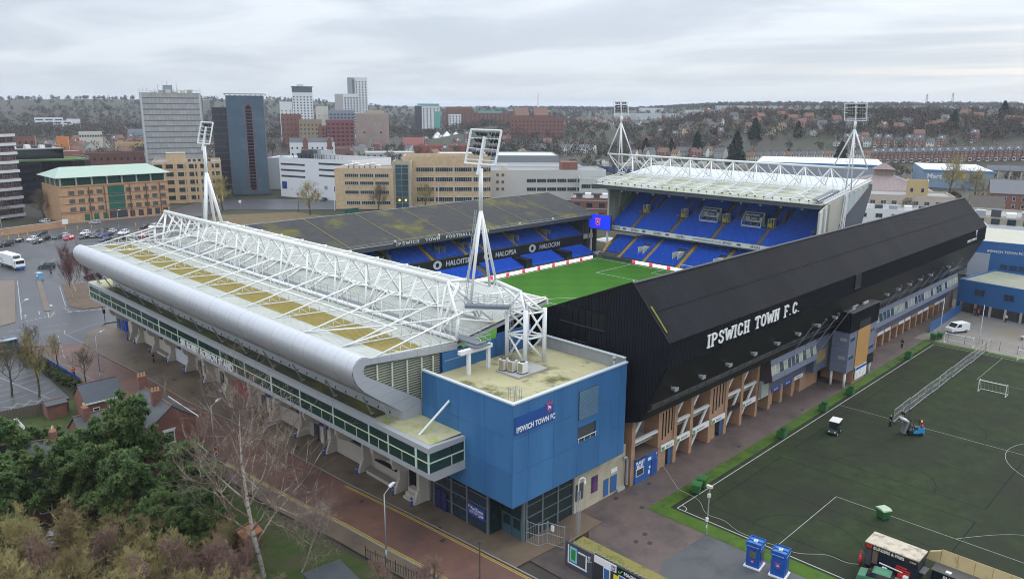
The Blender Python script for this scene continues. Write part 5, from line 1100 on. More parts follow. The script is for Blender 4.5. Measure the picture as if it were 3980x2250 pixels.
def make_car(kind):
    t = link('parked_car', None); L2 = {'hatch': 2.0, 'saloon': 2.25, 'suv': 2.2}[kind]; zr = {'hatch': 1.46, 'saloon': 1.43, 'suv': 1.65}[kind]; wb = L2*.62; zb = .92 if kind != 'suv' else 1.05
    b = MB(); pr = [(-L2, .35), (-L2*.99, .8), (-L2*.93, zb), (L2*.35, zb), (L2*.86, zb-.14), (L2*.98, .68), (L2, .35), (L2*.9, .24), (-L2*.92, .24)]
    n = len(pr); vs = []
    for y, k in ((-.88, .96), (-.8, 1), (.8, 1), (.88, .96)):
        for x, z in pr: vs.append((x*k, y*(.94 if abs(x) > L2*.9 else 1), .24+(z-.24)*(1 if abs(y) < .85 else .93)))
    fs = [tuple(range(n-1, -1, -1)), tuple(range(3*n, 4*n))]
    for r in range(3): fs += [(r*n+i, r*n+(i+1) % n, (r+1)*n+(i+1) % n, (r+1)*n+i) for i in range(n)]
    b.add(vs, fs); b.build('body', carp, t, smooth=False)
    cx0, cx1 = (-L2*.93, L2*.38) if kind != 'saloon' else (-L2*.72, L2*.36); tx0, tx1 = (-L2*.72, L2*.02) if kind != 'saloon' else (-L2*.36, L2*.0)
    b = MB(); frustum(b, cx0, cx1, zb-.02, tx0, tx1, zr-.05, .8, .62); b.build('windows', carglass, t)
    b = MB(); frustum(b, tx0-.06, tx1+.06, zr-.06, tx0+.1, tx1-.1, zr, .66, .56)
    for s in (-1, 1):
        for xa, xb in ((cx0, tx0), (cx1, tx1), ((cx0+cx1)/2-.1, (tx0+tx1)/2)): b.bar((xa, s*.8, zb), (xb, s*.63, zr-.04), .09, .07)
    b.build('roof', carp, t)
    for sx in (-1, 1):
        for sy in (-1, 1): wl = link('wheel', WH, t, (sx*wb, sy*.8, .32)); link('rim', RM, wl)
    for sy in (-1, 1):
        MB().box(L2*.93, sy*.62-.16, .6, L2*1.0, sy*.62+.16, .74).build('headlight', mat('headlight', (.7, .72, .75), .2, .05), t); MB().box(-L2*1.0, sy*.66-.12, .7, -L2*.95, sy*.66+.12, .9).build('tail_light', mat('tail_light', (.3, .01, .01), .3, .05), t)
    MB().box(L2*.97, -.26, .4, L2*1.005, .26, .52).build('number_plate', white, t)
    return t
CARS = {k: make_car(k) for k in ('hatch', 'saloon', 'suv')}; carsused = set()
def carcol(n, c): return mat('car_'+n, c, .25, .03, spec=.6)
CC = {'black': (.01, .011, .012), 'white': (.72, .73, .74), 'red': (.45, .01, .03), 'blue': (.02, .04, .16), 'silver': (.42, .44, .46), 'grey': (.1, .105, .115), 'maroon': (.045, .012, .014), 'navy': (.012, .02, .05), 'teal': (.03, .06, .08)}
def car(kind, col, x, y, deg, label, grp, z=.012):
    p = CARS[kind]; mm = {'car_body': carcol(col, CC[col])}
    o = copy_tree(p, (x, y, z), radians(deg), label, grp, mm); o['category'] = 'car'; return o
G1 = 'cars in the wet car park'
car('suv', 'black', 58, 288.5, 200, 'black car at the left edge of the wet car park by a lamp post', G1)
car('saloon', 'black', 62.3, 294.5, 205, 'black car standing alone just right of the leftmost parked car', G1)
for i, (k, c, x, y, l) in enumerate([('hatch', 'white', 67.0, 294.6, 'white car beside the yellow bollards, left of two black cars'), ('saloon', 'black', 67.2, 288.4, 'black car in front of the white car by the yellow bollards'), ('suv', 'black', 70.2, 293.2, 'black car right of the white car by the yellow bollards'), ('suv', 'black', 72.4, 305, 'black car parked tight against the orange brick wall'), ('hatch', 'teal', 74.2, 293.4, 'dark teal car standing alone left of the red car'), ('hatch', 'silver', 77, 295.4, 'silver car directly behind the bright red car'), ('hatch', 'red', 76.4, 288.6, 'bright red car, the only red one in the car park'),
    ('saloon', 'black', 81.3, 288, 'black car at the front left of the packed car block'), ('hatch', 'grey', 84.2, 287.3, 'dark grey car second from left in the front of the block'), ('hatch', 'blue', 86.6, 286.4, 'bright blue car in the front of the packed block'), ('saloon', 'navy', 88.8, 288.2, 'navy car right of the bright blue car'), ('hatch', 'white', 84, 296.6, 'white car at the back left of the packed car block'), ('saloon', 'grey', 86.6, 295, 'grey car behind the bright blue car, second row'), ('hatch', 'black', 88.9, 293.6, 'black car in the second row between grey and silver cars'), ('saloon', 'black', 90.4, 298.6, 'black car at the very back of the packed car block'), ('hatch', 'silver', 91.9, 294.2, 'silver car in the second row near the right end'), ('suv', 'white', 93.8, 288, 'white car at the front right of the packed car block'),
    ('saloon', 'maroon', 105, 298.4, 'maroon car left of two white cars near the lattice roof'), ('suv', 'white', 106.9, 295.4, 'white car left of another white one near the lattice roof end'), ('hatch', 'white', 108.8, 294.2, 'white car rightmost of three beside the lattice roof'), ('saloon', 'navy', 84.6, 277.4, 'navy car glimpsed through the first roof trusses'), ('saloon', 'black', 89.6, 277.4, 'black car glimpsed behind the roof trusses, near a pink car'), ('hatch', 'red', 96.6, 277, 'pinkish red car glimpsed behind the roof trusses')]):
    car(k, c, x, y, 215 if y < 290 else 218, l, G1)
car('suv', 'teal', 57.5, 241.5, 160, 'dark teal car driving out of the car park near the ticket machine', G1)
car('suv', 'maroon', 62.5, 218.5, 150, 'dark maroon car behind the red birch beside the curved roof', G1)
car('hatch', 'silver', 94.5, 320.5, 165, 'silver car driving past the orange brick office', 'cars on the streets', .03)
car('hatch', 'white', 82, 338, 120, 'white car parked between the office tower and the orange brick office', 'cars on the streets', .03)
car('suv', 'white', 211, 316, 200, 'white car on the side street beside the white block', 'cars on the streets', .03)
car('saloon', 'navy', 199, 327, 210, 'dark blue car by the white car park entrance', 'cars on the streets', .03)
for k, (x, y, c, l) in enumerate(((15.5, 87, 'white', 'white car hidden under bare branches at bottom left'), (18, 85.6, 'silver', 'silver car hidden under bare branches, second from the left'), (22.3, 81.8, 'teal', 'dark teal car hidden under bare branches, third from the left'), (24.6, 80.4, 'grey', 'grey car hidden under bare branches, rightmost of four'))): car('hatch', c, x, y, 60, l, 'cars hidden under the bare trees', .03)
for p in CARS.values():
    for ch in list(p.children):
        for g in list(ch.children): bpy.data.objects.remove(g)
        bpy.data.objects.remove(ch)
    bpy.data.objects.remove(p)
# lorry
t = thing('delivery_lorry', 'white box lorry with blue bumper driving through the car park', 'lorry', (50.9, 249.5, .02), radians(-82))
MB().box(-5.6, -1.2, 1.0, 3.6, 1.25, 3.9).build('cargo_box', white, t)
b = MB(); b.prism([(3.8, .55), (5.9, .55), (5.95, 1.5), (5.6, 2.85), (3.8, 2.95)], 'y', -1.2, 1.2); b.build('cab', white, t)
MB().box(5.55, -1.05, 1.6, 5.9, 1.05, 2.6).build('windscreen', carglass, t); MB().box(5.85, -1.2, .45, 6.05, 1.2, .95).build('bumper', mat('lorry_blue', (.02, .1, .4), .4, .05), t); MB().box(3.3, -.7, 3.1, 4.3, .7, 3.7).build('cooling_unit', dgrey, t)
for x in (-4.2, 4.6):
    for s in (-1, 1): wl = link('wheel', wheel_mesh(.5, .3), t, (x, s*1.05, .5)); link('rim', rim_mesh(.28, .32), wl)
MB().box(-5.5, -1.15, .6, 3.5, 1.15, .95).build('chassis', dgrey, t)
for i in range(4): MB().box(-4.6+i*.3, -1.22, 2.4-.35*i, -2.8+i*.3, -1.2, 2.6-.35*i).build('side_print', mat('faded_blue_print', (.3, .38, .5), .5, .1), t)
for s in (-1, 1): MB().box(5.2, s*1.25-.06, 1.7, 5.35, s*1.25+.06, 2.3).build('mirror', dgrey, t)
# van in the yard
t = thing('parked_van', 'white panel van in the yard beyond the training pitch', 'van', (174, 42.7, .02), radians(155))
b = MB(); b.prism([(-2.4, .4), (-2.4, 1.9), (-2.2, 2.0), (.9, 2.0), (1.7, 1.2), (2.4, 1.05), (2.45, .4)], 'y', -.92, .92); b.build('body', white, t)
MB().prism([(.95, 1.28), (.8, 1.85), (.95, 1.97), (1.65, 1.25)], 'y', -.8, .8).build('windscreen', carglass, t)
for s in (-1, 1): MB().prism([(.0, 1.25), (0, 1.85), (.75, 1.85), (1.35, 1.25)], 'y', s*.925-.01, s*.925+.01).build('side_window', carglass, t)
for x in (-1.5, 1.6):
    for s in (-1, 1): wl = link('wheel', WH, t, (x, s*.85, .32)); link('rim', RM, wl)
# ---------------------------------------------------------------- people
def skin_obj(name, vs, es, rad, m, parent, root=0):
    me = bpy.data.meshes.new(name); me.from_pydata(vs, es, []); o = link(name, me, parent); me.materials.append(m)
    md = o.modifiers.new('skin', 'SKIN'); md.use_smooth_shade = True
    for i, r in enumerate(rad): me.skin_vertices[0].data[i].radius = (r, r*.8) if not isinstance(r, tuple) else r
    me.skin_vertices[0].data[root].use_root = True
    s = o.modifiers.new('sub', 'SUBSURF'); s.levels = 1; s.render_levels = 1; return o
skinm = mat('skin', (.42, .25, .18), .6, .05)
def person(x, y, deg, label, top, leg, hair, z=.13, stride=.18, arm=.0, hat=None):
    t = thing('person', label, 'person', (x, y, z), radians(deg)); st = stride
    J = [(0, 0, .95), (0, 0, 1.2), (0, 0, 1.42), (0, 0, 1.52), (.01, 0, 1.66), (0, .19, 1.42), (.03, .25, 1.14), (.12+arm, .23, .9+arm), (0, -.19, 1.42), (-.02, -.25, 1.14), (.08+arm, -.23, .9+arm), (st*.5, .1, .5), (st, .1, .08), (st+.16, .1, .03), (-st*.4, -.1, .5), (-st, -.1, .08), (-st+.16, -.1, .03)]
    E_ = [(0, 1), (1, 2), (2, 3), (3, 4), (2, 5), (5, 6), (6, 7), (2, 8), (8, 9), (9, 10), (0, 11), (11, 12), (12, 13), (0, 14), (14, 15), (15, 16)]
    skin_obj('body', J, E_, [.15, .14, .14, .06, .105, .06, .045, .035, .06, .045, .035, .075, .05, .045, .075, .05, .045], skinm, t)
    Jt = J[:11]; Jt[3] = (0, 0, 1.5); Jt[4] = (0, 0, 1.51); skin_obj('jacket', J[:4]+J[5:11], [(0, 1), (1, 2), (2, 3), (2, 4), (4, 5), (5, 6), (2, 7), (7, 8), (8, 9)], [.2, .19, .18, .09, .1, .085, .06, .1, .085, .06], top, t)
    skin_obj('trousers', [J[0]]+J[11:13]+J[14:16], [(0, 1), (1, 2), (0, 3), (3, 4)], [.18, .11, .08, .11, .08], leg, t)
    b = MB(); b.tube((0, 0, 1.68), (0, 0, 1.79), .115, 10, .05); b.build('hat' if hat else 'hair', hat or hair, t, smooth=True)
    for yy in (.1, -.1): sx = st if yy > 0 else -st; MB().box(sx-.09, yy-.05, 0, sx+.2, yy+.05, .09).build('shoe', black, t)
    return t
dk = mat('dark_cloth', (.015, .015, .02), .9, .2); hi = mat('orange_hi_vis', (.75, .09, .02), .7, .05); dh = mat('dark_hair', (.02, .015, .01), .7, .1); gh = mat('grey_hair', (.35, .34, .33), .7, .1)
person(47.5, 137.6, 200, 'person in dark coat walking on the pavement by the glazed gallery', dk, dk, dh)
person(35.0, 139.3, 90, 'person in an orange hi-vis jacket by the blue fence', hi, dk, dh)
person(56, 231.8, 100, 'person in dark clothes walking between the ticket machine and the birches', dk, dk, dh, .02, .3)
person(113.1, 34.6, -40, 'person in black near the end of the mesh fence, on the left', dk, dk, gh, .05)
person(116.2, 34.0, 200, 'person in black beside the upright grey panels on the forklift', dk, dk, gh, .05, .1)
person(154.3, 46.9, 180, 'person in a dark suit walking on the path under the black stand', dk, dk, dh, .02)
person(191.4, 43.9, 170, 'person in dark clothes at the blue building entrance', dk, mat('blue_jeans', (.03, .05, .12), .9), dh, .02)
person(191.0, 43.2, 10, 'person in a red top at the blue building entrance', mat('red_top', (.5, .03, .06), .8), dk, dh, .02)
person(189.9, 37.6, 200, 'person in a white top standing in the yard', mat('white_top', (.6, .6, .58), .8), dk, dh, .02)
# ---------------------------------------------------------------- street furniture
bolm = mat('bollard_blue', (.015, .075, .33), .5, .06)
by = [64.9, 68.5, 76.0, 83.5, 91, 98.4, 105.9, 113.4, 120.8, 128.2, 135.8, 143.5, 151.0, 154.8]
bs, bt = cyl(.12, 1.0, 10, 0).mesh('shaft', bolm, smooth=False), cyl(.13, .06, 10, 1.0).mesh('cap', bolm)
for i, y in enumerate(by):
    t = thing('bollard', 'blue bollard under the glazed gallery, %s from the blue corner building' % ordn[i], 'bollard', (49.0, y, .13), 0, 'blue bollards along the stand front'); link('shaft', bs, t); link('cap', bt, t); link('band', cyl(.125, .07, 10, .72).mesh('band', white), t)
lampc = mat('lamp_column', (.34, .37, .39), .5, .06, metal=.3)
def lamp_post(x, y, deg, h, label, arm=1.1, sign=False, z=.13):
    t = thing('street_lamp', label, 'street lamp', (x, y, z), radians(deg), 'street lamps')
    MB().tube((0, 0, 0), (0, 0, 1.4), .11, 10).build('base', lampc, t, smooth=True); MB().tube((0, 0, 1.4), (0, 0, h), .075, 8, .06).build('column', lampc, t, smooth=True)
    if arm: MB().tube((0, 0, h), (arm, 0, h+.35), .04, 6).build('arm', lampc, t)
    b = MB(); b.prism([(arm-.1, h+.28), (arm+.75, h+.42), (arm+.75, h+.5), (arm+.1, h+.52), (arm-.1, h+.42)], 'y', -.16, .16); b.build('lantern', mat('lantern_grey', (.6, .62, .62), .4, .05), t)
    if sign:
        b = MB(); b.tube((0, -.09, 1.9), (0, -.12, 1.9), .32, 16); b.build('round_sign', white, t); b = MB(); b.tube((0, -.12, 1.9), (0, -.125, 1.9), .26, 16); b.build('sign_face', mat('sign_red', (.5, .04, .05), .5, .05), t); MB().box(-.33, -.12, 1.0, .33, -.09, 1.5).build('plate_sign', white, t); MB().box(-.2, -.13, 1.1, .2, -.121, 1.4).build('plate_print', dgrey, t)
lamp_post(40.3, 57.8, 20, 7.5, 'grey street lamp on the near pavement opposite the blue corner building')
lamp_post(37.8, 91.3, 25, 7.7, 'grey street lamp with a round traffic sign in front of the brick house', sign=True)
lamp_post(37.6, 134.2, 25, 7.7, 'grey street lamp by the orange-jacketed person and small tree')
lamp_post(34.5, 167, 25, 7.7, 'grey street lamp at the road junction on the left')
lamp_post(62, 311, 0, 6, 'short grey lamp post beside the orange brick wall', .4, z=0); lamp_post(97, 302, 0, 6.5, 'lamp post with twin heads at the top of the car park', .5, z=0)
t = thing('wooden_pole', 'thin dark wooden pole at the kerb near the bottom of the picture', 'pole', (45.2, 49.2, .0)); MB().tube((0, 0, 0), (0, 0, 4.2), .09, 8, .07).build('shaft', mat('old_wood', (.09, .075, .055), .9, .2), t); MB().box(-.14, -.14, 3.9, .14, .14, 4.15).build('cap_block', dgrey, t)
t = thing('traffic_signal', 'black traffic signal post with round sign at the junction', 'traffic signal', (49.6, 169.3, .13)); MB().tube((0, 0, 0), (0, 0, 3.2), .06, 8).build('post', black, t); MB().box(-.18, -.25, 2.4, .18, .25, 3.3).build('signal_head', black, t); b = MB(); b.tube((-.2, 0, 3.6), (-.24, 0, 3.6), .34, 14); b.build('sign_disc', dgrey, t)
for i in range(3): b = MB(); b.tube((-.19, 0, 2.55+.28*i), (-.22, 0, 2.55+.28*i), .09, 10); b.build('lens', mat('lens_dark', (.04, .02, .02), .2, .1), t)
t = thing('ticket_machine', 'pale blue ticket machine booth on the end of the traffic island', 'ticket machine', (52, 226.8, .13), .2); MB().box(-.5, -.9, 0, .5, .9, 1.6).build('cabinet', mat('pale_blue', (.15, .32, .48), .5, .08), t); MB().box(-.6, -1, 1.6, .6, 1, 1.75).build('roof', mat('pale_blue_roof', (.3, .45, .55), .5, .08), t); MB().box(-.53, -.4, .8, -.5, .4, 1.4).build('panel', white, t)
yb = mat('yellow_bollard', (.6, .45, .03), .5, .05)
for i, (x, y) in enumerate(((62, 303), (65.5, 305.5), (68.7, 307.5), (82.5, 314), (86, 312.5), (90.2, 310.5), (104, 305))):
    t = thing('yellow_bollard', 'yellow bollard at the car park edge, %s from the left' % ordn[i], 'bollard', (x, y, 0), 0, 'yellow bollards of the car park'); link('shaft', cyl(.12, 1.3, 8).mesh('shaft', yb), t); link('cap', cyl(.1, .1, 8, 1.3).mesh('cap', dgrey), t)
# mesh gates, camera mast, hoarding
t = thing('mesh_gate', 'grey steel mesh gates between the glazed corner and the dark hoarding', 'gate', (0, 0, 0))
gp = [(53.1, 50.4), (53.4, 49.0), (54.5, 48.7), (55.0, 46.8)]
for i, (x, y) in enumerate(gp): MB().tube((x, y, 0), (x, y, 2.7), .06, 6).build('gate_post', greysteel, t)
for (x0, y0), (x1, y1) in zip(gp, gp[1:]):
    b = MB()
    for z in (.15, 1.3, 2.55): b.tube((x0, y0, z), (x1, y1, z), .035, 5)
    n = 7
    for i in range(1, n): f = i/n; b.tube((x0+(x1-x0)*f, y0+(y1-y0)*f, .15), (x0+(x1-x0)*f, y0+(y1-y0)*f, 2.55), .018, 4)
    b.build('gate_leaf', greysteel, t)
MB().box(54.6, 48.0, 1.7, 54.75, 48.35, 2.3).build('notice', white, t)
t = thing('camera_mast', 'slim lattice mast with a white swan neck camera', 'camera mast', (57.1, 46.8, 0)); b = MB()
for dx, dy in ((-.2, -.2), (.2, -.2), (0, .22)): b.tube((dx, dy, 0), (dx*.7, dy*.7, 5.9), .03, 5)
for i in range(16):
    z = i*.37; s = .2
    b.tube((-s, -s, z), (s, -s, z+.37), .018, 4); b.tube((s, -s, z), (0, .22, z+.37), .018, 4); b.tube((0, .22, z), (-s, -s, z+.37), .018, 4)
b.build('lattice', lampc, t); b = MB(); b.path([(0, 0, 5.9), (0, 0, 6.9), (.1, -.06, 7.25), (.35, -.2, 7.4), (.6, -.35, 7.25), (.6, -.35, 7.0)], .06, 6); b.build('swan_neck', white, t); b = MB(); b.tube((.6, -.35, 6.7), (.6, -.35, 7.0), .14, 10, .1); b.build('camera_dome', white, t)
hb = mat('slate_hoarding', (.062, .065, .082), .5, .08, .5)
t = thing('map_hoarding', 'slate grey hoarding with a stadium plan beside the gates', 'hoarding', (0, 0, 0))
MB().box(52.9, 41.4, 0, 53.06, 44.85, 2.8).build('board', hb, t); P0 = 52.88
def flat(nm, y0, z0, y1, z1, m, k=0, par=None): MB().box(P0-.012*k, y0, z0, P0+.01-.012*k, y1, z1).build(nm, m, par or t)
flat('map_wall', 42.0, .55, 44.5, .72, white); flat('map_wall', 44.35, .75, 44.5, 2.6, white); flat('map_wall', 42.05, .75, 42.2, 2.3, white); flat('map_wall', 42.25, 2.15, 43.2, 2.32, white)
flat('map_surround', 43.3, .85, 44.25, 2.5, mat('map_light_blue', (.2, .5, .65), .5, .05)); flat('map_pitch', 43.5, 1.1, 44.05, 2.25, mat('map_green', (.03, .25, .03), .5, .1), 1); flat('map_field', 42.3, .8, 43.2, 2.05, dgrey); crest(t, (P0-.02, 41.75, 2.2), (0, -1, 0), .4, white)
text('STADIUM\nMAP', .14, white, t, (P0-.01, 42.0, 1.85), (0, -1, 0), name='map_lettering', ext=.01)
t = thing('turnstile_wall', 'dark wall with blue turnstile doors and barbed wire along its top', 'wall', (0, 0, 0))
MB().box(53.1, 20, 0, 53.4, 41.38, 2.75).build('wall', mat('charcoal_wall', (.03, .032, .04), .6, .1), t); MB().box(53.42, 20, 2.3, 55.3, 44.5, 2.42).build('canopy_roof', mat('mossy_canopy', (.2, .17, .05), .9, .25, .8, col2=(.1, .12, .03), c2sc=.8), t); MB().box(53.06, 38.6, 2.0, 53.12, 41.3, 2.75).build('white_sign', white, t); crest(t, (53.04, 38.95, 2.35), (0, -1, 0), .62, mat('crest_grey_pink', (.4, .25, .3), .5))
for y, w_ in ((39.4, .62), (37.6, .62), (33.6, .62)):
    MB().box(53.04, y-.1, 0, 53.12, y+w_+.1, 1.98).build('door_frame', white, t); MB().box(53.0, y, 0, 53.06, y+w_, 1.9).build('turnstile_door', clubblue, t)
MB().box(53.05, 38.35, 1.0, 53.1, 38.9, 1.75).build('yellow_notice', mat('yellow_notice', (.75, .62, .02), .5, .04), t)
MB().box(53.04, 30.5, 2.0, 53.1, 38.5, 2.74).build('sponsor_board', black, t); text('MAGNUS', .52, white, t, (53.03, 37.7, 2.2), (0, -1, 0), bold=.016, ext=.02, name='sponsor_lettering', squeeze=.85); text('GROUP', .52, white, t, (53.03, 35.2, 2.2), (0, -1, 0), ext=.02, name='sponsor_lettering', squeeze=.85)
b = MB(); b.bar((53.02, 38.35, 2.35), (53.02, 38.2, 2.2), .02, .1); b.bar((53.02, 38.2, 2.2), (53.02, 37.85, 2.55), .02, .1); b.build('sponsor_tick', mat('tick_bright', (.1, .6, .08), .5, .05), t)
b = MB(); pts = []
for i in range(420): a = i*.55; pts.append((53.3+.16*cos(a), 44.6-i*.042, 2.98+.16*sin(a)))
b.path(pts, .012, 3); b.build('razor_wire', greysteel, t)
t = thing('canopy_side', 'rusty brown steel screen behind the map hoarding', 'screen', (0, 0, 0)); MB().box(53.1, 44.9, 0, 56.7, 44.98, 2.3).build('sheet', mat('rust_brown', (.07, .035, .025), .8, .3, 2), t); MB().box(53.0, 44.85, 2.3, 56.8, 45.05, 2.4).build('cap_rail', mat('rust_rail', (.14, .1, .07), .8, .2), t)
# kiosks
kblue = mat('kiosk_blue', (.012, .085, .36), .4, .08, .8, col2=(.02, .06, .24), c2sc=.9)
def kiosk(x, y, deg, label, win):
    t = thing('kiosk', label, 'kiosk', (x, y, .03), radians(deg), 'blue kiosks'); MB().box(-.85, -.85, 0, .85, .85, .14).build('base', white, t); MB().box(-.68, -.68, .14, .68, .68, 2.25).build('cabin', kblue, t); MB().box(-.76, -.76, 2.25, .76, .76, 2.62).build('fascia', kblue, t)
    MB().box(-.68, -.68, 2.621, .68, .68, 2.64).build('roof', mat('kiosk_roof', (.05, .19, .42), .5, .15, 2), t)
    for s in (-1, 1): MB().box(s*.72-.04, -.76, 2.62, s*.72+.04, .76, 2.78).build('roof_rim', kblue, t); MB().box(-.68, s*.72-.04, 2.62, .68, s*.72+.04, 2.78).build('roof_rim', kblue, t)
    MB().box(-.04, -.68, 2.64, .04, .68, 2.74).build('roof_rib', kblue, t); MB().box(-.2, -.15, 2.65, .16, .2, 2.82).build('roof_box', white, t); MB().box(-.1, -.05, 2.82, .06, .1, 2.84).build('roof_lens', dgrey, t)
    text('CASH PAYMENTS HERE', .12, white, t, (-.7, -.775, 2.36), (1, 0, 0), name='kiosk_lettering', ext=.012); text('CASH PAYMENTS HERE', .12, white, t, (-.775, .7, 2.36), (0, -1, 0), name='kiosk_lettering', ext=.012)
    for ax in 'xy':
        if win:
            if ax == 'x': MB().box(-.42, -.74, 1.1, .42, -.68, 1.95).build('window_frame', kblue, t); MB().box(-.34, -.76, 1.18, .34, -.735, 1.87).build('window', mat('kiosk_window', (.12, .11, .06), .15, .5, 2), t)
            else: MB().box(-.74, -.42, 1.1, -.68, .42, 1.95).build('window_frame', kblue, t); MB().box(-.76, -.34, 1.18, -.735, .34, 1.87).build('window', MATS['kiosk_window'], t)
        else:
            if ax == 'x': MB().box(-.4, -.72, .25, .4, -.68, 2.1).build('door', kblue, t)
    crest(t, (-.70, 0, .75 if win else 1.3), (0, -1, 0), .4 if win else .62); crest(t, (0, -.7, .75), (1, 0, 0), .36)
kiosk(66.6, 31.4, 8, 'blue kiosk with a window, the left one of two', True); kiosk(66.9, 28.9, 8, 'blue kiosk with a crest on its closed side, the right one of two', False)
# bins and skips
gb = mat('bin_green', (.03, .13, .035), .55, .1)
def bin_(x, y, deg, label, lid):
    t = thing('wheeled_bin' if lid else 'open_skip', label, 'bin', (x, y, .05), radians(deg), 'green bins along the turf')
    if lid:
        b = MB(); frustum(b, -.5, .5, .2, -.62, .62, 1.15, .42, .54); b.build('body', gb, t); b = MB(); b.prism([(-.66, 1.16), (.66, 1.16), (.6, 1.32), (-.2, 1.4), (-.6, 1.3)], 'y', -.58, .58); b.build('lid', gb if lid == 1 else mat('bin_lid_pale', (.35, .45, .3), .6, .1), t)
        for sx in (-.42, .42):
            for sy in (-.34, .34): b = MB(); b.tube((sx, sy-.04, .1), (sx, sy+.04, .1), .1, 8); b.build('wheel', tyre, t)
    else:
        for nm, a in (('side', (-.65, -.55, .2, .65, -.5, 1.15)), ('side', (-.65, .5, .2, .65, .55, .9)), ('end', (-.65, -.5, .2, -.6, .5, 1.15)), ('end', (.6, -.5, .2, .65, .5, 1.15)), ('floor', (-.6, -.5, .2, .6, .5, .26))): MB().box(*a).build(nm, gb, t)
        MB().box(-.68, -.58, 1.15, .68, -.48, 1.22).build('rim', gb, t); MB().box(-.68, .48, 1.15, -.58, .58, 1.22).build('rim', gb, t)
        for sx in (-.5, .5): MB().box(sx-.06, -.45, 0, sx+.06, .45, .2).build('skid', dgrey, t)
bin_(75.4, 43.6, 20, 'green lidded bin near the turf corner, the left of a pair', 1); bin_(77.2, 43.9, 15, 'green lidded bin near the turf corner, the right of a pair', 1)
bin_(97.9, 43.8, 5, 'open green skip on the verge nearest the golf cart', 0); bin_(111.8, 43.9, 5, 'open green skip on the verge, second along from the paired bins', 0); bin_(121.7, 43.8, 5, 'open green skip on the verge in front of the white tower columns', 0); bin_(148.2, 43.7, 5, 'open green skip on the verge near the suited person', 0)
bin_(164.4, 44.3, 5, 'green bin by the far goal, the left of two', 1); bin_(166, 43.6, 5, 'green bin by the far goal, the right of two', 1); bin_(85.3, 25.6, 60, 'green bin with pale lid standing alone on the dark turf', 2)
# goals, fence panels
goal(138.3, 27.7, 3.9, 2.0, 1.8, 0, 'small white goal lying loose on the dark turf'); goal(163.8, 39.7, 5.0, 2.0, 2.4, 0, 'white goal by the green bins at the end of the turf'); goal(161.6, 26.6, 5.2, 2.0, 2.0, 0, 'white goal cut by the right edge of the picture')
gw = MB()
for z in (.15, 1.05): gw.tube((0, 0, z), (3.4, 0, z), .02, 4)
for i in range(17): gw.tube((i*.2125, 0, .15), (i*.2125, 0, 1.95), .005, 3)
for i in range(8): gw.tube((0, 0, .3+i*.22), (3.4, 0, .3+i*.22), .004, 3)
gf = MB(); gf.path([(0, 0, .1), (0, 0, 2.0), (3.4, 0, 2.0), (3.4, 0, .1), (0, 0, .1)], .035, 6); gwm, gfm = gw.mesh('mesh', greysteel), gf.mesh('frame', lampc); gft = MB().box(-.1, -.4, 0, .1, .4, .12).mesh('foot', dgrey)
for i in range(15):
    t = thing('fence_panel', 'steel mesh fence panel on the turf, %s from the forklift' % ordn[i], 'fence', (114.8+i*3.44, 34.72+.05*sin(i*2.1), .05), .01*sin(i), 'mesh fence panels across the turf'); link('frame', gfm, t); link('mesh', gwm, t); link('foot', gft, t)
# golf cart
t = thing('golf_cart', 'dark green golf cart with a white roof on the turf', 'golf cart', (104.8, 39.3, .05), radians(188)); b = MB(); b.prism([(-1.35, .3), (-1.35, .75), (-.5, .75), (-.4, .45), (.55, .45), (.8, .85), (1.2, .7), (1.35, .4), (1.3, .3)], 'y', -.6, .6); b.build('body', mat('cart_green', (.02, .05, .04), .35, .1), t)
MB().box(-1.3, -.68, 1.85, .75, .68, 1.93).build('roof', mat('cart_white', (.7, .68, .64), .5, .05), t)
for x, y in ((-1.2, -.6), (-1.2, .6), (.65, -.6), (.65, .6)): MB().tube((x, y, .7), (x*.95, y, 1.86), .025, 5).build('roof_post', black, t)
for x in (-.5, -1.15): MB().box(x, -.55, .75, x+.45, .55, .88).build('seat', dgrey, t); MB().box(x-.08, -.55, .88, x+.02, .55, 1.3).build('seat_back', dgrey, t)
MB().prism([(.66, .9), (.72, .9), (.66, 1.8), (.6, 1.8)], 'y', -.58, .58).build('windscreen', glassmat('cart_screen', (.5, .5, .5), .7), t)
for x in (-.85, .9):
    for s in (-1, 1): b = MB(); b.tube((x, s*.52, .22), (x, s*.66, .22), .22, 10); w2 = b.build('wheel', tyre, t); b = MB(); b.tube((x, s*.5, .22), (x, s*.675, .22), .12, 8); b.build('rim', white, w2)
for s in (-.4, .4): MB().box(1.2, s-.1, .52, 1.33, s+.1, .64).build('headlight', white, t)
# forklift
t = thing('forklift', 'blue and black forklift with an orange beacon on the turf', 'forklift', (112.4, 31.0, .05), radians(128)); fbl = mat('forklift_blue', (.03, .27, .52), .4, .06)
MB().prism([(-1.1, .35), (-1.1, 1.2), (-.6, 1.15), (-.2, .75), (.4, .7), (.4, .35)], 'y', -.5, .5).build('counterweight', fbl, t); MB().box(-.3, -.48, .3, .9, .48, .72).build('chassis', black, t)
for x, y in ((-.7, -.45), (-.7, .45), (.6, -.45), (.6, .45)): MB().tube((x, y, .7), (x*.8, y, 2.1), .04, 5).build('guard_post', black, t)
b = MB(); b.path([(-.56, -.45, 2.1), (.48, -.45, 2.1), (.48, .45, 2.1), (-.56, .45, 2.1), (-.56, -.45, 2.1)], .04, 5)
for i in range(4): b.tube((-.4+i*.25, -.45, 2.1), (-.4+i*.25, .45, 2.1), .025, 4)
b.build('overhead_guard', black, t); MB().box(-.3, -.25, .75, .1, .25, 1.2).build('seat', dgrey, t)
for s in (-.3, .3): MB().bar((1.0, s, .1), (1.0, s, 2.3), .09).build('mast_rail', black, t); MB().box(1.05, s-.06, .12, 2.2, s+.06, .18).build('fork', dgrey, t)
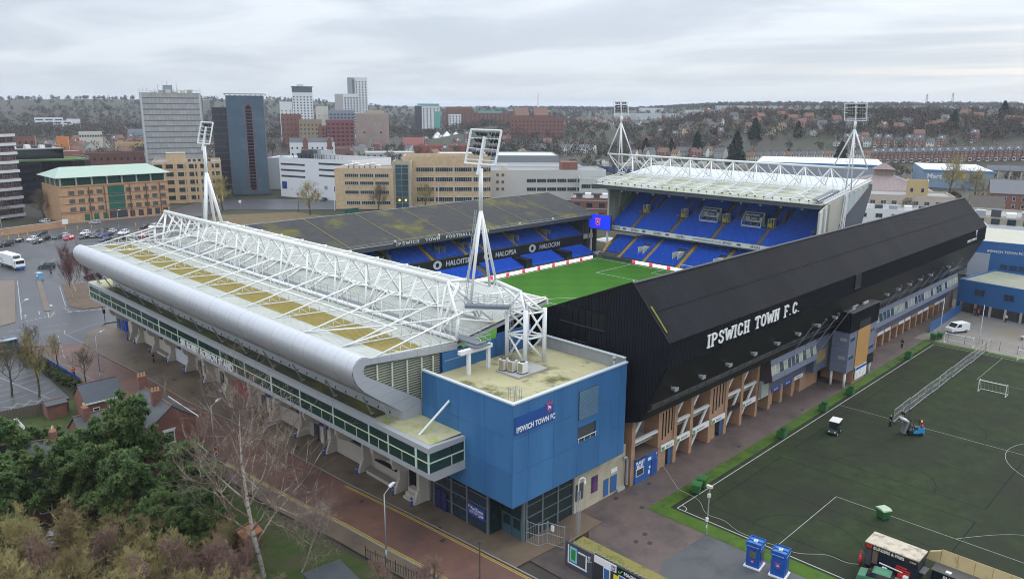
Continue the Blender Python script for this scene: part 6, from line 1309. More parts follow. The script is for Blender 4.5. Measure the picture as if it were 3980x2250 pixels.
b = MB(); b.tube((-.85, -.3, 1.35), (-.85, .3, 1.35), .18, 10); b.build('gas_bottle', mat('gas_red', (.5, .05, .06), .5, .05), t, smooth=True); b = MB(); b.tube((-.6, .35, 2.12), (-.6, .35, 2.35), .1, 8, .07); b.build('beacon', mat('beacon_orange', (.9, .25, .02), .4, 0, emit=1.2), t)
for x, r in ((-.7, .26), (.65, .32)):
    for s in (-1, 1): b = MB(); b.tube((x, s*.4, r), (x, s*.58, r), r, 10); b.build('wheel', tyre, t)
for i in range(5):
    t2 = thing('barrier_sheet', 'grey flooring sheet carried on the forklift, %s in the leaning stack' % ordn[i], 'panel', (111.4+i*.07, 32.4-i*.05, .3), radians(128), 'grey sheets on the forklift')
    b = MB(); b.prism([(0, 0), (.04, 0), (-.35, 1.75), (-.4, 1.75)], 'y', -.62, .62); b.build('face', greysteel if i % 2 else mat('sheet_grey', (.22, .23, .24), .5, .1), t2); b = MB(); b.prism([(-.41, 1.76), (-.34, 1.76), (.5, 2.1), (.5, 2.16)], 'y', -.62, .62); b.build('lip', greysteel, t2)
# floodlight post on the turf edge, cable
t = thing('pitch_lamp', 'slender grey lamp column at the turf edge beside the tarmac', 'lamp post', (68.1, 37.8, .03)); MB().tube((0, 0, 0), (0, 0, 5.6), .07, 8).build('column', lampc, t); MB().box(-.15, -.3, 5.6, .15, .35, 5.85).build('floodlight', mat('cream_lamp', (.6, .56, .45), .5, .05), t); MB().box(-.2, -.14, 4.5, .12, .14, 4.9).build('speaker', cream, t); b = MB(); b.tube((-.12, 0, 1.7), (-.12, 0, 2.1), .16, 10); b.build('reel', white, t); MB().box(-.14, -.06, .9, -.06, .06, 1.2).build('tag', white, t)
b = MB(); pts = [(75.9, 49.8, 2.5), (75, 47.5, 1.5), (74.6, 45.6, .09), (74.4, 44.0, .09)]; p0, p1 = V((74.4, 44, .09)), V((74.6, 23.9, .09))
for i in range(1, 40): p = p0.lerp(p1, i/39); pts.append((p.x+.55*sin(i*.62)*(.5+.5*sin(i*.23))-3.4*sin(pi*i/39), p.y, .09))
b.path(pts, .02, 4); b.build('power_cable', mat('pale_cable', (.5, .49, .44), .6, .05), label='pale power cable snaking over the turf to the burger van', cat='cable')
t = thing('gas_cylinder', 'red gas cylinder standing beside the burger van', 'gas cylinder', (74.4, 23.9, .04)); MB().tube((0, 0, 0), (0, 0, 1.15), .19, 12).build('body', MATS['gas_red'], t, smooth=True); MB().tube((0, 0, 1.15), (0, 0, 1.3), .19, 12, .07).build('shoulder', MATS['gas_red'], t, smooth=True); MB().tube((0, 0, 1.3), (0, 0, 1.5), .07, 8).build('valve_guard', MATS['gas_red'], t)
# burger van: counter side faces -x
t = thing('burger_van', 'dark catering trailer with BURGERS & FRIES sign and dirty cream roof', 'food van', (74.1, 18.55, 0)); bv = mat('trailer_navy', (.014, .018, .03), .4, .12)
MB().box(.05, 0, .35, 2.3, 4.9, 2.35).build('body', bv, t); MB().box(-.1, -.05, 2.9, 2.45, 5.0, 3.0).build('roof', mat('dirty_cream_roof', (.46, .40, .31), .7, .2, 1.2, col2=(.2, .17, .13), c2sc=1.4, c2lo=.5, c2hi=.65), t); MB().box(-.12, -.02, 2.4, .06, 4.95, 2.89).build('sign_fascia', mat('sign_brown_black', (.03, .02, .018), .5, .1), t); MB().box(.06, .0, 2.36, 2.4, 4.92, 2.89).build('upper_body', bv, t)
text('BURGERS & FRIES', .42, mat('cream_letter', (.7, .66, .55), .5, .03), t, (-.135, 4.15, 2.5), (0, -1, 0), bold=.008, ext=.02, name='sign_lettering', squeeze=.9); text('EVENT', .2, MATS['cream_letter'], t, (-.135, .75, 2.55), (0, -1, 0), ext=.02, name='sign_lettering')
for i in range(3): MB().box(-.14, 4.3, 2.48+.13*i, -.12, 4.85, 2.57+.13*i).build('red_flash', mat('flash_red', (.55, .03, .02), .5, .05), t)
MB().box(.0, 4.3, .5, .06, 4.85, 2.3).build('side_door', dgrey, t); MB().box(.0, 3.7, .9, .06, 4.2, 2.3).build('open_hatch', mat('hatch_warm', (.16, .1, .07), .6, .3, 3), t)
for i, (y0, z0, ln) in enumerate(((2.0, 1.3, 1.4), (1.9, 1.05, 1.3), (1.9, 1.55, 1.0), (1.7, .8, .8))): MB().box(.0, y0-ln, z0, .05, y0, z0+.14).build('red_stripe', MATS['flash_red'], t)
MB().bar((-.9, 3.2, 1.75), (-.3, 1.2, 1.3), .07, .1).build('awning_bar', white, t)
for y, m in ((2.9, white), (1.4, MATS['flash_red']), (.9, white)): MB().box(-.5, y-.25, .45, -.1, y+.2, 1.05).build('menu_board', m, t)
for y in (1.3, 3.4): b = MB(); b.tube((.1, y, .33), (.35, y, .33), .33, 12); b.build('wheel', tyre, t)
MB().box(.2, -.6, 1.7, 1.6, -.05, 1.76).build('side_flap', dgrey, t)
t = thing('counter_trailer', 'long serving counter with dark top and rusty cream hood', 'food stall', (76.9, 11.8, 0)); MB().box(0, -6, .2, 2.0, 6.2, 1.05).build('counter', bv, t); MB().box(-.1, -6, 1.05, 1.4, 6.3, 1.12).build('worktop', mat('worktop', (.10, .095, .09), .4, .2, 1.5), t)
cr = mat('rusty_cream', (.48, .37, .19), .6, .12, 1, col2=(.25, .14, .06), c2sc=1.2, c2lo=.6, c2hi=.75)
for i in range(8): MB().prism([(1.5, 1.2), (1.75, 1.2), (1.95, 2.5), (1.72, 2.6)], 'y', -6+i*1.5, -6+i*1.5+1.47).build('hood_panel', cr, t)
MB().prism([(6.0, 1.15), (7.2, 1.15), (7.0, 2.0), (6.0, 2.5)], 'x', 1.5, 1.8).build('hood_end', cr, t); text('BURGERS', .5, white, t, (-.05, 5.2, .5), (0, -1, 0), name='stall_lettering', ext=.02, bold=.01)
for y in (4.6, 2.5, .8): MB().box(.2, y, 1.12, .6, y+.5, 1.2).build('tray', white, t)
t = thing('green_car', 'green car with rounded roof beside the burger van', 'car', (72.1, 21.4, .03), radians(100)); b = MB(); b.prism([(-1.8, .3), (-1.8, .9), (-1.2, 1.0), (.8, 1.0), (1.7, .85), (1.85, .3)], 'y', -.8, .8); b.build('body', mat('car_pale_green', (.07, .21, .12), .35, .06), t); b = MB(); frustum(b, -1.4, 1.0, .98, -1.0, .4, 1.55, .76, .6); b.build('windows', carglass, t); b = MB(); frustum(b, -1.15, .5, 1.52, -.9, .3, 1.66, .66, .5); b.build('roof', MATS['car_pale_green'], t)
for sx in (-1.1, 1.15):
    for sy in (-1, 1): wl = link('wheel', WH, t, (sx, sy*.72, .32)); link('rim', RM, wl)
# flags and yard fence
def flagpole(x, y, h, label, fm):
    t = thing('flagpole', label, 'flagpole', (x, y, .0), 0, 'flagpoles in the yard'); MB().tube((0, 0, 0), (0, 0, h), .07, 8, .045).build('pole', white, t, smooth=True); b = MB(); pts = [(0, h-.4), (.28, h-.6), (.22, h-1.5), (.34, h-2.3), (.06, h-2.5)]; b.prism(pts, 'y', -.02, .03); b.build('flag', fm, t)
flagpole(169.7, 44.7, 7.6, 'white flagpole by the green bins with a furled pale flag', white); flagpole(168.4, 37.2, 7.8, 'white flagpole with a furled blue flag in the yard', mat('flag_blue', (.03, .04, .3), .8)); flagpole(169, 30, 6.5, 'white flagpole at the right edge of the picture', MATS['flag_blue'])
t = thing('blue_fence', 'blue solid fence along the yard beside the black stand', 'fence', (0, 0, 0))
for i in range(12): MB().box(169.2+i*1.95, 46.5+i*.05, 0, 171.1+i*1.95, 46.58+i*.05, 2.0).build('fence_board', clubblue, t)
t = thing('wire_fence', 'low dark wire fence between the yard and the turf', 'fence', (0, 0, 0))
for i in range(11): MB().tube((165.5, 45-i*3, 0), (165.5, 45-i*3, 1.7), .04, 5).build('post', dgrey, t)
b = MB()
for z in (.3, .8, 1.3, 1.65): b.tube((165.5, 45, z), (165.5, 15, z), .012, 4)
b.build('wires', dgrey, t)
t = thing('planter', 'round pale planter with a small tree in the yard', 'planter', (178, 31.2, .02)); MB().tube((0, 0, 0), (0, 0, .6), .8, 16, 1.0).build('pot', concrete, t); MB().tube((0, 0, .6), (0, 0, 2.0), .05, 6).build('stem', mat('twig_brown', (.1, .07, .05), .9), t)
# ---------------------------------------------------------------- houses by the road
def gable(name, label, loc, rz_, L_, W_, he, hr, wall, roofm, over=.25, chim=(), group=None, cat='house'):
    """house whose ridge runs along local x; walls, two roof slopes, chimneys as sub-parts of the roof"""
    t = thing(name, label, cat, loc, rz_, group); b = MB(); b.prism([(0, 0), (W_, 0), (W_, he), (W_/2, hr-.1), (0, he)], 'x', 0, L_); b.build('wall', wall, t)
    s = (hr-he)/(W_/2); rr = None
    for k in (0, 1):
        y0, y1 = (-over, W_/2) if k == 0 else (W_+over, W_/2); z0 = he-over*s; b = MB(); b.add([(x, y, z+d) for d in (0, .14) for x, y, z in ((-over*.6, y0, z0), (L_+over*.6, y0, z0), (L_+over*.6, y1, hr), (-over*.6, y1, hr))], [(0, 1, 2, 3), (4, 5, 6, 7), (0, 1, 5, 4), (1, 2, 6, 5), (2, 3, 7, 6), (3, 0, 4, 7)]); o = b.build('roof', roofm, t); rr = rr or o
    MB().box(-over*.6, W_/2-.1, hr+.08, L_+over*.6, W_/2+.1, hr+.2).build('ridge_tiles', tile, rr)
    for cx_, cy_, h in chim:
        MB().box(cx_-.35, cy_-.55, he, cx_+.35, cy_+.55, hr+h).build('chimney', brickred, rr)
        for k in range(3): MB().tube((cx_, cy_-.38+k*.38, hr+h), (cx_, cy_-.38+k*.38, hr+h+.45), .13, 8, .1).build('chimney_pot', mat('buff_pot', (.5, .33, .17), .7, .1), rr)
    return t
t = gable('brick_house', 'small orange red brick house with a blue grey slate roof by the road', (30.3, 116.7, 0), 0, 5.1, 5.2, 3.0, 5.1, brickred, mat('blue_slate', (.075, .085, .105), .5, .12, 1.2))
MB().box(-.2, -.28, 2.82, 5.3, -.2, 3.02).build('gutter', white, t); windows(t, (.9, -.02, .1), (1, 0), .9, 2.0, [0], [0], fr=.1, mull=0, rail=1); windows(t, (3, -.02, .9), (1, 0), 1.2, 1.1, [0], [0], fr=.1, mull=1); MB().tube((5.0, -.3, 0), (5.0, -.3, 2.9), .06, 6).build('drain_pipe', white, t)
t = gable('brick_house', 'red brick house with mossy slate roof and gable window behind the pines', (36.9, 94.2, 0), pi/2, 9.2, 5.7, 6.0, 8.1, brickred, slate, chim=((3.4, 3.4, 1.3), (9.4, 2.9, 1.6)))
t.rotation_euler = (0, 0, pi/2)
for z in (3.4, .8): windows(t, (-.02, 4.1, z), (0, -1), 1.3, 1.6, [0], [0], fr=.13, rail=1, mull=0); MB().box(-.1, 2.7, z-.15, .02, 4.2, z).build('sill', white, t); MB().box(-.08, 2.65, z+1.62, .02, 4.25, z+1.85).build('lintel', white, t)
MB().box(-.2, -.32, 5.8, 9.4, -.2, 6.0).build('gutter', white, t)
t = gable('brick_house', 'brick house wing with a slate roof and mossy chimney above the pines', (24.5, 97.0, 0), 0, 7.0, 6.0, 5.4, 7.6, brickred, slate, chim=((1.2, 2.6, 1.2),)); windows(t, (1, -.02, 3), (1, 0), 1.1, 1.5, [0, 2.4], [0], fr=.12, rail=1)
t = gable('lean_to', 'dark slate porch roof against the brick house on the road side', (36.95, 100.5, 0), 0, 2.2, 3.4, 2.6, 3.6, brickred, slate, cat='porch')
t = gable('terrace_house', 'brick terrace house with white windows half hidden by pines, on the left', (12.5, 93.0, 0), -.35, 7.5, 7, 5.6, 8.0, brickred, slate, chim=((7.4, 3.5, 1.1),)); windows(t, (.8, -.02, .9), (1, 0), 1.3, 1.6, [0, 2.6, 4.8], [0, 2.8], fr=.14, rail=1)
t = gable('terrace_house', 'brick terrace house with arched doors half hidden by pines, on the right', (19.6, 90.4, 0), -.35, 6.5, 7, 5.6, 8.0, brickred, slate, chim=((6.4, 3.5, 1.1),)); windows(t, (.6, -.02, .9), (1, 0), 1.3, 1.6, [0, 2.1, 4.3], [0, 2.8], fr=.14, rail=1)
t = gable('brick_shed', 'brick garden shed with flat grey lid beside the wooden fence', (26.6, 122.0, 0), 0, 2.6, 2.4, 2.1, 2.4, brickred, slate, cat='shed')
t = thing('garden_fence', 'weathered wooden board fence behind the small brick house', 'fence', (0, 0, 0)); om = mat('weathered_boards', (.13, .105, .08), .9, .2, 2)
for i in range(26): MB().box(20.2+i*.38, 125.6-.05*i, 0, 20.55+i*.38, 125.66-.05*i, 1.8).build('board', om, t)
t = thing('garden_wall', 'low red brick garden wall beside the shed', 'wall', (0, 0, 0)); MB().box(22.2, 112, 0, 22.5, 121, 1.7).build('wall', brickred, t); MB().box(22.12, 112, 1.7, 22.58, 121, 1.8).build('coping', concrete, t)
t = thing('blue_barrier', 'long low blue barrier beside the hedge of the small car park', 'fence', (0, 0, 0))
for i in range(9): MB().box(33.5+i*.14, 154.5-i*2.15, 0, 33.6+i*.14, 152.4-i*2.15, 1.1).build('panel', mat('barrier_blue', (.02, .07, .3), .5, .08), t)
t = thing('bus_shelter', 'small pale glazed shelter with a blue end post at left', 'shelter', (29.0, 162.0, 0), .15); MB().box(-3, -.1, 2.2, 3.4, 1.2, 2.32).build('roof', mat('shelter_roof', (.3, .38, .42), .4, .1), t); MB().box(3.2, 0, 0, 3.4, 1.1, 2.2).build('end_panel', MATS['barrier_blue'], t)
for x in (-3, 0): MB().tube((x, 1.1, 0), (x, 1.1, 2.2), .05, 6).build('post', greysteel, t)
MB().box(-3, 1.1, .3, 3.2, 1.13, 2.1).build('glass', gpane, t)
t = thing('metal_fence', 'thin iron railing along the near pavement above the grass', 'fence', (0, 0, 0))
for i in range(28):
    f = i/27; x, y = (39.3+.9*f*1.6, 60-9.5*f); MB().tube((x, y, 0), (x, y, 1.15 if i % 4 else 1.4), .03 if i % 4 else .05, 5).build('upright', mat('dark_iron', (.05, .045, .03), .8, .2), t)
MB().tube((39.3, 60, 1.05), (40.74, 50.5, 1.05), .03, 5).build('rail', MATS['dark_iron'], t)
t = thing('garage_roof', 'low outbuilding with wet dark flat roof at the bottom of the picture', 'outbuilding', (31.2, 54.5, 0), -.12); MB().box(0, 0, 0, 3.4, 4.2, 2.3).build('wall', brickred, t); MB().box(-.2, -.2, 2.3, 3.6, 4.4, 2.45).build('roof', mat('wet_felt', (.07, .075, .08), .35, .2, .8), t)
t = gable('small_outhouse', 'small outhouse with an orange tiled roof among the bare shrubs', (30.9, 69.4, 0), .3, 2.2, 1.8, 1.6, 2.3, brickred, mat('orange_tile', (.36, .15, .08), .8, .15), cat='outbuilding')
t = thing('timber_deck_fence', 'slatted timber fence between the brick house and the road', 'fence', (0, 0, 0))
for i in range(18): MB().box(35.6+i*.12, 90.8-i*.16, 0, 35.68+i*.12, 90.7-i*.16, 1.7).build('slat', om, t)
# ---------------------------------------------------------------- town buildings
def words_n(i):
    t_ = ['first', 'second', 'third', 'fourth', 'fifth', 'sixth', 'seventh', 'eighth', 'ninth', 'tenth', 'eleventh', 'twelfth', 'thirteenth', 'fourteenth', 'fifteenth', 'sixteenth', 'seventeenth', 'eighteenth', 'nineteenth', 'twentieth', 'twenty-first', 'twenty-second', 'twenty-third', 'twenty-fourth']
    return t_[i]
flatroof = mat('grey_flat_roof', (.24, .24, .235), .8, .15, .1); blockn = [0]
def block(name, label, p0, p1, dep, h, wall, roofm=None, par=.7, grid=None, sg=None, lg=None, cat='building', z=None, gm=None, fm=None, fr=.1, mull=0, rail=0, group=None):
    """box building: p0,p1 = front corners left and right as seen from the camera side; grid=(cols,rows,w,h,z0,dz) for the front, sg right side, lg left side"""
    a = atan2(p1[1]-p0[1], p1[0]-p0[0]); W_ = hypot(p1[0]-p0[0], p1[1]-p0[1]); z = hill(*p0)-.3 if z is None else z
    t = thing(name, label, cat, (p0[0], p0[1], z), a, group); t['w'] = W_; t['d'] = dep
    MB().box(0, 0, 0, W_, dep, h-par).build('wall', wall, t); MB().box(.3, .3, h-par, W_-.3, dep-.3, h-par+.12).build('roof', roofm or flatroof, t)
    for q_ in ((0, 0, W_, .28), (0, dep-.28, W_, dep), (0, .29, .28, dep-.29), (W_-.28, .29, W_, dep-.29)): MB().box(q_[0], q_[1], h-par+.003, q_[2], q_[3], h).build('parapet', wall, t)
    for g, o, u, L_ in ((grid, (0, -.01), (1, 0), W_), (sg, (W_+.01, 0), (0, 1), dep), (lg, (-.01, dep), (0, -1), dep)):
        if g:
            n, r, ww, wh, z0, dz = g; sp_ = L_/n; windows(t, (o[0], o[1], z0), u, ww, wh, [sp_*(i+.5)-ww/2 for i in range(n)], [dz*i for i in range(r)], fr=fr, gm=gm, fm=fm, mull=mull, rail=rail)
    return t
def pts2(az, D): a = radians(az); return (D*cos(a), D*sin(a))
dfr = mat('dark_frame', (.05, .05, .055), .5, .1)
# office tower at the left edge
lt_ = mat('pink_brown_frame', (.16, .09, .08), .7, .12); t = block('office_tower', 'tall office block with pinkish windows and white floor bands at the left edge', (60, 351.5), (80, 359), 24, 34, mat('tower_recess', (.07, .045, .045), .6, .2), grid=(7, 9, 2.6, 2.2, 2.2, 3.5), sg=(7, 9, 2.6, 2.2, 2.2, 3.5), fm=lt_, fr=.22, mull=1, rail=1)
for i in range(10): MB().box(-.5, -.5, .9+i*3.5, t['w']+.5, 24.5, 2.0+i*3.5).build('floor_band', mat('pale_band', (.46, .48, .50), .6, .06), t)
# dark curved glass building
dg_ = mat('black_glass_wall', (.012, .013, .018), .08, .4, .2, spec=.6); t = thing('curved_glass_building', 'low black glass building with a curved wall and planted roof edge', 'building', (0, 0, 0))
cv = [(80, 412), (100, 405.5), (112, 402.5), (118, 404), (122, 409), (124, 418), (122, 432), (95, 445), (80, 445)]
cv2 = []
for i in range(len(cv)): cv2.append(cv[i])
for i, (a, c) in enumerate(zip(cv2, cv2[1:])):
    a, c = V(a), V(c); n = max(1, int((c-a).length/2.4))
    if i > 5: n = 1
    for k in range(n):
        p, q_ = a.lerp(c, k/n), a.lerp(c, (k+.97)/n)
        for z0 in (.2, 4.9, 9.6, 14.3): MB().add([(p.x, p.y, z0), (q_.x, q_.y, z0), (q_.x, q_.y, z0+4.6), (p.x, p.y, z0+4.6)], [(0, 1, 2, 3)]).build('glass_panel', dg_, t)
MB().prism([(x+(98-x)*.01, y+(425-y)*.01) for x, y in cv], 'z', 0, 18.9).build('core', dgrey, t); MB().prism([(x+(98-x)*.06, y+(425-y)*.06) for x, y in cv], 'z', 18.95, 19.3).build('roof_garden', mat('roof_hedge', (.06, .12, .015), .9, .3, .6, bump=.5), t)
MB().box(88, 414, 19.3, 112, 440, 24).build('upper_storey', dg_, t); MB().box(87.5, 413.5, 24, 112.5, 440.5, 24.3).build('upper_roof', flatroof, t)
for i in range(6): MB().box(92+i*3, 420, 24.3, 94+i*3, 423, 25.3+.3*(i % 3)).build('roof_unit', (white, dgrey)[i % 2], t)
b = MB(); b.path([(x+(98-x)*.02, y+(425-y)*.02, 19.9) for x, y in cv[:7]], .08, 4); b.build('roof_rail', greysteel, t)
# orange brick office with green roof
grn = mat('pale_green_roof', (.36, .46, .38), .5, .08, .5); ofb = brickmat('office_brick', (.50, .29, .15), (.43, .24, .12), (.42, .32, .22)); gl2 = mat('green_glazing', (.03, .12, .085), .15, .3, .4)
t = block('brick_office', 'orange brick office with a pale green pitched roof and green glass centre', (86, 330), (127, 330), 22, 14.2, ofb, par=.3, z=0, fr=.08, mull=0); W_ = 41
for c0, n in ((3.3, 4), (24.3, 5)): windows(t, (c0, -.01, 4.2), (1, 0), 2.0, 1.5, rng(n, 0, 3.35), [0, 3.2, 6.4], fm=dfr, gm=mat('blind_glass', (.11, .12, .11), .12, .7, .6, spec=.5), mull=1, rail=1)
for x in rng(4, 8, 3.4)+rng(5, 25, 3.3): MB().box(x, -.05, .1, x+1.9, .02, 2.9).build('door_opening', dfr if x > 18 else mat('green_door', (.03, .12, .07), .5, .1), t)
MB().box(17.4, -.06, 3.6, 23.6, .02, 13.2).build('centre_glazing', gl2, t); MB().box(17.2, -.04, .1, 24, .03, 3.2).build('archway', dfr, t)
for z in (3.3, 3.9, 6.9, 10.1, 13.4): MB().box(-.1, -.09, z, W_+.1, 0, z+.22).build('string_course', brickred, t)
for z in (6.2, 9.2): MB().box(17.4, -.09, z, 23.6, -.06, z+.12).build('glazing_bar', greysteel, t)
for x in (10.4, 16, 25.6, 32, 37.4): MB().box(x, -.2, .1, x+.3, 0, 13.3).build('downpipe', mat('brown_pipe', (.16, .08, .05), .6), t)
MB().box(1.0, 1.2, 14.2, W_-1, 21, 17.2).build('top_storey', gl2, t)
for x in rng(8, .8, 5.6): MB().box(x, .6, 13.95, x+.5, 1.2, 17.3).build('white_column', cream, t)
for x in rng(7, 1.6, 5.6): MB().box(x, 1.12, 14.6, x+4.4, 1.2, 16.6).build('top_window', mat('top_glass', (.05, .1, .09), .1, .5, .8, spec=.6), t)
for y in (6, 12, 18): MB().box(.5, y, 13.95, .95, y+.5, 17.3).build('white_column', cream, t)
b = MB(); e = [(-1.2, -1.5, 17.3), (W_+1.2, -1.5, 17.3), (W_+1.2, 23.5, 17.3), (-1.2, 23.5, 17.3)]
b.add(e+[(4, 11, 20.6), (W_-4, 11, 20.6)], [(0, 1, 5, 4), (1, 2, 5), (2, 3, 4, 5), (3, 0, 4), (0, 3, 2, 1)]); ro = b.build('roof', grn, t)
for i in range(58): x = -1+i*.75; xt = max(4, min(W_-4, x)); f = 1 if 4 <= x <= W_-4 else max(.1, 1-abs(xt-x)/5.2); MB().bar((x, -1.5, 17.36), (x, -1.5+12.5*f, 17.36+3.3*f), .07, .08).build('standing_seam', mat('seam_light', (.48, .56, .48), .5, .05), ro)
MB().box(0, -3, 0, W_, -1.8, .6).build('planter_wall', brickorange, t)
# tan brick offices behind
t = block('tan_office', 'sand coloured office block with banded dark windows behind the green roof', (135, 367), (162, 355), 25, 19, bricktan, z=0, grid=(6, 5, 3.4, 1.9, 1.6, 3.6), sg=(5, 5, 1.6, 1.9, 1.6, 3.6), fm=dfr, mull=2, fr=.12)
MB().box(6, 6, 18.6, 14, 13, 22.5).build('plant_room', bricktan, t); MB().box(5.8, 5.8, 22.5, 14.2, 13.2, 22.8).build('plant_roof', concrete, t)
for i in range(7): MB().box(i*4.4, -.4, 1, i*4.4+.6, 0, 18.2).build('brick_buttress', bricktan, t)
for i in range(5): MB().box(15+i*2.2, 8+i % 3, 18.5, 16.4+i*2.2, 10, 19.6).build('roof_unit', dgrey, t)
# scaffolded tower
t = block('scaffolded_tower', 'tall tower block wrapped in grey scaffold sheeting', (178, 489), (209, 476), 20, 50, mat('sheeted_grey', (.32, .325, .33), .8, .14, .15, col2=(.22, .22, .225), c2sc=.08), z=0, par=.5)
for i in range(15):
    MB().box(-1.2, -1.4, 2+i*3.3, 32.8, -1.1, 2.5+i*3.3).build('scaffold_lift', mat('scaffold_board', (.20, .20, .20), .7, .12), t)
    for k in range(8): MB().box(-1+k*4.2, -1.3, 2.55+i*3.3, 3.05+k*4.2, -1.26, 5.2+i*3.3).build('sheeting_panel', mat('mesh_sheet_%d' % ((i*3+k*5) % 4), ((.43, .43, .43), (.40, .405, .41), (.45, .45, .45), (.42, .415, .41))[(i*3+k*5) % 4], .8, .12, .4), t)
for k in range(17): MB().tube((-1.1+k*2.1, -1.6, 0), (-1.1+k*2.1, -1.6, 53+random.uniform(0, 1.5)), .09, 5).build('scaffold_pole', concrete, t)
for z in (51.4, 52.8): MB().tube((-1.2, -1.6, z), (32.8, -1.6, z), .08, 5).build('scaffold_rail', concrete, t)
[MB().box(x, -1.5, 0, x+1.3, -1.2, 51).build('edge_sheet', mat('pale_sheet3', (.55, .56, .57), .8, .1), t) for x in (-1.3, 31.5)]; MB().box(12, 5, 50, 17, 14, 56).build('lift_house', mat('blue_grey_panel', (.24, .29, .35), .5, .1), t)
for i in range(6): MB().box(5+i*4, 4, 49.6, 8+i*4, 12, 52.2+(i*37 % 3)*.6).build('roof_unit', (cream, brickbuff)[i % 2], t)
for i in range(5): MB().tube((9+i*2.6, 6, 52), (9+i*2.6, 6, 56.5+i % 3), .07, 4).build('aerial', dgrey, t)
# blue tower
bt_ = mat('blue_grey_glazing', (.085, .125, .165), .25, .1, .2, col2=(.10, .155, .2), c2sc=.07); t = thing('blue_tower', 'tall slate blue tower with a pointed dark window strip', 'tower', (0, 0, 0))
p0, p1 = V((176, 374.5)), V((191.3, 366)); u = (p1-p0).normalized(); ang = atan2(u.y, u.x); t.location = (p0.x, p0.y, 0); t.rotation_euler = (0, 0, ang); Wd = (p1-p0).length
MB().box(0, 0, 0, Wd, 14, 49.2).build('core', dgrey, t)
for i in range(15):
    for k in range(5): MB().box(k*Wd/5+.03, -.12, .6+i*3.24, (k+1)*Wd/5-.03, 0, 3.8+i*3.24).build('facade_panel', bt_, t); 
    for k in range(3): MB().box(-.12, k*4.6+.03, .6+i*3.24, 0, k*4.6+4.55, 3.8+i*3.24).build('facade_panel', bt_, t)
MB().prism([(8.6, 3.5), (10.2, 2.2), (11.8, 3.5), (11.8, 43.5), (10.2, 45.2), (8.6, 43.5)], 'y', -.32, -.13).build('window_strip', mat('strip_black', (.012, .012, .016), .1, .3), t); 
b = MB(); b.path([(8.6, -.3, 3.5), (10.2, -.3, 2.2), (11.8, -.3, 3.5), (11.8, -.3, 43.5), (10.2, -.3, 45.2), (8.6, -.3, 43.5), (8.6, -.3, 3.5)], .14, 4); b.build('red_trim', mat('red_trim', (.4, .1, .1), .5), t)
for i in range(25): MB().box(8.7, -.36, 4+i*1.6, 11.7, -.33, 4.1+i*1.6).build('strip_bar', greysteel, t)
MB().box(-1, -.8, 49.9, Wd+1, 14.5, 50.2).build('roof_rail_deck', greysteel, t)
for i in range(9): MB().box(-.6+i*2.4, -.6, 49.2, -.2+i*2.4, -.2, 50).build('rail_post', greysteel, t)
for i in range(10): MB().box(-.6, 4, 6+i*4, -.12, 4.4, 6.4+i*4).build('bracket', dgrey, t)
t = block('dark_slab', 'dark ribbed office slab attached to the slate blue tower', (178.5, 397), (187, 384), 10, 43.5, mat('dark_slab', (.045, .045, .055), .3, .2, .3), z=0)
for i in range(13):
    for k in range(6): MB().box(k*2.58+.08, -.08, 1+i*3.25, k*2.58+2.5, 0, 3.9+i*3.25).build('slab_panel', mat('slab_glass', (.035, .036, .046), .15, .5, .4, spec=.5), t)
    MB().box(-.1, -.2, 3.95+i*3.25, 15.6, 0, 4.15+i*3.25).build('slab_line', mat('slab_line', (.12, .11, .12), .5), t)
t = thing('black_pavilion', 'black timber pavilion with a flared lead roof at the tower foot', 'building', (196, 350, 0), -.5); MB().box(0, 0, 0, 17, 11, 4.2).build('wall', black, t); b = MB(); b.add([(-1, -1, 4.2), (18, -1, 4.2), (18, 12, 4.2), (-1, 12, 4.2), (2, 2, 6), (15, 2, 6), (15, 9, 6), (2, 9, 6), (2.5, 4, 15), (5, 4, 15), (5, 8, 15), (2.5, 8, 15)], [(0, 1, 5, 4), (1, 2, 6, 5), (2, 3, 7, 6), (3, 0, 4, 7), (4, 5, 9, 8), (5, 6, 10, 9), (6, 7, 11, 10), (7, 4, 8, 11), (8, 9, 10, 11)]); b.build('roof', mat('lead_roof', (.12, .12, .125), .6, .15), t)
for i in range(9): MB().box(.6+i*1.9, -.05, .4, 2.1+i*1.9, 0, 3.4).build('panel', dfr, t)
# white block
t = block('white_block', 'white rendered block with slit openings and roof plant', (193, 357), (206, 312), 30, 19.5, mat('white_render', (.66, .68, .70), .6, .05, .2), z=0, lg=None)
for x0, zz in ((1, 15.8), (1, 12.9), (1, 9.9), (26, 16.9), (26, 14), (26, 11.2)): MB().box(x0, -.06, zz, x0+(16 if x0 < 5 else 17), .02, zz+.9).build('slit_opening', dfr, t)
MB().box(1.2, -.06, 4, 4.4, .02, 7.6).build('blue_panel', mat('cobalt_panel', (.02, .05, .25), .5), t)
for x, z0 in ((29, 5), (24, 1), (36, 9)): MB().box(x, -.05, z0, x+2, .02, z0+1.8).build('vent', greysteel, t)
windows(t, (-.02, 15, 1.5), (0, -1), 2.2, 2.0, rng(5, 0, 3), rng(5, 0, 3.4), fm=white, fr=.3)
for i in range(7): MB().box(9+i*2.6, 4, 19, 11.2+i*2.6, 12, 21.5+(i % 2)*1.8).build('plant_box', dgrey if i < 4 else greysteel, t)
for i in range(14): MB().bar((8+i*2.4, 2, 19), (8+i*2.4, 2, 21.4), .15).build('screen_post', dgrey, t)
t = block('white_annex', 'low white annex with a blue rooflight beyond the white block', (205, 392), (232, 362), 20, 17, mat('white_render2', (.6, .63, .66), .6, .05), z=0); MB().box(6, 4, 16.4, 20, 10, 17.6).build('rooflight', mat('pale_blue_glass', (.25, .4, .5), .3), t)
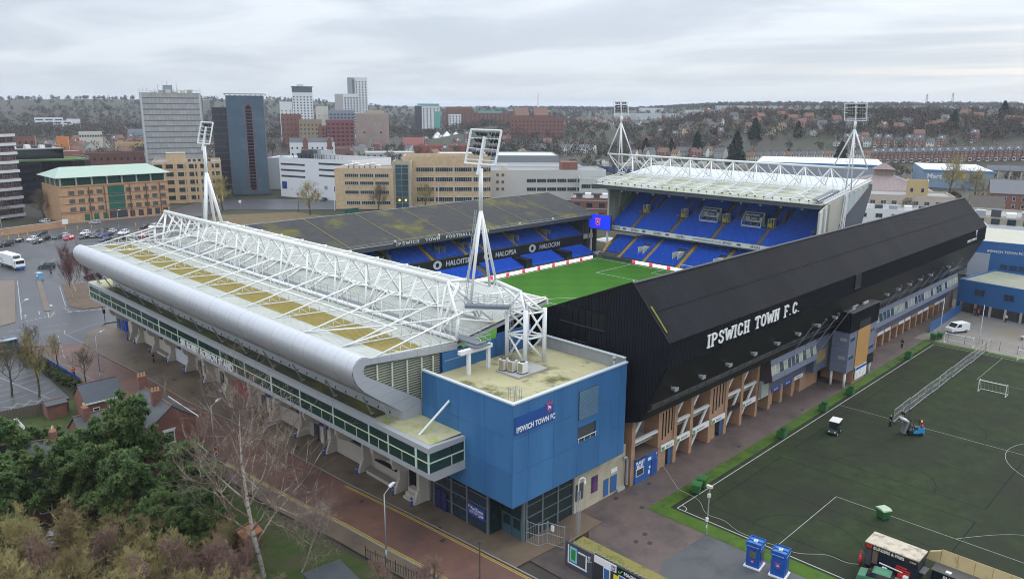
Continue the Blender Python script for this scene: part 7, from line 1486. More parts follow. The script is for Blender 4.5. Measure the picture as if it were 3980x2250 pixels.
# tan court building
t = block('court_building', 'long sand brick court building with ribbon windows, left wing', (186.5, 296.5), (205, 278.5), 20, 18, bricktan, z=0, fm=mat('white_mullion', (.6, .6, .58), .5), fr=.14)
for z in (2.0, 6.6, 10.6, 14.0): windows(t, (4.3 if z > 3 else 4.8, -.02, z), (1, 0), 6.2, 1.7, [0, 6.7, 13.4], [0], fm=MATS['white_mullion'], fr=.12, mull=6)
for i in range(7): MB().box(3+i*2.4, 6, 17.4, 4.8+i*2.4, 10, 18.9+(i % 3)*.4).build('roof_unit', cream, t)
t = block('court_entrance', 'glazed stair tower between the two court wings with orange lamps', (205.2, 279.3), (211, 273.6), 10, 21, brickbuff, z=0); MB().box(1.2, -.2, .3, 7, 0, 19.5).build('glazing', mat('court_glass', (.05, .09, .10), .08, .4, .3, spec=.6), t)
for i in range(7): MB().box(1.2, -.26, 2.6+i*2.6, 7, -.2, 2.75+i*2.6).build('glazing_bar', greysteel, t)
for x in (1.2, 4, 6.9): MB().box(x, -.27, .3, x+.15, -.2, 19.5).build('glazing_bar', greysteel, t)
for x in (2.9, 5.7): b = MB(); b.tube((x, -.5, 4), (x, -.3, 4), .5, 12); b.build('orange_lamp', mat('lamp_orange', (1, .5, .08), .5, 0, emit=1.5), t)
t = block('court_building', 'long sand brick court building with ribbon windows, right wing', (213, 281.5), (243, 256), 22, 22.8, bricktan, z=0)
for z in (2.4, 7.0, 11.4, 15.8): windows(t, (5.6, -.02, z), (1, 0), 8.0, 2.1, [0, 8.6, 17.2, 25.8], [0], fm=MATS['white_mullion'], fr=.12, mull=7)
windows(t, (36, -.02, 7), (1, 0), 1.8, 1.7, [0], [0, 4.4, 8.8], fm=MATS['white_mullion'])
MB().box(1, 4, 22, 37, 4.3, 23.4).build('roof_screen', bricktan, t)
for i, (x, y, c) in enumerate(((183, 292, 'flag_blue'), (222, 268, 'flag_blue'))):
    t = thing('flagpole', 'white flagpole with a dark blue flag before the court building, %s' % ('left one' if i == 0 else 'right one'), 'flagpole', (x, y, 0)); MB().tube((0, 0, 0), (0, 0, 11), .12, 6).build('pole', white, t); MB().box(0, -.03, 8.2, .5, .03, 10.6).build('flag', MATS[c], t)
# white office behind the east stand
t = block('white_office', 'low white office with dark ribbon windows behind the mossy roof', (255, 275), (302, 236), 26, 14.8, mat('off_white_clad', (.52, .52, .49), .6, .06), z=0)
for z in (4.6, 8.8): windows(t, (22, -.02, z), (1, 0), 4.6, 1.8, rng(8, 0, 5), [0], fm=greysteel, fr=.12, mull=3)
windows(t, (7, -.02, 5), (1, 0), 1.4, 1.4, [0, 2.6], [0, 3.4, 6.8], fm=brickbuff, gm=mat('brown_glass', (.15, .1, .06), .3, .2)); MB().box(40, 6, 14.2, 48, 14, 18.2).build('brick_tank_room', brickred, t); MB().box(10, 5, 14, 13, 9, 17).build('roof_house', cream, t)
t = block('white_wing', 'front white wing with two bands of windows beside the white office', (282, 236), (308, 205), 18, 12.0, MATS['off_white_clad'], z=0)
for z in (3.2, 7.2): windows(t, (1, -.02, z), (1, 0), 4.4, 2.0, rng(8, 0, 4.9), [0], fm=greysteel, fr=.12, mull=3)
t = block('red_office', 'red brick office with white bands left of the far stand', (228, 195), (243, 176), 16, 10.5, brickred, z=0, grid=(5, 2, 2.2, 1.8, 3, 3.8), fm=dfr, mull=1)
for z in (2.4, 6.2, 9.4): MB().box(-.1, -.1, z, 24.5, 0, z+.35).build('white_band', concrete, t)
for i in range(6): MB().box(2+i*3.4, 4, 10, 4.4+i*3.4, 7, 11.8).build('roof_unit', white if i % 2 else dgrey, t)
# far town
def tower(nm, lab, p0, p1, dep, h, wall, n, rows, ww, wh, z0, dz, **k): return block(nm, lab, p0, p1, dep, h, wall, grid=(n, rows, ww, wh, z0, dz), fr=.05, fm=dfr, **k)
wr = mat('white_tower', (.70, .71, .71), .6, .05)
t = tower('apartment_tower', 'white apartment tower with a dark glazed penthouse', (493, 870), (514, 858), 18, 57, wr, 6, 14, 1.6, 1.6, 8, 3.3); MB().box(0, 0, 57, 24, 18, 64).build('penthouse', mat('penthouse_glass', (.10, .13, .16), .2, .2), t); MB().box(6, 4, 64, 14, 12, 67).build('lift_house', wr, t); MB().box(-1, -1, 63.6, 25, 19, 64.2).build('penthouse_roof', dgrey, t)
tower('apartment_wing', 'lower white wing left of the white apartment tower', (480, 878), (492.6, 870.6), 15, 46, wr, 3, 9, 1.4, 1.6, 8, 3.3)
t = tower('landmark_tower', 'tallest white and grey apartment tower on the waterfront', (585, 872), (598, 863), 20, 77.5, wr, 4, 20, 1.7, 1.7, 8, 3.3); MB().box(-9.5, -.8, 0, -.2, 16, 77).build('grey_curved_bay', mat('bay_grey', (.30, .33, .35), .4, .15), t)
for i in range(21): MB().box(-3.2, -.95, 8+i*3.2, -.6, -.8, 10+i*3.2).build('bay_window', wglassb, t)
t = tower('apartment_block', 'white and grey patterned apartment block below the tallest tower', (558, 878), (583, 862), 18, 56.5, wr, 8, 14, 1.9, 2.1, 6, 3.4); MB().box(-.1, -.1, 0, 10, -.02, 56).build('grey_side', mat('pale_concrete_clad', (.42, .41, .39), .7, .1), t)
tower('cream_slab', 'plain cream slab building in the waterfront cluster', (465, 771), (476, 764), 14, 43, cream, 2, 3, 1, 1, 20, 6)
tower('grey_blue_flats', 'grey blue stepped flats with balconies above the red flats', (466, 746), (489, 732), 16, 39.5, mat('grey_blue_clad', (.24, .28, .32), .5, .1), 7, 8, 2.4, 1.8, 10, 3.4, gm=wglassb)
tower('red_flats', 'red framed apartment block with dark balconies', (421, 680), (444, 666), 16, 30.6, mat('red_render', (.25, .07, .07), .6, .15), 6, 6, 2.8, 2.2, 6, 3.9)
tower('red_flats', 'lower red flats with grey front left of the red framed block', (408, 690), (420.6, 680.4), 12, 25, brickred, 3, 5, 2.2, 1.8, 6, 3.6)
tower('brick_maltings', 'old red brick maltings with small windows', (394, 719), (411, 710), 18, 36, brickred, 5, 6, 1.2, 1.5, 5, 5)
tower('stone_mill', 'tan stone mill building beside the maltings', (399, 694), (418, 683), 14, 31, mat('tan_stone', (.30, .24, .16), .8, .15), 6, 6, 1.3, 1.7, 4, 4.2)
t = tower('grain_silo', 'blocky pinkish concrete silo with a faded blue mural', (473, 706), (502, 687), 22, 36.3, mat('silo_concrete', (.36, .28, .245), .85, .18, .08, col2=(.27, .25, .22), c2sc=.06), 2, 1, 2.2, 1.6, 16, 4); MB().prism([(14, 2), (19, 2), (18.6, 8), (16.6, 11.5), (14.4, 7)], 'y', -.06, -.0).build('blue_mural', mat('mural_blue', (.25, .42, .47), .8, .3, .5), t); MB().box(10, 3, 36, 30, 12, 39.5).build('silo_head', brickbuff, t)
t = block('white_red_terrace', 'white terrace with red brick gables on the quay road', (302, 541), (331, 524), 12, 17, wr, grid=(9, 3, 1.3, 1.6, 3, 4.6), fr=.05)
for x in (10, 28): MB().prism([(x, 0), (x+3.5, 0), (x+3.5, 18.5), (x+1.75, 21.5), (x, 18.5)], 'y', -.5, 12).build('red_gable', brickred, t)
MB().prism([(0, 16.3), (6, 20.5), (12, 16.3)], 'x', 0, 33).build('mossy_roof', slate, t)
te = mat('teal_clad', (.12, .42, .36), .5, .1); t = tower('teal_flats', 'white and dark flats with teal roof storeys', (716, 899), (736, 883), 20, 42.5, wr, 5, 10, 1.8, 2, 5, 3.5); MB().box(-10, -.3, 0, -.1, 16, 42).build('dark_wing', mat('dark_brown_clad', (.085, .075, .075), .6, .15), t); MB().box(-6, -1, 42.5, 25, 20, 45).build('teal_top', te, t); MB().box(19, -.5, 8, 26, 16, 34).build('teal_wing', te, t); MB().box(0, -1.2, 0, 19, -.1, 9).build('red_base', brickred, t)
windows(t, (-10, -.32, 3), (1, 0), 1.6, 2, rng(3, .8, 3), rng(11, 0, 3.4), fm=dfr, fr=.05)
tower('teal_flats', 'lower white and teal flats at the right end of the teal group', (746, 875), (760, 863), 14, 25, wr, 4, 6, 1.8, 2, 4, 3.4)
tower('red_brick_flats', 'red brick flats beyond the teal topped group', (775, 916), (806, 889), 18, 36, brickred, 9, 8, 1.6, 1.8, 5, 3.5)
t = tower('red_brick_flats', 'lower red brick flats with a teal roof strip', (770, 858), (816, 818), 18, 22, brickred, 10, 5, 1.9, 1.8, 4, 3.5); MB().box(14, 2, 22, 48, 14, 24.5).build('teal_top', te, t)
for i, (a, l) in enumerate(((44.7, 'left'), (43.3, 'right'))):
    x, y = pts2(a, 1010); gable('brick_warehouse', 'gabled red brick warehouse on the docks, %s of the pair' % l, (x, y, hill(x, y)), radians(a-90+8), 18, 26, 16, 26, brickred, tile, cat='warehouse')
tower('long_brick_flats', 'long four storey red brick flats with a red roof', (636, 637), (677, 592), 14, 22, brickred, 14, 4, 1.5, 1.7, 3, 4.4, roofm=mat('red_tile_roof', (.28, .09, .075), .8, .12)); 
t = block('pink_house', 'salmon pink building near the river bend', (483, 638), (500, 625), 12, 13, mat('salmon_render', (.50, .21, .19), .7, .08), grid=(6, 2, 1, 1.3, 3, 4)); t = block('blue_shed', 'low red and blue shed by the river', (460, 590), (500, 560), 14, 8, mat('red_shed', (.3, .07, .05), .7, .1)); 
block('sand_block', 'plain sandy flat roofed block behind the court', (250, 330), (275, 308), 26, 11, bricktan, z=0); block('steel_shed', 'broad low shed with a pale roof and red brick end', (262, 350), (310, 318), 40, 12, brickred, mat('pale_sheet', (.5, .5, .46), .7, .1), z=0); block('steel_shed', 'long flat roofed store with a pale roof in front of the river', (330, 400), (390, 345), 45, 13, mat('shed_grey', (.25, .27, .28), .6, .1), mat('pale_sheet2', (.5, .51, .47), .7, .15), z=0); block('grey_depot', 'grey depot with angled white walls behind the court right wing', (275, 290), (310, 258), 25, 15, mat('depot_white', (.5, .52, .53), .6, .06), z=0)
block('red_depot', 'dull red depot wall behind the court building', (245, 372), (278, 345), 25, 11, mat('dull_red_clad', (.26, .07, .06), .7, .1), z=0)
for i, (a, D, w_, h, c, l) in enumerate(((37.6, 1500, 60, 14, (.45, .47, .48), 'far pale grey warehouse with a flat roof, left of the far group'), (36.0, 1480, 80, 13, (.5, .52, .52), 'far pale grey warehouse with a flat roof, middle of the far group'), (32.6, 1400, 70, 12, (.5, .51, .5), 'far pale grey warehouse, right of the far group'), (35.8, 2000, 60, 16, (.6, .6, .6), 'distant white block on the wooded ridge'), (30.5, 1800, 90, 9, (.42, .44, .46), 'distant grey sheds under the ridge'), (28.4, 1700, 60, 9, (.4, .42, .45), 'distant low sheds right of the grey sheds'))):
    x, y = pts2(a, D); q_ = pts2(a-math.degrees(w_/D), D); block('warehouse', l, (x, y), q_, 40, h, mat('wh_%d' % i, c, .6, .06), mat('wh_roof', (.55, .56, .56), .6, .06), cat='warehouse')
# left far town
tower('white_school', 'white flat roofed school with long window bands on the wooded rise', (334, 1359), (371, 1350), 20, 16, wr, 3, 3, 10, 1.6, 3, 4.5); block('white_hall', 'white hall with a low pyramid roof right of the school', (374, 1345), (392, 1340), 20, 14, wr); tower('white_college', 'second white block with bands in front of the school', (330, 1250), (352, 1243), 16, 13, wr, 2, 3, 8, 1.5, 2, 4)
tower('brick_block', 'red brick block with small white windows at far left', (140, 690), (166, 682), 16, 20, brickred, 7, 3, 1.4, 1.6, 6, 4.6, roofm=tile); tower('brown_terrace', 'brown brick terrace with dormers behind the black glass building', (146, 500), (176, 489), 14, 17, mat('brown_red_brick', (.16, .075, .06), .8, .15), 9, 3, 1.1, 1.7, 4, 4.2, roofm=slate)
tower('cream_flat_block', 'cream flat roofed block with a window band', (250, 865), (270, 859), 14, 17, cream, 9, 1, 1.5, 2, 12, 4); block('orange_store', 'bright orange roofed store', (218, 822), (227, 819), 12, 14, mat('orange_clad', (.6, .22, .06), .6, .1), mat('orange_roof', (.62, .24, .08), .6, .1)); block('ochre_parade', 'ochre low shopping parade', (252, 770), (300, 752), 16, 10, mat('ochre_render', (.42, .31, .14), .7, .1), grid=(12, 1, 1.6, 1.6, 5, 3)); block('blue_grey_sheds', 'blue grey sloped sheds in the trees', (330, 960), (372, 946), 24, 14, mat('bluegrey_shed', (.27, .3, .33), .6, .1)); block('low_hall', 'long curved grey green roofed hall', (212, 585), (250, 568), 24, 9, brickred, mat('grey_green_roof', (.14, .155, .11), .8, .15))
# right side
crm = mat('pinkish_cream', (.46, .38, .32), .7, .08); t = block('cream_offices', 'pinkish cream low offices with dark windows', (331, 121), (345, 92), 20, 10.5, crm, z=0, grid=(8, 2, 2.0, 1.6, 2.6, 4), fr=.06, mull=1)
block('fire_tower', 'sandy yellow stair tower of the cream offices', (339, 109), (341.5, 101.5), 8, 16.4, mat('yellow_render', (.48, .36, .18), .7, .08), z=0, grid=(2, 3, 1.2, 1.8, 2.5, 4.6), fr=.06, cat='tower')
t = block('white_offices', 'white two storey offices in front of the yellow tower', (296, 112), (310, 83), 16, 8.6, wr, z=0, grid=(6, 2, 2.4, 1.6, 1.4, 3.9), fm=brickbuff, mull=1)
for i in range(5): MB().box(2+i*5, 4, 8, 4.5+i*5, 7, 9.6).build('roof_unit', (white, dgrey, greysteel)[i % 3], t)
sh = mat('shed_roof_white', (.64, .66, .65), .6, .06)
t = block('retail_shed', 'very long retail shed with a white roof and blue edge', (462, 240), (492, 172), 60, 11.5, mat('shed_wall_grey', (.28, .30, .34), .6, .1), sh, par=.05, z=0); MB().box(-.2, -.4, 10.4, t['w']+.2, 0, 11.5).build('blue_edge', mat('shed_blue', (.04, .2, .42), .5), t)
for i in range(24): MB().box(3+i*2.9, 20, 11.6, 4.4+i*2.9, 26, 11.7).build('rooflight', mat('rooflight_pale', (.5, .5, .46), .5), t)
t = block('retail_shed', 'blue fronted retail shed with a white roof and yellow sign', (492, 150), (506, 117), 60, 10.4, mat('shed_front_blue', (.19, .27, .37), .6, .1), sh, par=.05, z=0); MB().box(-.2, -.4, 9.5, t['w']+.2, 0, 10.4).build('blue_edge', MATS['shed_blue'], t); MB().box(15, -.4, 6.2, 22, -.02, 8.4).build('yellow_sign', mat('yellow_sign', (.7, .5, .03), .5), t); MB().box(24, -.4, 5.6, 30, -.02, 8.6).build('black_sign', black, t); text('Mart', 4, white, t, (2, -.1, 5.4), (1, 0, 0), name='shop_lettering', bold=.03); MB().box(21, -.6, 0, 25, -.02, 5).build('entrance', mat('entrance_blue', (.03, .2, .5), .4), t)
ar_ = mat('brown_pink_roof', (.25, .19, .185), .7, .12, .3); t = thing('market_hall', 'hall with big hipped brown roof and a square brick lantern', 'hall', (372, 152, 0), radians(-64))
b = MB(); b.add([(0, 0, 6), (46, 0, 6), (46, 40, 6), (0, 40, 6), (18, 17, 13), (28, 17, 13), (28, 23, 13), (18, 23, 13)], [(0, 1, 5, 4), (1, 2, 6, 5), (2, 3, 7, 6), (3, 0, 4, 7), (4, 5, 6, 7)]); b.build('roof', ar_, t); MB().box(1, 1, 0, 45, 39, 6).build('wall', brickred, t); MB().box(19, 17, 12.5, 27, 23, 16).build('lantern', mat('brown_brick', (.2, .14, .1), .8), t); b = MB(); b.add([(18, 16, 16), (28, 16, 16), (28, 24, 16), (18, 24, 16), (22.5, 20, 19), (23.5, 20, 19)], [(0, 1, 5, 4), (1, 2, 5), (2, 3, 4, 5), (3, 0, 4)]); b.build('lantern_roof', ar_, t)
for i in range(22): MB().bar((1+i*2, .2, 6.1), (min(28, max(18, 1+i*2)), 17, 13.05), .16, .14).build('roof_seam', mat('seam_pink', (.32, .26, .25), .7), t)
t = gable('brick_lodge', 'red brick building with a grey hipped roof at the right edge', (396, 92, 0), radians(-72), 26, 16, 8.5, 14, brickred, mat('grey_slate_roof', (.16, .165, .175), .7, .1), cat='building'); windows(t, (1.5, -.02, 2), (1, 0), 1.3, 1.8, rng(7, 0, 3.6), [0, 3.4], fr=.1)
t = gable('slate_roof_house', 'house with a steep dark slate roof beside the cream offices', (352, 88, 0), radians(-70), 12, 12, 4, 10.5, brickbuff, mat('brown_slate', (.12, .105, .09), .8, .12))
# blue club buildings at the far right
t = block('blue_hall', 'tall blue club building with a pale roof behind the black stand', (214, 52), (216, 37.5), 26, 13.5, clubblue, mat('pale_cream_roof', (.38, .37, .30), .7, .08), par=.1, z=0); text('IPSWICH TOWN FC', .85, white, t, (3.4, -.08, 10.9), (1, 0, 0), name='hall_lettering', bold=.01); MB().box(-.3, -.3, 4.5, 4.2, 26.2, 10.5).build('grey_side', mat('pale_grey_clad', (.34, .37, .42), .5, .08), t); windows(t, (6.5, -.05, 4), (1, 0), 1.6, 1.2, rng(4, 0, 2), [0, 3], fr=.05, fm=clubblue, gm=wglassb)
t = block('blue_low_building', 'low blue clad club building with two square windows', (193.5, 48.5), (190, 27), 18, 7.4, clubblue, mat('mossy_flat', (.22, .23, .17), .8, .2, .3), z=0, par=.4); windows(t, (3.6, -.03, 4.2), (1, 0), 2.2, 1.6, [0, 6], [0], fr=.1, mull=1, gm=wglass, fm=clubblue); MB().box(.5, -.02, .1, 21, .05, 2.2).build('undercroft', mat('undercroft_dark', (.05, .045, .04), .8, .3), t)
for i in range(7): MB().box(1+i*3.1, -.5, 0, 1.4+i*3.1, -.1, 2.3).build('pier', brickorange if i < 2 else concrete, t)
t = block('brick_offices', 'brick and white banded offices with roof plant at the right edge', (262, 70), (274, 20), 24, 13.5, brickbuff, z=0)
for z0, m in ((2.6, greysteel), (6.4, mat('sand_panel', (.45, .34, .2), .7)), (10.2, wr)): MB().box(0, -.12, z0, t['w'], -.0, z0+1.1).build('band', m, t)
windows(t, (2, -.15, 1.0), (1, 0), 2.2, 1.7, rng(12, 0, 4.1), [3, 6.8, 10.4], fr=.1, fm=dfr, mull=1); 
for i in range(12): MB().box(2+i*4, 5, 13, 4.6+i*4, 9, 14.2+.5*(i % 3)).build('roof_unit', (white, greysteel, dgrey)[i % 3], t)
block('grey_office', 'grey panelled office left of the banded offices', (236, 66), (240, 54), 20, 12.5, mat('grey_panel_office', (.33, .35, .38), .6, .08), z=0, grid=(4, 3, 1.6, 1.6, 2, 3.6)); block('white_container_row', 'white fence and cabins on the roof edge behind the black stand', (226, 74), (230, 62), 4, 16, wr, z=0)
t = thing('steel_viaduct', 'long low steel viaduct of the railway at right', 'bridge', (536, 128, 0), radians(-70))
for i in range(16): MB().box(i*6, 0, 9, i*6+5.7, .3, 12).build('girder_panel', greysteel, t); MB().box(i*6-.3, 0, 0, i*6+.4, 4, 9).build('pier', brickbuff, t)
MB().box(0, 0, 8.4, 96, 5, 9).build('deck', dgrey, t)
# houses: one pattern per kind, copied
def house_proto(nm, wall, roofm, L_, W_, he, hr, dorm=False, n=3, rows=2, bay=False):
    t = gable(nm, 'x', (0, 0, -50), 0, L_, W_, he, hr, wall, roofm, chim=((.4, W_/2, 1.2),)); windows(t, (.5, -.02, 1.0), (1, 0), 1.1, 1.5, [L_*(i+.5)/n-1.05 for i in range(n)], [2.9*r for r in range(rows)], fr=.16)
    MB().box(L_*.78, -.06, 0, L_*.78+.9, 0, 2.1).build('door', mat('dark_door', (.06, .04, .04), .5), t)
    if dorm: MB().prism([(L_/2-1, he+.2), (L_/2+1, he+.2), (L_/2+1, he+1.5), (L_/2, he+2.5), (L_/2-1, he+1.5)], 'y', W_*.12, W_*.45).build('dormer', white, t); MB().box(L_/2-.55, W_*.12-.06, he+.5, L_/2+.55, W_*.12, he+1.5).build('dormer_window', wglass, t)
    if bay: MB().box(.4, -.9, 0, 2.6, 0, 2.9).build('bay', white, t); MB().box(.6, -.95, .9, 2.4, -.9, 2.4).build('bay_window', wglass, t)
    return t
HP = {'red': house_proto('terraced_house', brickred, slate, 5.6, 9, 8.2, 11.6, True, 2, 3, True), 'white': house_proto('terraced_house', mat('house_white', (.62, .61, .57), .7, .08), slate, 6, 8.5, 5.6, 8.6, False, 3, 2), 'villa': house_proto('villa', brickred, tile, 9, 9, 6, 9.6, False, 3, 2, True), 'cream': house_proto('terraced_house', mat('house_cream', (.56, .48, .32), .7, .08), tile, 6, 8, 5.4, 8.4, False, 3, 2), 'grey': house_proto('villa', mat('house_grey', (.36, .35, .33), .7, .1), slate, 8.5, 9, 6, 9.5, False, 3, 2)}
def house(k, az, D, tilt, lab, grp, dz=0):
    x, y = pts2(az, D); return copy_tree(HP[k], (x, y, hill(x, y)+dz-.3), radians(az-90+tilt), lab, grp)
for i in range(22):
    az = 20.2-i*.47; house('red', az, 690+i*2, -6, 'red brick terraced house with dormer in the long right hand row, %s from the left' % words_n(i), 'long red brick terrace on the right')
for i in range(17): house('white' if i % 5 else 'cream', 28.2-i*.5, 672+i*2, -12, 'pale terraced house in the row behind the long white shed, %s from the left' % words_n(i), 'pale terrace behind the sheds')
for i in range(11): house('red' if i % 3 else 'white', 22.6-i*.62, 762, -8, 'tall house with dark roof in the second row up the slope, %s from the left' % words_n(i), 'second row of houses up the slope')
for i in range(15): house(('white', 'cream', 'grey', 'white', 'villa')[i % 5], 36.4-i*.5, 690+8*(i % 3), -20+40*(i % 2), 'small house at the foot of the wooded bank, %s from the left' % words_n(i), 'houses below the wooded bank')
for i in range(6): house('white', 41.5-i*.42, 755, -25, 'white house of the short terrace with a red end, %s from the left' % words_n(i), 'short white terrace')
random.seed(21)
for i in range(24): house(random.choice(('villa', 'grey', 'white', 'villa')), 33-i*.92+random.uniform(-.2, .2), 860+random.uniform(-40, 60), random.uniform(-35, 35), 'house among the trees on the upper slope, %s from the left' % words_n(i), 'houses on the upper slope')
for i in range(20): house(random.choice(('red', 'villa', 'cream', 'white')), 75.6-i*.27, 900+40*(i % 3)+random.uniform(-10, 10), random.uniform(-60, 60), 'small gabled house in the old town at left, %s from the left' % words_n(i), 'gabled old town houses')
for i in range(24): house(random.choice(('red', 'villa', 'cream', 'white', 'grey')), 58-i*.9+random.uniform(-.3, .3), 1250+random.uniform(-120, 350), random.uniform(-50, 50), 'distant house beyond the waterfront, %s from the left' % words_n(i), 'distant houses beyond the waterfront')
for i in range(24): house(random.choice(('red', 'villa', 'white', 'grey')), 43-i*.75+random.uniform(-.3, .3), 1080+random.uniform(-60, 250), random.uniform(-50, 50), 'distant suburban house in the valley, %s from the left' % words_n(i), 'distant suburban houses in the valley')
for i in range(24): house(random.choice(('red', 'villa', 'cream', 'grey', 'villa')), 78-i*.62+random.uniform(-.2, .2), 600+75*(i % 4)+random.uniform(-20, 20), random.uniform(-60, 60), 'town house between the towers and the left edge, %s from the left' % words_n(i), 'town houses at left')
for i in range(24): house(random.choice(('white', 'villa', 'cream', 'grey', 'red')), 57-i*.62+random.uniform(-.2, .2), 640+60*(i % 5)+random.uniform(-20, 20), random.uniform(-60, 60), 'low house in the river quarter, %s from the left' % words_n(i), 'low houses of the river quarter')
for i in range(24): house(random.choice(('white', 'villa', 'cream', 'grey', 'red')), 36.5-i*1.05+random.uniform(-.2, .2), 800+30*(i % 3)+random.uniform(-15, 15), random.uniform(-40, 40), 'house half way up the slope, %s from the left' % words_n(i), 'houses half way up the slope')
for i in range(24): house(random.choice(('white', 'villa', 'cream', 'white')), 80-i*1.5+random.uniform(-.5, .5), 1150+110*(i % 6)+random.uniform(-40, 40), random.uniform(-50, 50), 'far house in the wooded left hand suburbs, %s from the left' % words_n(i), 'far houses in the wooded suburbs')
for i, (az, D, w_, d_, h, c, l) in enumerate(((62.3, 560, 34, 20, 9, (.3, .29, .27), 'grey flat roofed store right of the scaffolded tower'), (60.2, 640, 40, 18, 12, (.22, .12, .1), 'dull brick depot behind the slate blue tower'), (55.6, 640, 40, 24, 8, (.42, .42, .4), 'pale low store left of the silo foot'), (53, 560, 36, 22, 8, (.27, .28, .29), 'grey low store before the silo'), (50.4, 640, 44, 20, 7, (.4, .38, .34), 'cream low store by the river bend'), (47.4, 560, 40, 22, 7, (.3, .31, .32), 'grey yard building right of the river bend'), (45.6, 640, 36, 18, 8, (.45, .45, .44), 'pale yard building left of the building site'), (73.5, 560, 36, 20, 11, (.2, .1, .085), 'brown brick parade before the old town houses'), (70.8, 620, 40, 16, 10, (.4, .33, .22), 'buff parade of shops before the old town houses'), (76.6, 640, 30, 18, 12, (.26, .11, .09), 'red brick block above the black glass roof'))):
    p_ = pts2(az, D); block('low_store', l, p_, (p_[0]+w_*sin(radians(az)), p_[1]-w_*cos(radians(az))), d_, h, mat('store_%d' % i, c, .8, .12), mat('store_roof_%d' % (i % 3), ((.3, .3, .29), (.16, .165, .17), (.42, .42, .4))[i % 3], .8, .15, .1), grid=(8, 2, 2, 1.4, 1.6, 3.2), fr=.05)
for p in HP.values():
    for ch in list(p.children):
        for g in list(ch.children): bpy.data.objects.remove(g)
        bpy.data.objects.remove(ch)
    bpy.data.objects.remove(p)
# blue hoarding of the building site, mast towers, crane
t = thing('site_hoarding', 'long blue hoarding round the building site in the middle distance', 'hoarding', (0, 0, 0))
for i in range(34): a = pts2(42-i*.32, 600-i*3.2); c = pts2(42-(i+.96)*.32, 600-(i+.96)*3.2); MB().bar((*a, 1.5), (*c, 1.5), .2, 3.2).build('hoarding_panel', mat('hoarding_blue', (.03, .07, .25), .6, .1), t)
random.seed(5)
for i in range(24):
    x, y = pts2(39-i*.45, 600+random.uniform(0, 45)); block('site_cabin', 'stacked pale site material behind the blue hoarding, %s from the left' % words_n(i), (x, y), (x+random.uniform(4, 10), y-random.uniform(2, 7)), 4, random.uniform(1.5, 3.4), random.choice((wr, cream, brickbuff, greysteel)), cat='cabin', par=.1, group='site materials behind the hoarding')
for az, D, h, l in ((17.3, 2600, 34, 'left'), (15.85, 2600, 38, 'right')):
    x, y = pts2(az, D); t = thing('lattice_mast', 'tall lattice mast on the far horizon, %s one' % l, 'mast', (x, y, hill(x, y))); b = MB()
    for sx, sy in ((-3, -3), (3, -3), (3, 3), (-3, 3)): b.tube((sx, sy, 0), (sx*.4, sy*.4, h), .4, 4)
    for k in range(9):
        f, g = k/9, (k+1)/9; s0, s1 = 3*(1-.6*f), 3*(1-.6*g)
        for sgx in (-1, 1): b.tube((-s0, sgx*s0, h*f), (s1, sgx*s1, h*g), .25, 3); b.tube((s0, sgx*s0, h*f), (-s1, sgx*s1, h*g), .25, 3)
    b.build('lattice', mat('mast_grey', (.3, .3, .3), .7), t); MB().box(-1.6, -1.6, h*.84, 1.6, 1.6, h).build('antenna_drums', mat('mast_grey', (.3, .3, .3), .7), t)
x, y = pts2(42.6, 1300); t = thing('dock_crane', 'pale leaning dock crane jib', 'crane', (x, y, 5)); MB().bar((0, 0, 0), (-9, 6, 40), 2.2, 2.2).build('jib', wr, t); MB().box(-4, -4, 0, 4, 4, 6).build('base', dgrey, t); MB().tube((-9, 6, 40), (-9, 6, 60), .5, 4).build('tip', MATS['red_trim'], t)
t = thing('white_marquee', 'white peaked marquee on the dock', 'marquee', (*pts2(50.6, 1000), 0), radians(-30)); MB().box(0, 0, 0, 36, 18, 5).build('wall', white, t); b = MB()
for k in range(3): b.add([(k*12, 0, 5), (k*12+12, 0, 5), (k*12+12, 18, 5), (k*12, 18, 5), (k*12+6, 9, 13)], [(0, 1, 4), (1, 2, 4), (2, 3, 4), (3, 0, 4)])
b.build('roof', white, t)
sheet('river', [(600, 860), (660, 900), (900, 1130), (1010, 1240), (960, 1250), (840, 1120), (640, 930)], .6, mat('river_water', (.12, .13, .13), .12, .05, .02, spec=.6))
t = thing('car_park_wall', 'orange brown brick wall along the top of the car park', 'wall', (0, 0, 0)); MB().bar((57, 311, 1.2), (84, 319.5, 1.2), .35, 2.4).build('wall', brickorange, t); MB().bar((57, 311, 2.46), (84, 319.5, 2.46), .5, .14).build('coping', concrete, t)
MB().box(82.6, 317.6, 1.4, 84.6, 317.7, 3.2).build('white_board', white, label='white notice board at the end of the brick wall', cat='notice board')
for i in range(4): t = thing('glass_bus_shelter' if i == 0 else 'road_sign', ('dark green glazed bus shelter at the foot of the mossy roof', 'white road sign by the black pavilion', 'white road sign near the bus shelter', 'tall black lamp column by the court building')[i], ('shelter', 'sign', 'sign', 'lamp post')[i], ((178, 275), (158, 330), (190, 320), (170, 300))[i]+(0,)); (MB().box(0, 0, .2, 6, 1.6, 2.6).build('frame', gl2, t), MB().box(-.2, -.2, 2.6, 6.2, 1.8, 2.75).build('roof', dgrey, t)) if i == 0 else (MB().tube((0, 0, 0), (0, 0, 8 if i == 3 else 3), .08, 6).build('post', black if i == 3 else greysteel, t), MB().box(-.6, -.05, 7.6 if i == 3 else 2, .6, .05, 8 if i == 3 else 3.2).build('panel', black if i == 3 else white, t))
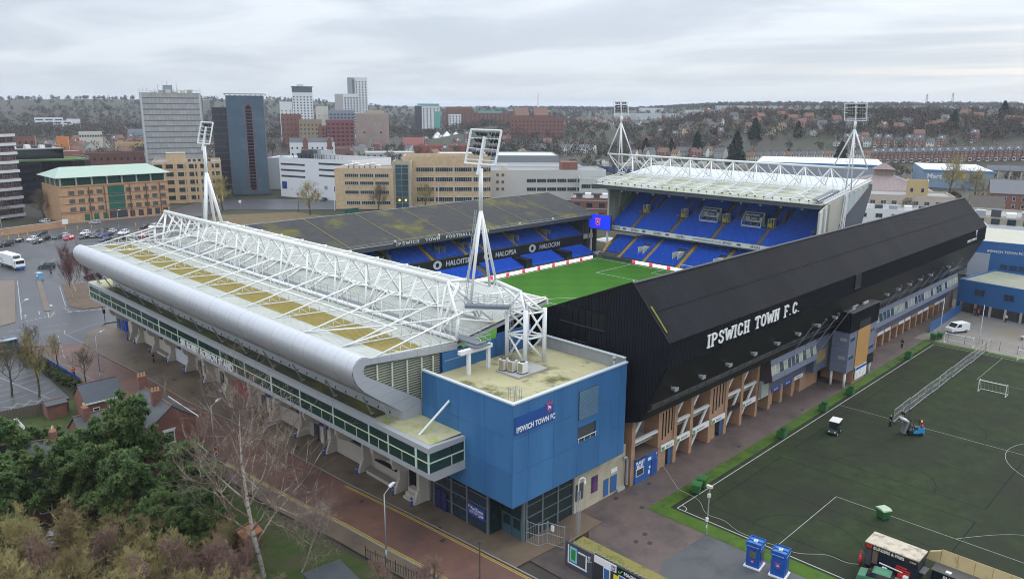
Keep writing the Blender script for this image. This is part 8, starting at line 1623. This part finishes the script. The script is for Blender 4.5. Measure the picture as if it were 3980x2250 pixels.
# ---------------------------------------------------------------- trees
RVL = []
while len(RVL) < 5000:
    v = V((random.uniform(-1, 1), random.uniform(-1, 1), random.uniform(-1, 1)))
    if .05 < v.length < 1: RVL.append(v.normalized())
def rv(r): return RVL[int(r.random()*5000)].copy()
def bare_meshes(seed, h, r0, counts=(9, 6, 5, 4), lean=.05, upb=.35, first=.22, bark=None, twig=None, spread=1.0, tw=.012):
    """trunk that forks and tapers; limbs, branches and twigs grow off it in turn"""
    r = random.Random(seed); T, C_ = MB(), MB()
    pts = [V((0, 0, 0))]; d = V((r.uniform(-lean, lean), r.uniform(-lean, lean), 1)); n = 7
    for i in range(n): d = (d+V((r.uniform(-.16, .16), r.uniform(-.16, .16), .12))).normalized(); pts.append(pts[-1]+d*(h*.85/n))
    for i in range(n): T.tube(pts[i], pts[i+1], r0*(1-i/n)**.8+.02, 7, r0*(1-(i+1)/n)**.8+.02, False)
    def grow(p, d, L_, rad, lev):
        k = 3 if lev < 2 else 2; q_ = p; segs = []
        for i in range(k):
            d = (d+rv(r)*.33+V((0, 0, upb*.35))).normalized(); e = q_+d*(L_/k); C_.tube(q_, e, rad*(1-i/k*.6), 5 if lev == 0 else 3, rad*(1-(i+1)/k*.6), False); segs.append((q_, e, d)); q_ = e
        if lev+1 < len(counts):
            for j in range(counts[lev+1]):
                a, b_, dd = segs[min(k-1, int(r.uniform(.25, 1)*k))]; p2 = a.lerp(b_, r.random()); d2 = (dd*.75+rv(r)*.85*spread+V((0, 0, upb*.3))).normalized(); grow(p2, d2, L_*r.uniform(.42, .68), max(tw, rad*.5), lev+1)
    for i in range(counts[0]):
        f = first+(1-first)*(i+r.random()*.6)/counts[0]; f = min(.99, f); x = f*n; a = pts[int(x)].lerp(pts[min(n, int(x)+1)], x-int(x)); ang = i*2.4+r.uniform(-.4, .4); d = V((cos(ang)*spread, sin(ang)*spread, upb+.45+.5*f)).normalized(); grow(a, d, h*(.46-.24*f)*r.uniform(.85, 1.15), r0*(.5-.36*f)+.012, 0)
    return T.mesh('trunk', bark, smooth=True), C_.mesh('crown', twig, smooth=True)
def tufts(b, c, n, size, r, flat=.6, wd=.11):
    for i in range(n):
        d = rv(r); d.z = d.z*flat+.25; d.normalize(); s = d.cross(V((0, 0, 1)) if abs(d.z) < .9 else V((1, 0, 0))).normalized()*size*wd; p = c+rv(r)*size*.35; e = p+d*size*r.uniform(.7, 1.2); b.add((p-s, p+s, e+s*.7, e-s*.7), ((0, 1, 2, 3),))
def pine_meshes(seed, h, R, dark):
    r = random.Random(seed); T, C_ = MB(), MB(); T.tube((0, 0, 0), (.2, .1, h*.6), .3, 8, .18, False); T.tube((.2, .1, h*.6), (.3, .0, h*.93), .18, 8, .05, False)
    for i in range(34):
        z = h*(.3+.66*i/34); rr = R*(1.02-.72*((z/h-.3)/.7)**1.4)*r.uniform(.7, 1.1); a = i*2.4+r.uniform(-.5, .5); e = V((cos(a)*rr, sin(a)*rr, z+rr*.12)); T.tube((.2, .1, z-.3), e, .07, 4, .02, False)
        for k in range(7):
            f = r.uniform(.35, 1.05); c = V((.2, .1, z-.3)).lerp(e, f)+rv(r)*R*.2; tufts(C_, c, 84, .5, r)
    for k in range(10): tufts(C_, V((.3, 0, h*.94))+rv(r)*.7, 80, .5, r)
    return T.mesh('trunk', MATS['pine_bark']), C_.mesh('crown', dark)
def far_meshes(seed, h, R, m, n=260, ever=False):
    r = random.Random(seed); T, C_ = MB(), MB(); T.tube((0, 0, 0), (0, 0, h*.55), h*.022, 5, h*.012, False)
    if not ever:
        for i in range(9): a = i*2.4; z = h*(.25+.05*i); e = V((cos(a)*R*.75, sin(a)*R*.75, z+h*.25)); T.tube((0, 0, z), e, h*.008, 3, .03, False)
    cl = [V((r.uniform(-1, 1)*R*.7, r.uniform(-1, 1)*R*.7, h*r.uniform(.42, .86))) for i in range(11)]
    for i in range(n):
        if ever: z = r.random()**1.2; a = r.uniform(0, 6.3); q_ = R*(1-z)**.7*r.uniform(.5, 1)*(1+.25*sin(a*3+z*9)); p = V((cos(a)*q_, sin(a)*q_, h*(.08+.92*z)))
        else:
            p = r.choice(cl)+rv(r)*R*.45*r.random()**.4; p.z = max(p.z, h*.22)
        d = rv(r); s = d.cross(rv(r)).normalized(); z_ = h*(.04 if not ever else .05)*r.uniform(.6, 1.4); w_ = z_*(.35 if not ever else .7)
        C_.add((p-d*z_-s*w_, p+d*z_-s*w_, p+d*z_+s*w_, p-d*z_+s*w_), ((0, 1, 2, 3),))
    return T.mesh('trunk', MATS['grey_bark']), C_.mesh('crown', m)
bk = mat('grey_bark', (.085, .075, .06), .95, .3, 3); pbk = mat('pine_bark', (.11, .07, .05), .95, .3, 3); birchb = mat('birch_bark', (.42, .38, .32), .8, .3, 2.5, col2=(.1, .09, .08), c2sc=3, c2lo=.55, c2hi=.6)
twy = mat('mossy_twigs', (.34, .29, .125), .95, .4, .6, col2=(.17, .12, .06), c2sc=.25); twr = mat('reddish_twigs', (.24, .15, .125), .95, .3, .5, col2=(.27, .22, .10), c2sc=.2); twp = mat('purple_birch_twigs', (.165, .12, .10), .95, .3, .8, col2=(.4, .34, .27), c2sc=.6, c2lo=.5, c2hi=.6); twb = mat('brown_twigs', (.18, .15, .10), .95, .3, .5)
pg = mat('pine_needles', (.062, .115, .034), .9, .5, .7, col2=(.13, .165, .05), c2sc=.45, c2lo=.45, c2hi=.62)
def tree(nm, label, meshes, loc, rz_, sc=1, grp=None, cat='tree'):
    t = thing(nm, label, cat, loc, rz_, grp); t.scale = (sc, sc, sc)
    for k, me in zip(('trunk', 'crown'), meshes): link(k, me, t)
    return t
# pines in front of the brick houses
PM = [pine_meshes(s, 10.5, 4.2, pg) for s in (1, 2, 3)]
for i, (x, y, s, l) in enumerate(((16.5, 95.5, 1.0, 'broad dark green pine at the left edge, farthest back'), (20.6, 89, .92, 'dark green pine over the left terrace house'), (24.6, 90.5, .95, 'dark green pine in front of the mossy chimney'), (28.0, 91.4, 1.08, 'tallest pine, with a pointed top before the gable window'), (23.6, 80, .95, 'dark green pine in the middle of the clump'), (29.0, 78, .92, 'dark green pine beside the iron fence'), (27.6, 71.5, .72, 'low spreading pine at the right end of the clump'), (12.6, 87.5, .95, 'dark green pine low at the left edge'), (24.6, 74, .7, 'small dark pine above the reddish shrubs'), (31.4, 82.6, .72, 'pine nearest the road and its street lamp'), (20, 96.5, .8, 'pine beside the garden wall and shed'), (14.6, 90.2, .85, 'pine hiding the end of the left terrace house'), (17.6, 91.6, .75, 'pine before the first floor windows of the left terrace'), (22.6, 86.2, .85, 'pine before the arched doors of the right terrace'))):
    tree('pine_tree', l, PM[i % 3], (x, y, 0), i*1.3, s, 'pines before the brick houses')
# bare shrubs and trees at the bottom left
SM = [bare_meshes(11+s, 6.5, .16, (11, 7, 5, 4), upb=.55, first=.06, bark=bk, twig=(twy, twy, twr)[s], spread=1.25, tw=.021) for s in range(3)]
sp_ = [(13.0, 80, 1.05, 0), (17, 77.5, 1, 1), (20.6, 74.6, .95, 0), (24.6, 73, .9, 1), (28.2, 68.6, .8, 2), (25.4, 61.6, .9, 2), (11.6, 72.5, 1.05, 1), (15.6, 70.6, 1, 0), (19.2, 67, .95, 1), (23.2, 65.6, .95, 2), (21.4, 60.6, 1, 0), (27.8, 63.4, .7, 2), (17.6, 62.6, 1, 1), (13.6, 66, 1.0, 0), (29.6, 73.5, .7, 2), (25.8, 56.8, .8, 2), (22, 70, .9, 0), (28.6, 58.6, .55, 2), (14.4, 84.4, .9, 0), (18.4, 82, .85, 1), (22.4, 78.6, .85, 0), (26.6, 66.4, .8, 2), (24, 59.4, .85, 1), (19.4, 58.6, .9, 0), (16, 59.4, 1, 1), (29.6, 65.8, .6, 2)]
lab_ = ['at the far left', 'second from the left in the back', 'over the parked cars', 'below the pines', 'by the road edge', 'beside the birch foot', 'at the left edge, middle', 'left of centre', 'in the centre of the thicket', 'right of centre', 'near the bottom edge', 'just left of the birch', 'at the bottom, left of centre', 'at the bottom left corner', 'under the low pine', 'at the bottom, right of centre', 'behind the centre of the thicket', 'lowest at the bottom right', 'over the white parked car', 'over the silver parked car', 'beside the grey parked car', 'right beside the birch trunk, left side', 'at the bottom, below the outhouse', 'at the bottom edge, middle', 'at the bottom edge, left', 'between the birch and the outhouse']
for i, (x, y, s, k) in enumerate(sp_): tree('bare_shrub', ('yellowish mossy bare tree ' if k < 2 else 'reddish bare tree ')+lab_[i], SM[k], (x, y, 0), i*1.9, s, 'bare trees at bottom left')
r = random.Random(9)
for i in range(22):
    x = 10.5+(i % 6)*2.9+r.uniform(-.8, .8); y = 83-(i//6)*5.6-(i % 6)*2.6+r.uniform(-.9, .9); tree('bare_shrub', 'bare olive twigged tree filling the bottom left thicket', SM[(0, 1, 0, 2)[i % 4]], (x, y, 0), i*2.3, r.uniform(.75, 1), 'thicket of bare trees at bottom left')
BM = bare_meshes(41, 20.5, .24, (18, 6, 5, 5), lean=.1, upb=.42, first=.2, bark=birchb, twig=twp, spread=1.0, tw=.009); tree('birch_tree', 'tall white barked birch with purple twigs before the stand front', BM, (30.3, 64.3, 0), .6)
BM2 = bare_meshes(43, 12, .12, (14, 7, 6, 4), lean=.5, upb=.3, first=.3, bark=birchb, twig=twp, spread=1.1, tw=.010); tree('birch_tree', 'smaller leaning birch at the right of the tall birch', BM2, (33.4, 62.4, 0), 2.2, .8)
for i, (x, y, s) in enumerate(((41.2, 51.2, .5), (39.0, 50.4, .6), (36.4, 53.2, .6))): tree('bare_sapling', 'thin bare sapling by the near kerb, %s from the right' % words_n(i), SM[2], (x, y, 0), i*2.0, s, 'saplings by the near kerb')
# small trees by the small car park, red birches, street trees
TM = [bare_meshes(61+s, 8.4, .17, (11, 7, 5, 4), upb=.5, first=.3, bark=bk, twig=(twb, twy)[s], spread=.9) for s in range(2)]
for i, (x, y, s, l) in enumerate(((25.3, 136.8, 1, 'bare tree on the small car park, left one'), (28.2, 133.2, 1, 'bare upright tree on the small car park, right one'), (35.2, 133.7, .72, 'bare round topped tree beside the orange-jacketed person'), (34.4, 145, .72, 'bare small tree on the verge by the blue barrier'), (32.4, 153, .75, 'bare small tree at the far end of the hedge'), (30.5, 150, .7, 'bushy bare tree inside the hedge'))): tree('bare_tree', l, TM[i % 2], (x, y, 0), i*1.1, s, 'small trees by the small car park')
RBM = bare_meshes(71, 10, .12, (14, 7, 5, 4), upb=.55, first=.2, bark=birchb, twig=mat('wine_twigs', (.125, .058, .055), .95, .3, .6), spread=.7)
for i, (x, y, s) in enumerate(((54.5, 206, 1.05), (52, 199.5, .9), (57, 212, .95), (55.5, 198.5, .85))): tree('red_birch', 'wine red twigged birch in the planting bed, %s' % ('tallest', 'nearest the road', 'farthest', 'by the curved roof')[i], RBM, (x, y, .1), i*1.7, s, 'red birches in the planting bed')
LM = [bare_meshes(81+s, 14, .4, (13, 8, 6, 4), upb=.45, first=.18, bark=bk, twig=(twy, twb)[s], spread=1.0, tw=.02) for s in range(2)]
for i, (x, y, s, l, k) in enumerate(((90, 353, 1.15, 'large bare willow left of the orange brick office', 1), (84, 346, .8, 'smaller bare tree before the office tower', 1), (147, 324, 1.05, 'bare yellowish tree before the slate blue tower', 0), (168, 287, .95, 'bare spreading tree by the bus shelter', 0), (197, 279, .8, 'young bare tree before the court left wing', 1), (214, 268, .8, 'young bare tree before the court entrance', 0), (158, 388, 1.0, 'round bare tree behind the tan office', 0), (128, 402, .9, 'dark bare tree right of the black glass building', 1), (430, 118, 1.5, 'big bare yellowish tree before the blue fronted shed', 0), (418, 104, 1.2, 'bare yellowish tree right of the yellow tower', 0), (318, 100, .8, 'pale bare weeping tree before the white offices', 1), (262, 308, .9, 'bare tree behind the court', 1), (69, 352, .7, 'bare tree at the foot of the office tower', 1))): tree('bare_tree', l, LM[k], (x, y, 0), i*1.37, s, 'street trees in the town')
# hedge
hg = mat('hedge_leaf', (.045, .065, .02), .9, .4, 1.0, col2=(.10, .075, .03), c2sc=.4); t = thing('hedge', 'clipped green and brown hedge along the small car park', 'hedge', (0, 0, 0)); r = random.Random(4); b = MB()
for i in range(260): f = r.random(); tufts(b, V((31.6+1.9*f+r.uniform(-.7, .7), 159-27*f, r.uniform(.3, 1.25))), 14, .5, r, .9, .2)
b.build('foliage', hg, t); b = MB()
for i in range(20): f = i/20; b.tube((31.6+1.9*f, 159-27*f, 0), (31.6+1.9*f, 159-27*f, .9), .05, 5)
b.build('stems', bk, t)
# mid-distance trees one can tell apart
farb = [mat('wood_%d' % i, c, .95, .3, .05) for i, c in enumerate(((.085, .063, .049), (.105, .08, .05), (.07, .06, .053), (.08, .076, .04)))]; fev = mat('evergreen_far', (.02, .032, .018), .95, .4, .1)
FM = [far_meshes(100+i, 13, 5.2, farb[i % 4]) for i in range(8)]; EM = [far_meshes(130+i, 17, 5.0, fev, 520, True) for i in range(3)]
for i, (az, D, s) in enumerate(((31.6, 700, 1.25), (28.9, 660, 1.5), (27.7, 780, 1.25), (22.0, 640, 1.2), (35.2, 740, .9), (33.4, 735, .8), (15.6, 850, 1.0), (13.0, 900, 1.1), (24.9, 800, .9), (48.2, 700, .6))):
    x, y = pts2(az, D); tree('evergreen_tree', 'tall dark evergreen standing out among the houses, %s from the front' % words_n(i), EM[i % 3], (x, y, hill(x, y)-.3), i*1.0, s, 'dark evergreens of the right hand suburb')
random.seed(77); nn = 0
def spot(az0, az1, d0, d1): a = random.uniform(az0, az1); D = random.uniform(d0, d1); return (*pts2(a, D), a, D)
for grp, lab, n, rg, sc in (('bare trees between the right hand houses', 'bare brown tree between the houses of the right hand slope', 70, (11, 36, 725, 860), (.7, 1.05)), ('bare trees of the old town', 'bare brown tree between the old town roofs', 60, (58, 79, 540, 900), (.7, 1.1)), ('bare trees by the river', 'bare tree in the belt along the river', 46, (37, 58, 500, 780), (.55, .9)), ('bare trees by the railway', 'bare tree beside the railway sheds', 14, (11, 25, 560, 660), (.5, .8))):
    for i in range(n):
        x, y, a, D = spot(*rg); tree('bare_tree', lab, FM[nn % 8], (x, y, hill(x, y)-.3), nn*.7, random.uniform(*sc), grp); nn += 1
# woods that read as one mass
def wood(name, label, n, regs, m, h0, h1, quads, seed, ever=0):
    r = random.Random(seed); b = MB(); k = 0
    while k < n:
        az0, az1, d0, d1 = r.choice(regs); a = r.uniform(az0, az1); D = r.uniform(d0, d1); x, y = pts2(a, D); h = r.uniform(h0, h1); z = hill(x, y)-.5; R = h*.42; sc = max(1, D/900); k += 1
        for i in range(quads):
            d = rv(r); q_ = r.random()**.35; p = V((x+d.x*R*q_, y+d.y*R*q_, z+h*(.55+.45*d.z*q_))); e = rv(r); s = e.cross(rv(r)).normalized(); L_ = .62*sc*r.uniform(.6, 1.5); b.add((p-e*L_-s*L_*.45, p+e*L_-s*L_*.45, p+e*L_+s*L_*.45, p-e*L_+s*L_*.45), ((0, 1, 2, 3),))
    o = MB.build(b, name, m, kind='stuff'); tag(o, label, 'wood'); return o
slope = [(10.5, 20, 800, 990), (10.5, 20, 800, 990), (19, 30, 800, 980), (30, 37, 740, 1000), (36, 46, 700, 1050)]
wood('hillside_wood', 'dense bare brown wood on the right hand slope', 560, slope, farb[0], 8, 12, 60, 1); wood('hillside_wood', 'greyish bare trees mixed through the right hand slope wood', 300, slope, farb[2], 7, 12, 60, 2); wood('hillside_wood', 'olive bushes through the right hand slope wood', 400, slope, farb[3], 4, 8, 48, 3); wood('evergreen_wood', 'dark ivy green trees in the right hand slope wood', 170, slope+[(29, 46, 700, 800)]*3, fev, 6, 11, 40, 4)
ridge = [(9, 80, 1500, 2700), (40, 80, 1150, 1900), (9, 45, 2300, 3400), (46, 80, 1000, 1300)]
wood('ridge_wood', 'bare woodland covering the far ridge', 2400, ridge, farb[0], 9, 13, 30, 5); wood('ridge_wood', 'grey woodland mixed over the far ridge', 2000, ridge, farb[2], 9, 13, 30, 6); wood('ridge_evergreens', 'dark evergreen trees along the far ridge', 1000, ridge, fev, 9, 14, 30, 7); wood('valley_trees', 'low bare trees scattered through the valley suburb', 700, [(20, 60, 950, 1500), (58, 79, 600, 1200)], farb[1], 6, 11, 24, 8)
wood('scrub', 'brown scrub along the railway and river', 260, [(12, 20, 440, 470), (34, 58, 480, 640), (11, 24, 600, 640)], farb[1], 2, 4.5, 26, 9); wood('green_scrub', 'green brambles and bushes at the wood edges', 160, [(24, 40, 640, 740), (48, 60, 450, 560), (60, 76, 500, 560)], farb[3], 2, 5, 26, 10)
# ---------------------------------------------------------------- haze
hz = bpy.data.materials.new('haze_air'); hz.use_nodes = True; nt = hz.node_tree; nt.nodes.clear(); o_ = N('ShaderNodeOutputMaterial'); pv = N('ShaderNodeVolumePrincipled'); pv.inputs['Color'].default_value = (.80, .88, 1.0, 1); pv.inputs['Density'].default_value = 0.00009; pv.inputs['Anisotropy'].default_value = .2; LK(pv.outputs[0], o_.inputs['Volume'])
HZ = MB().box(-500, -500, -1.2, 9100, 9100, 99).build('haze', hz, kind='stuff')
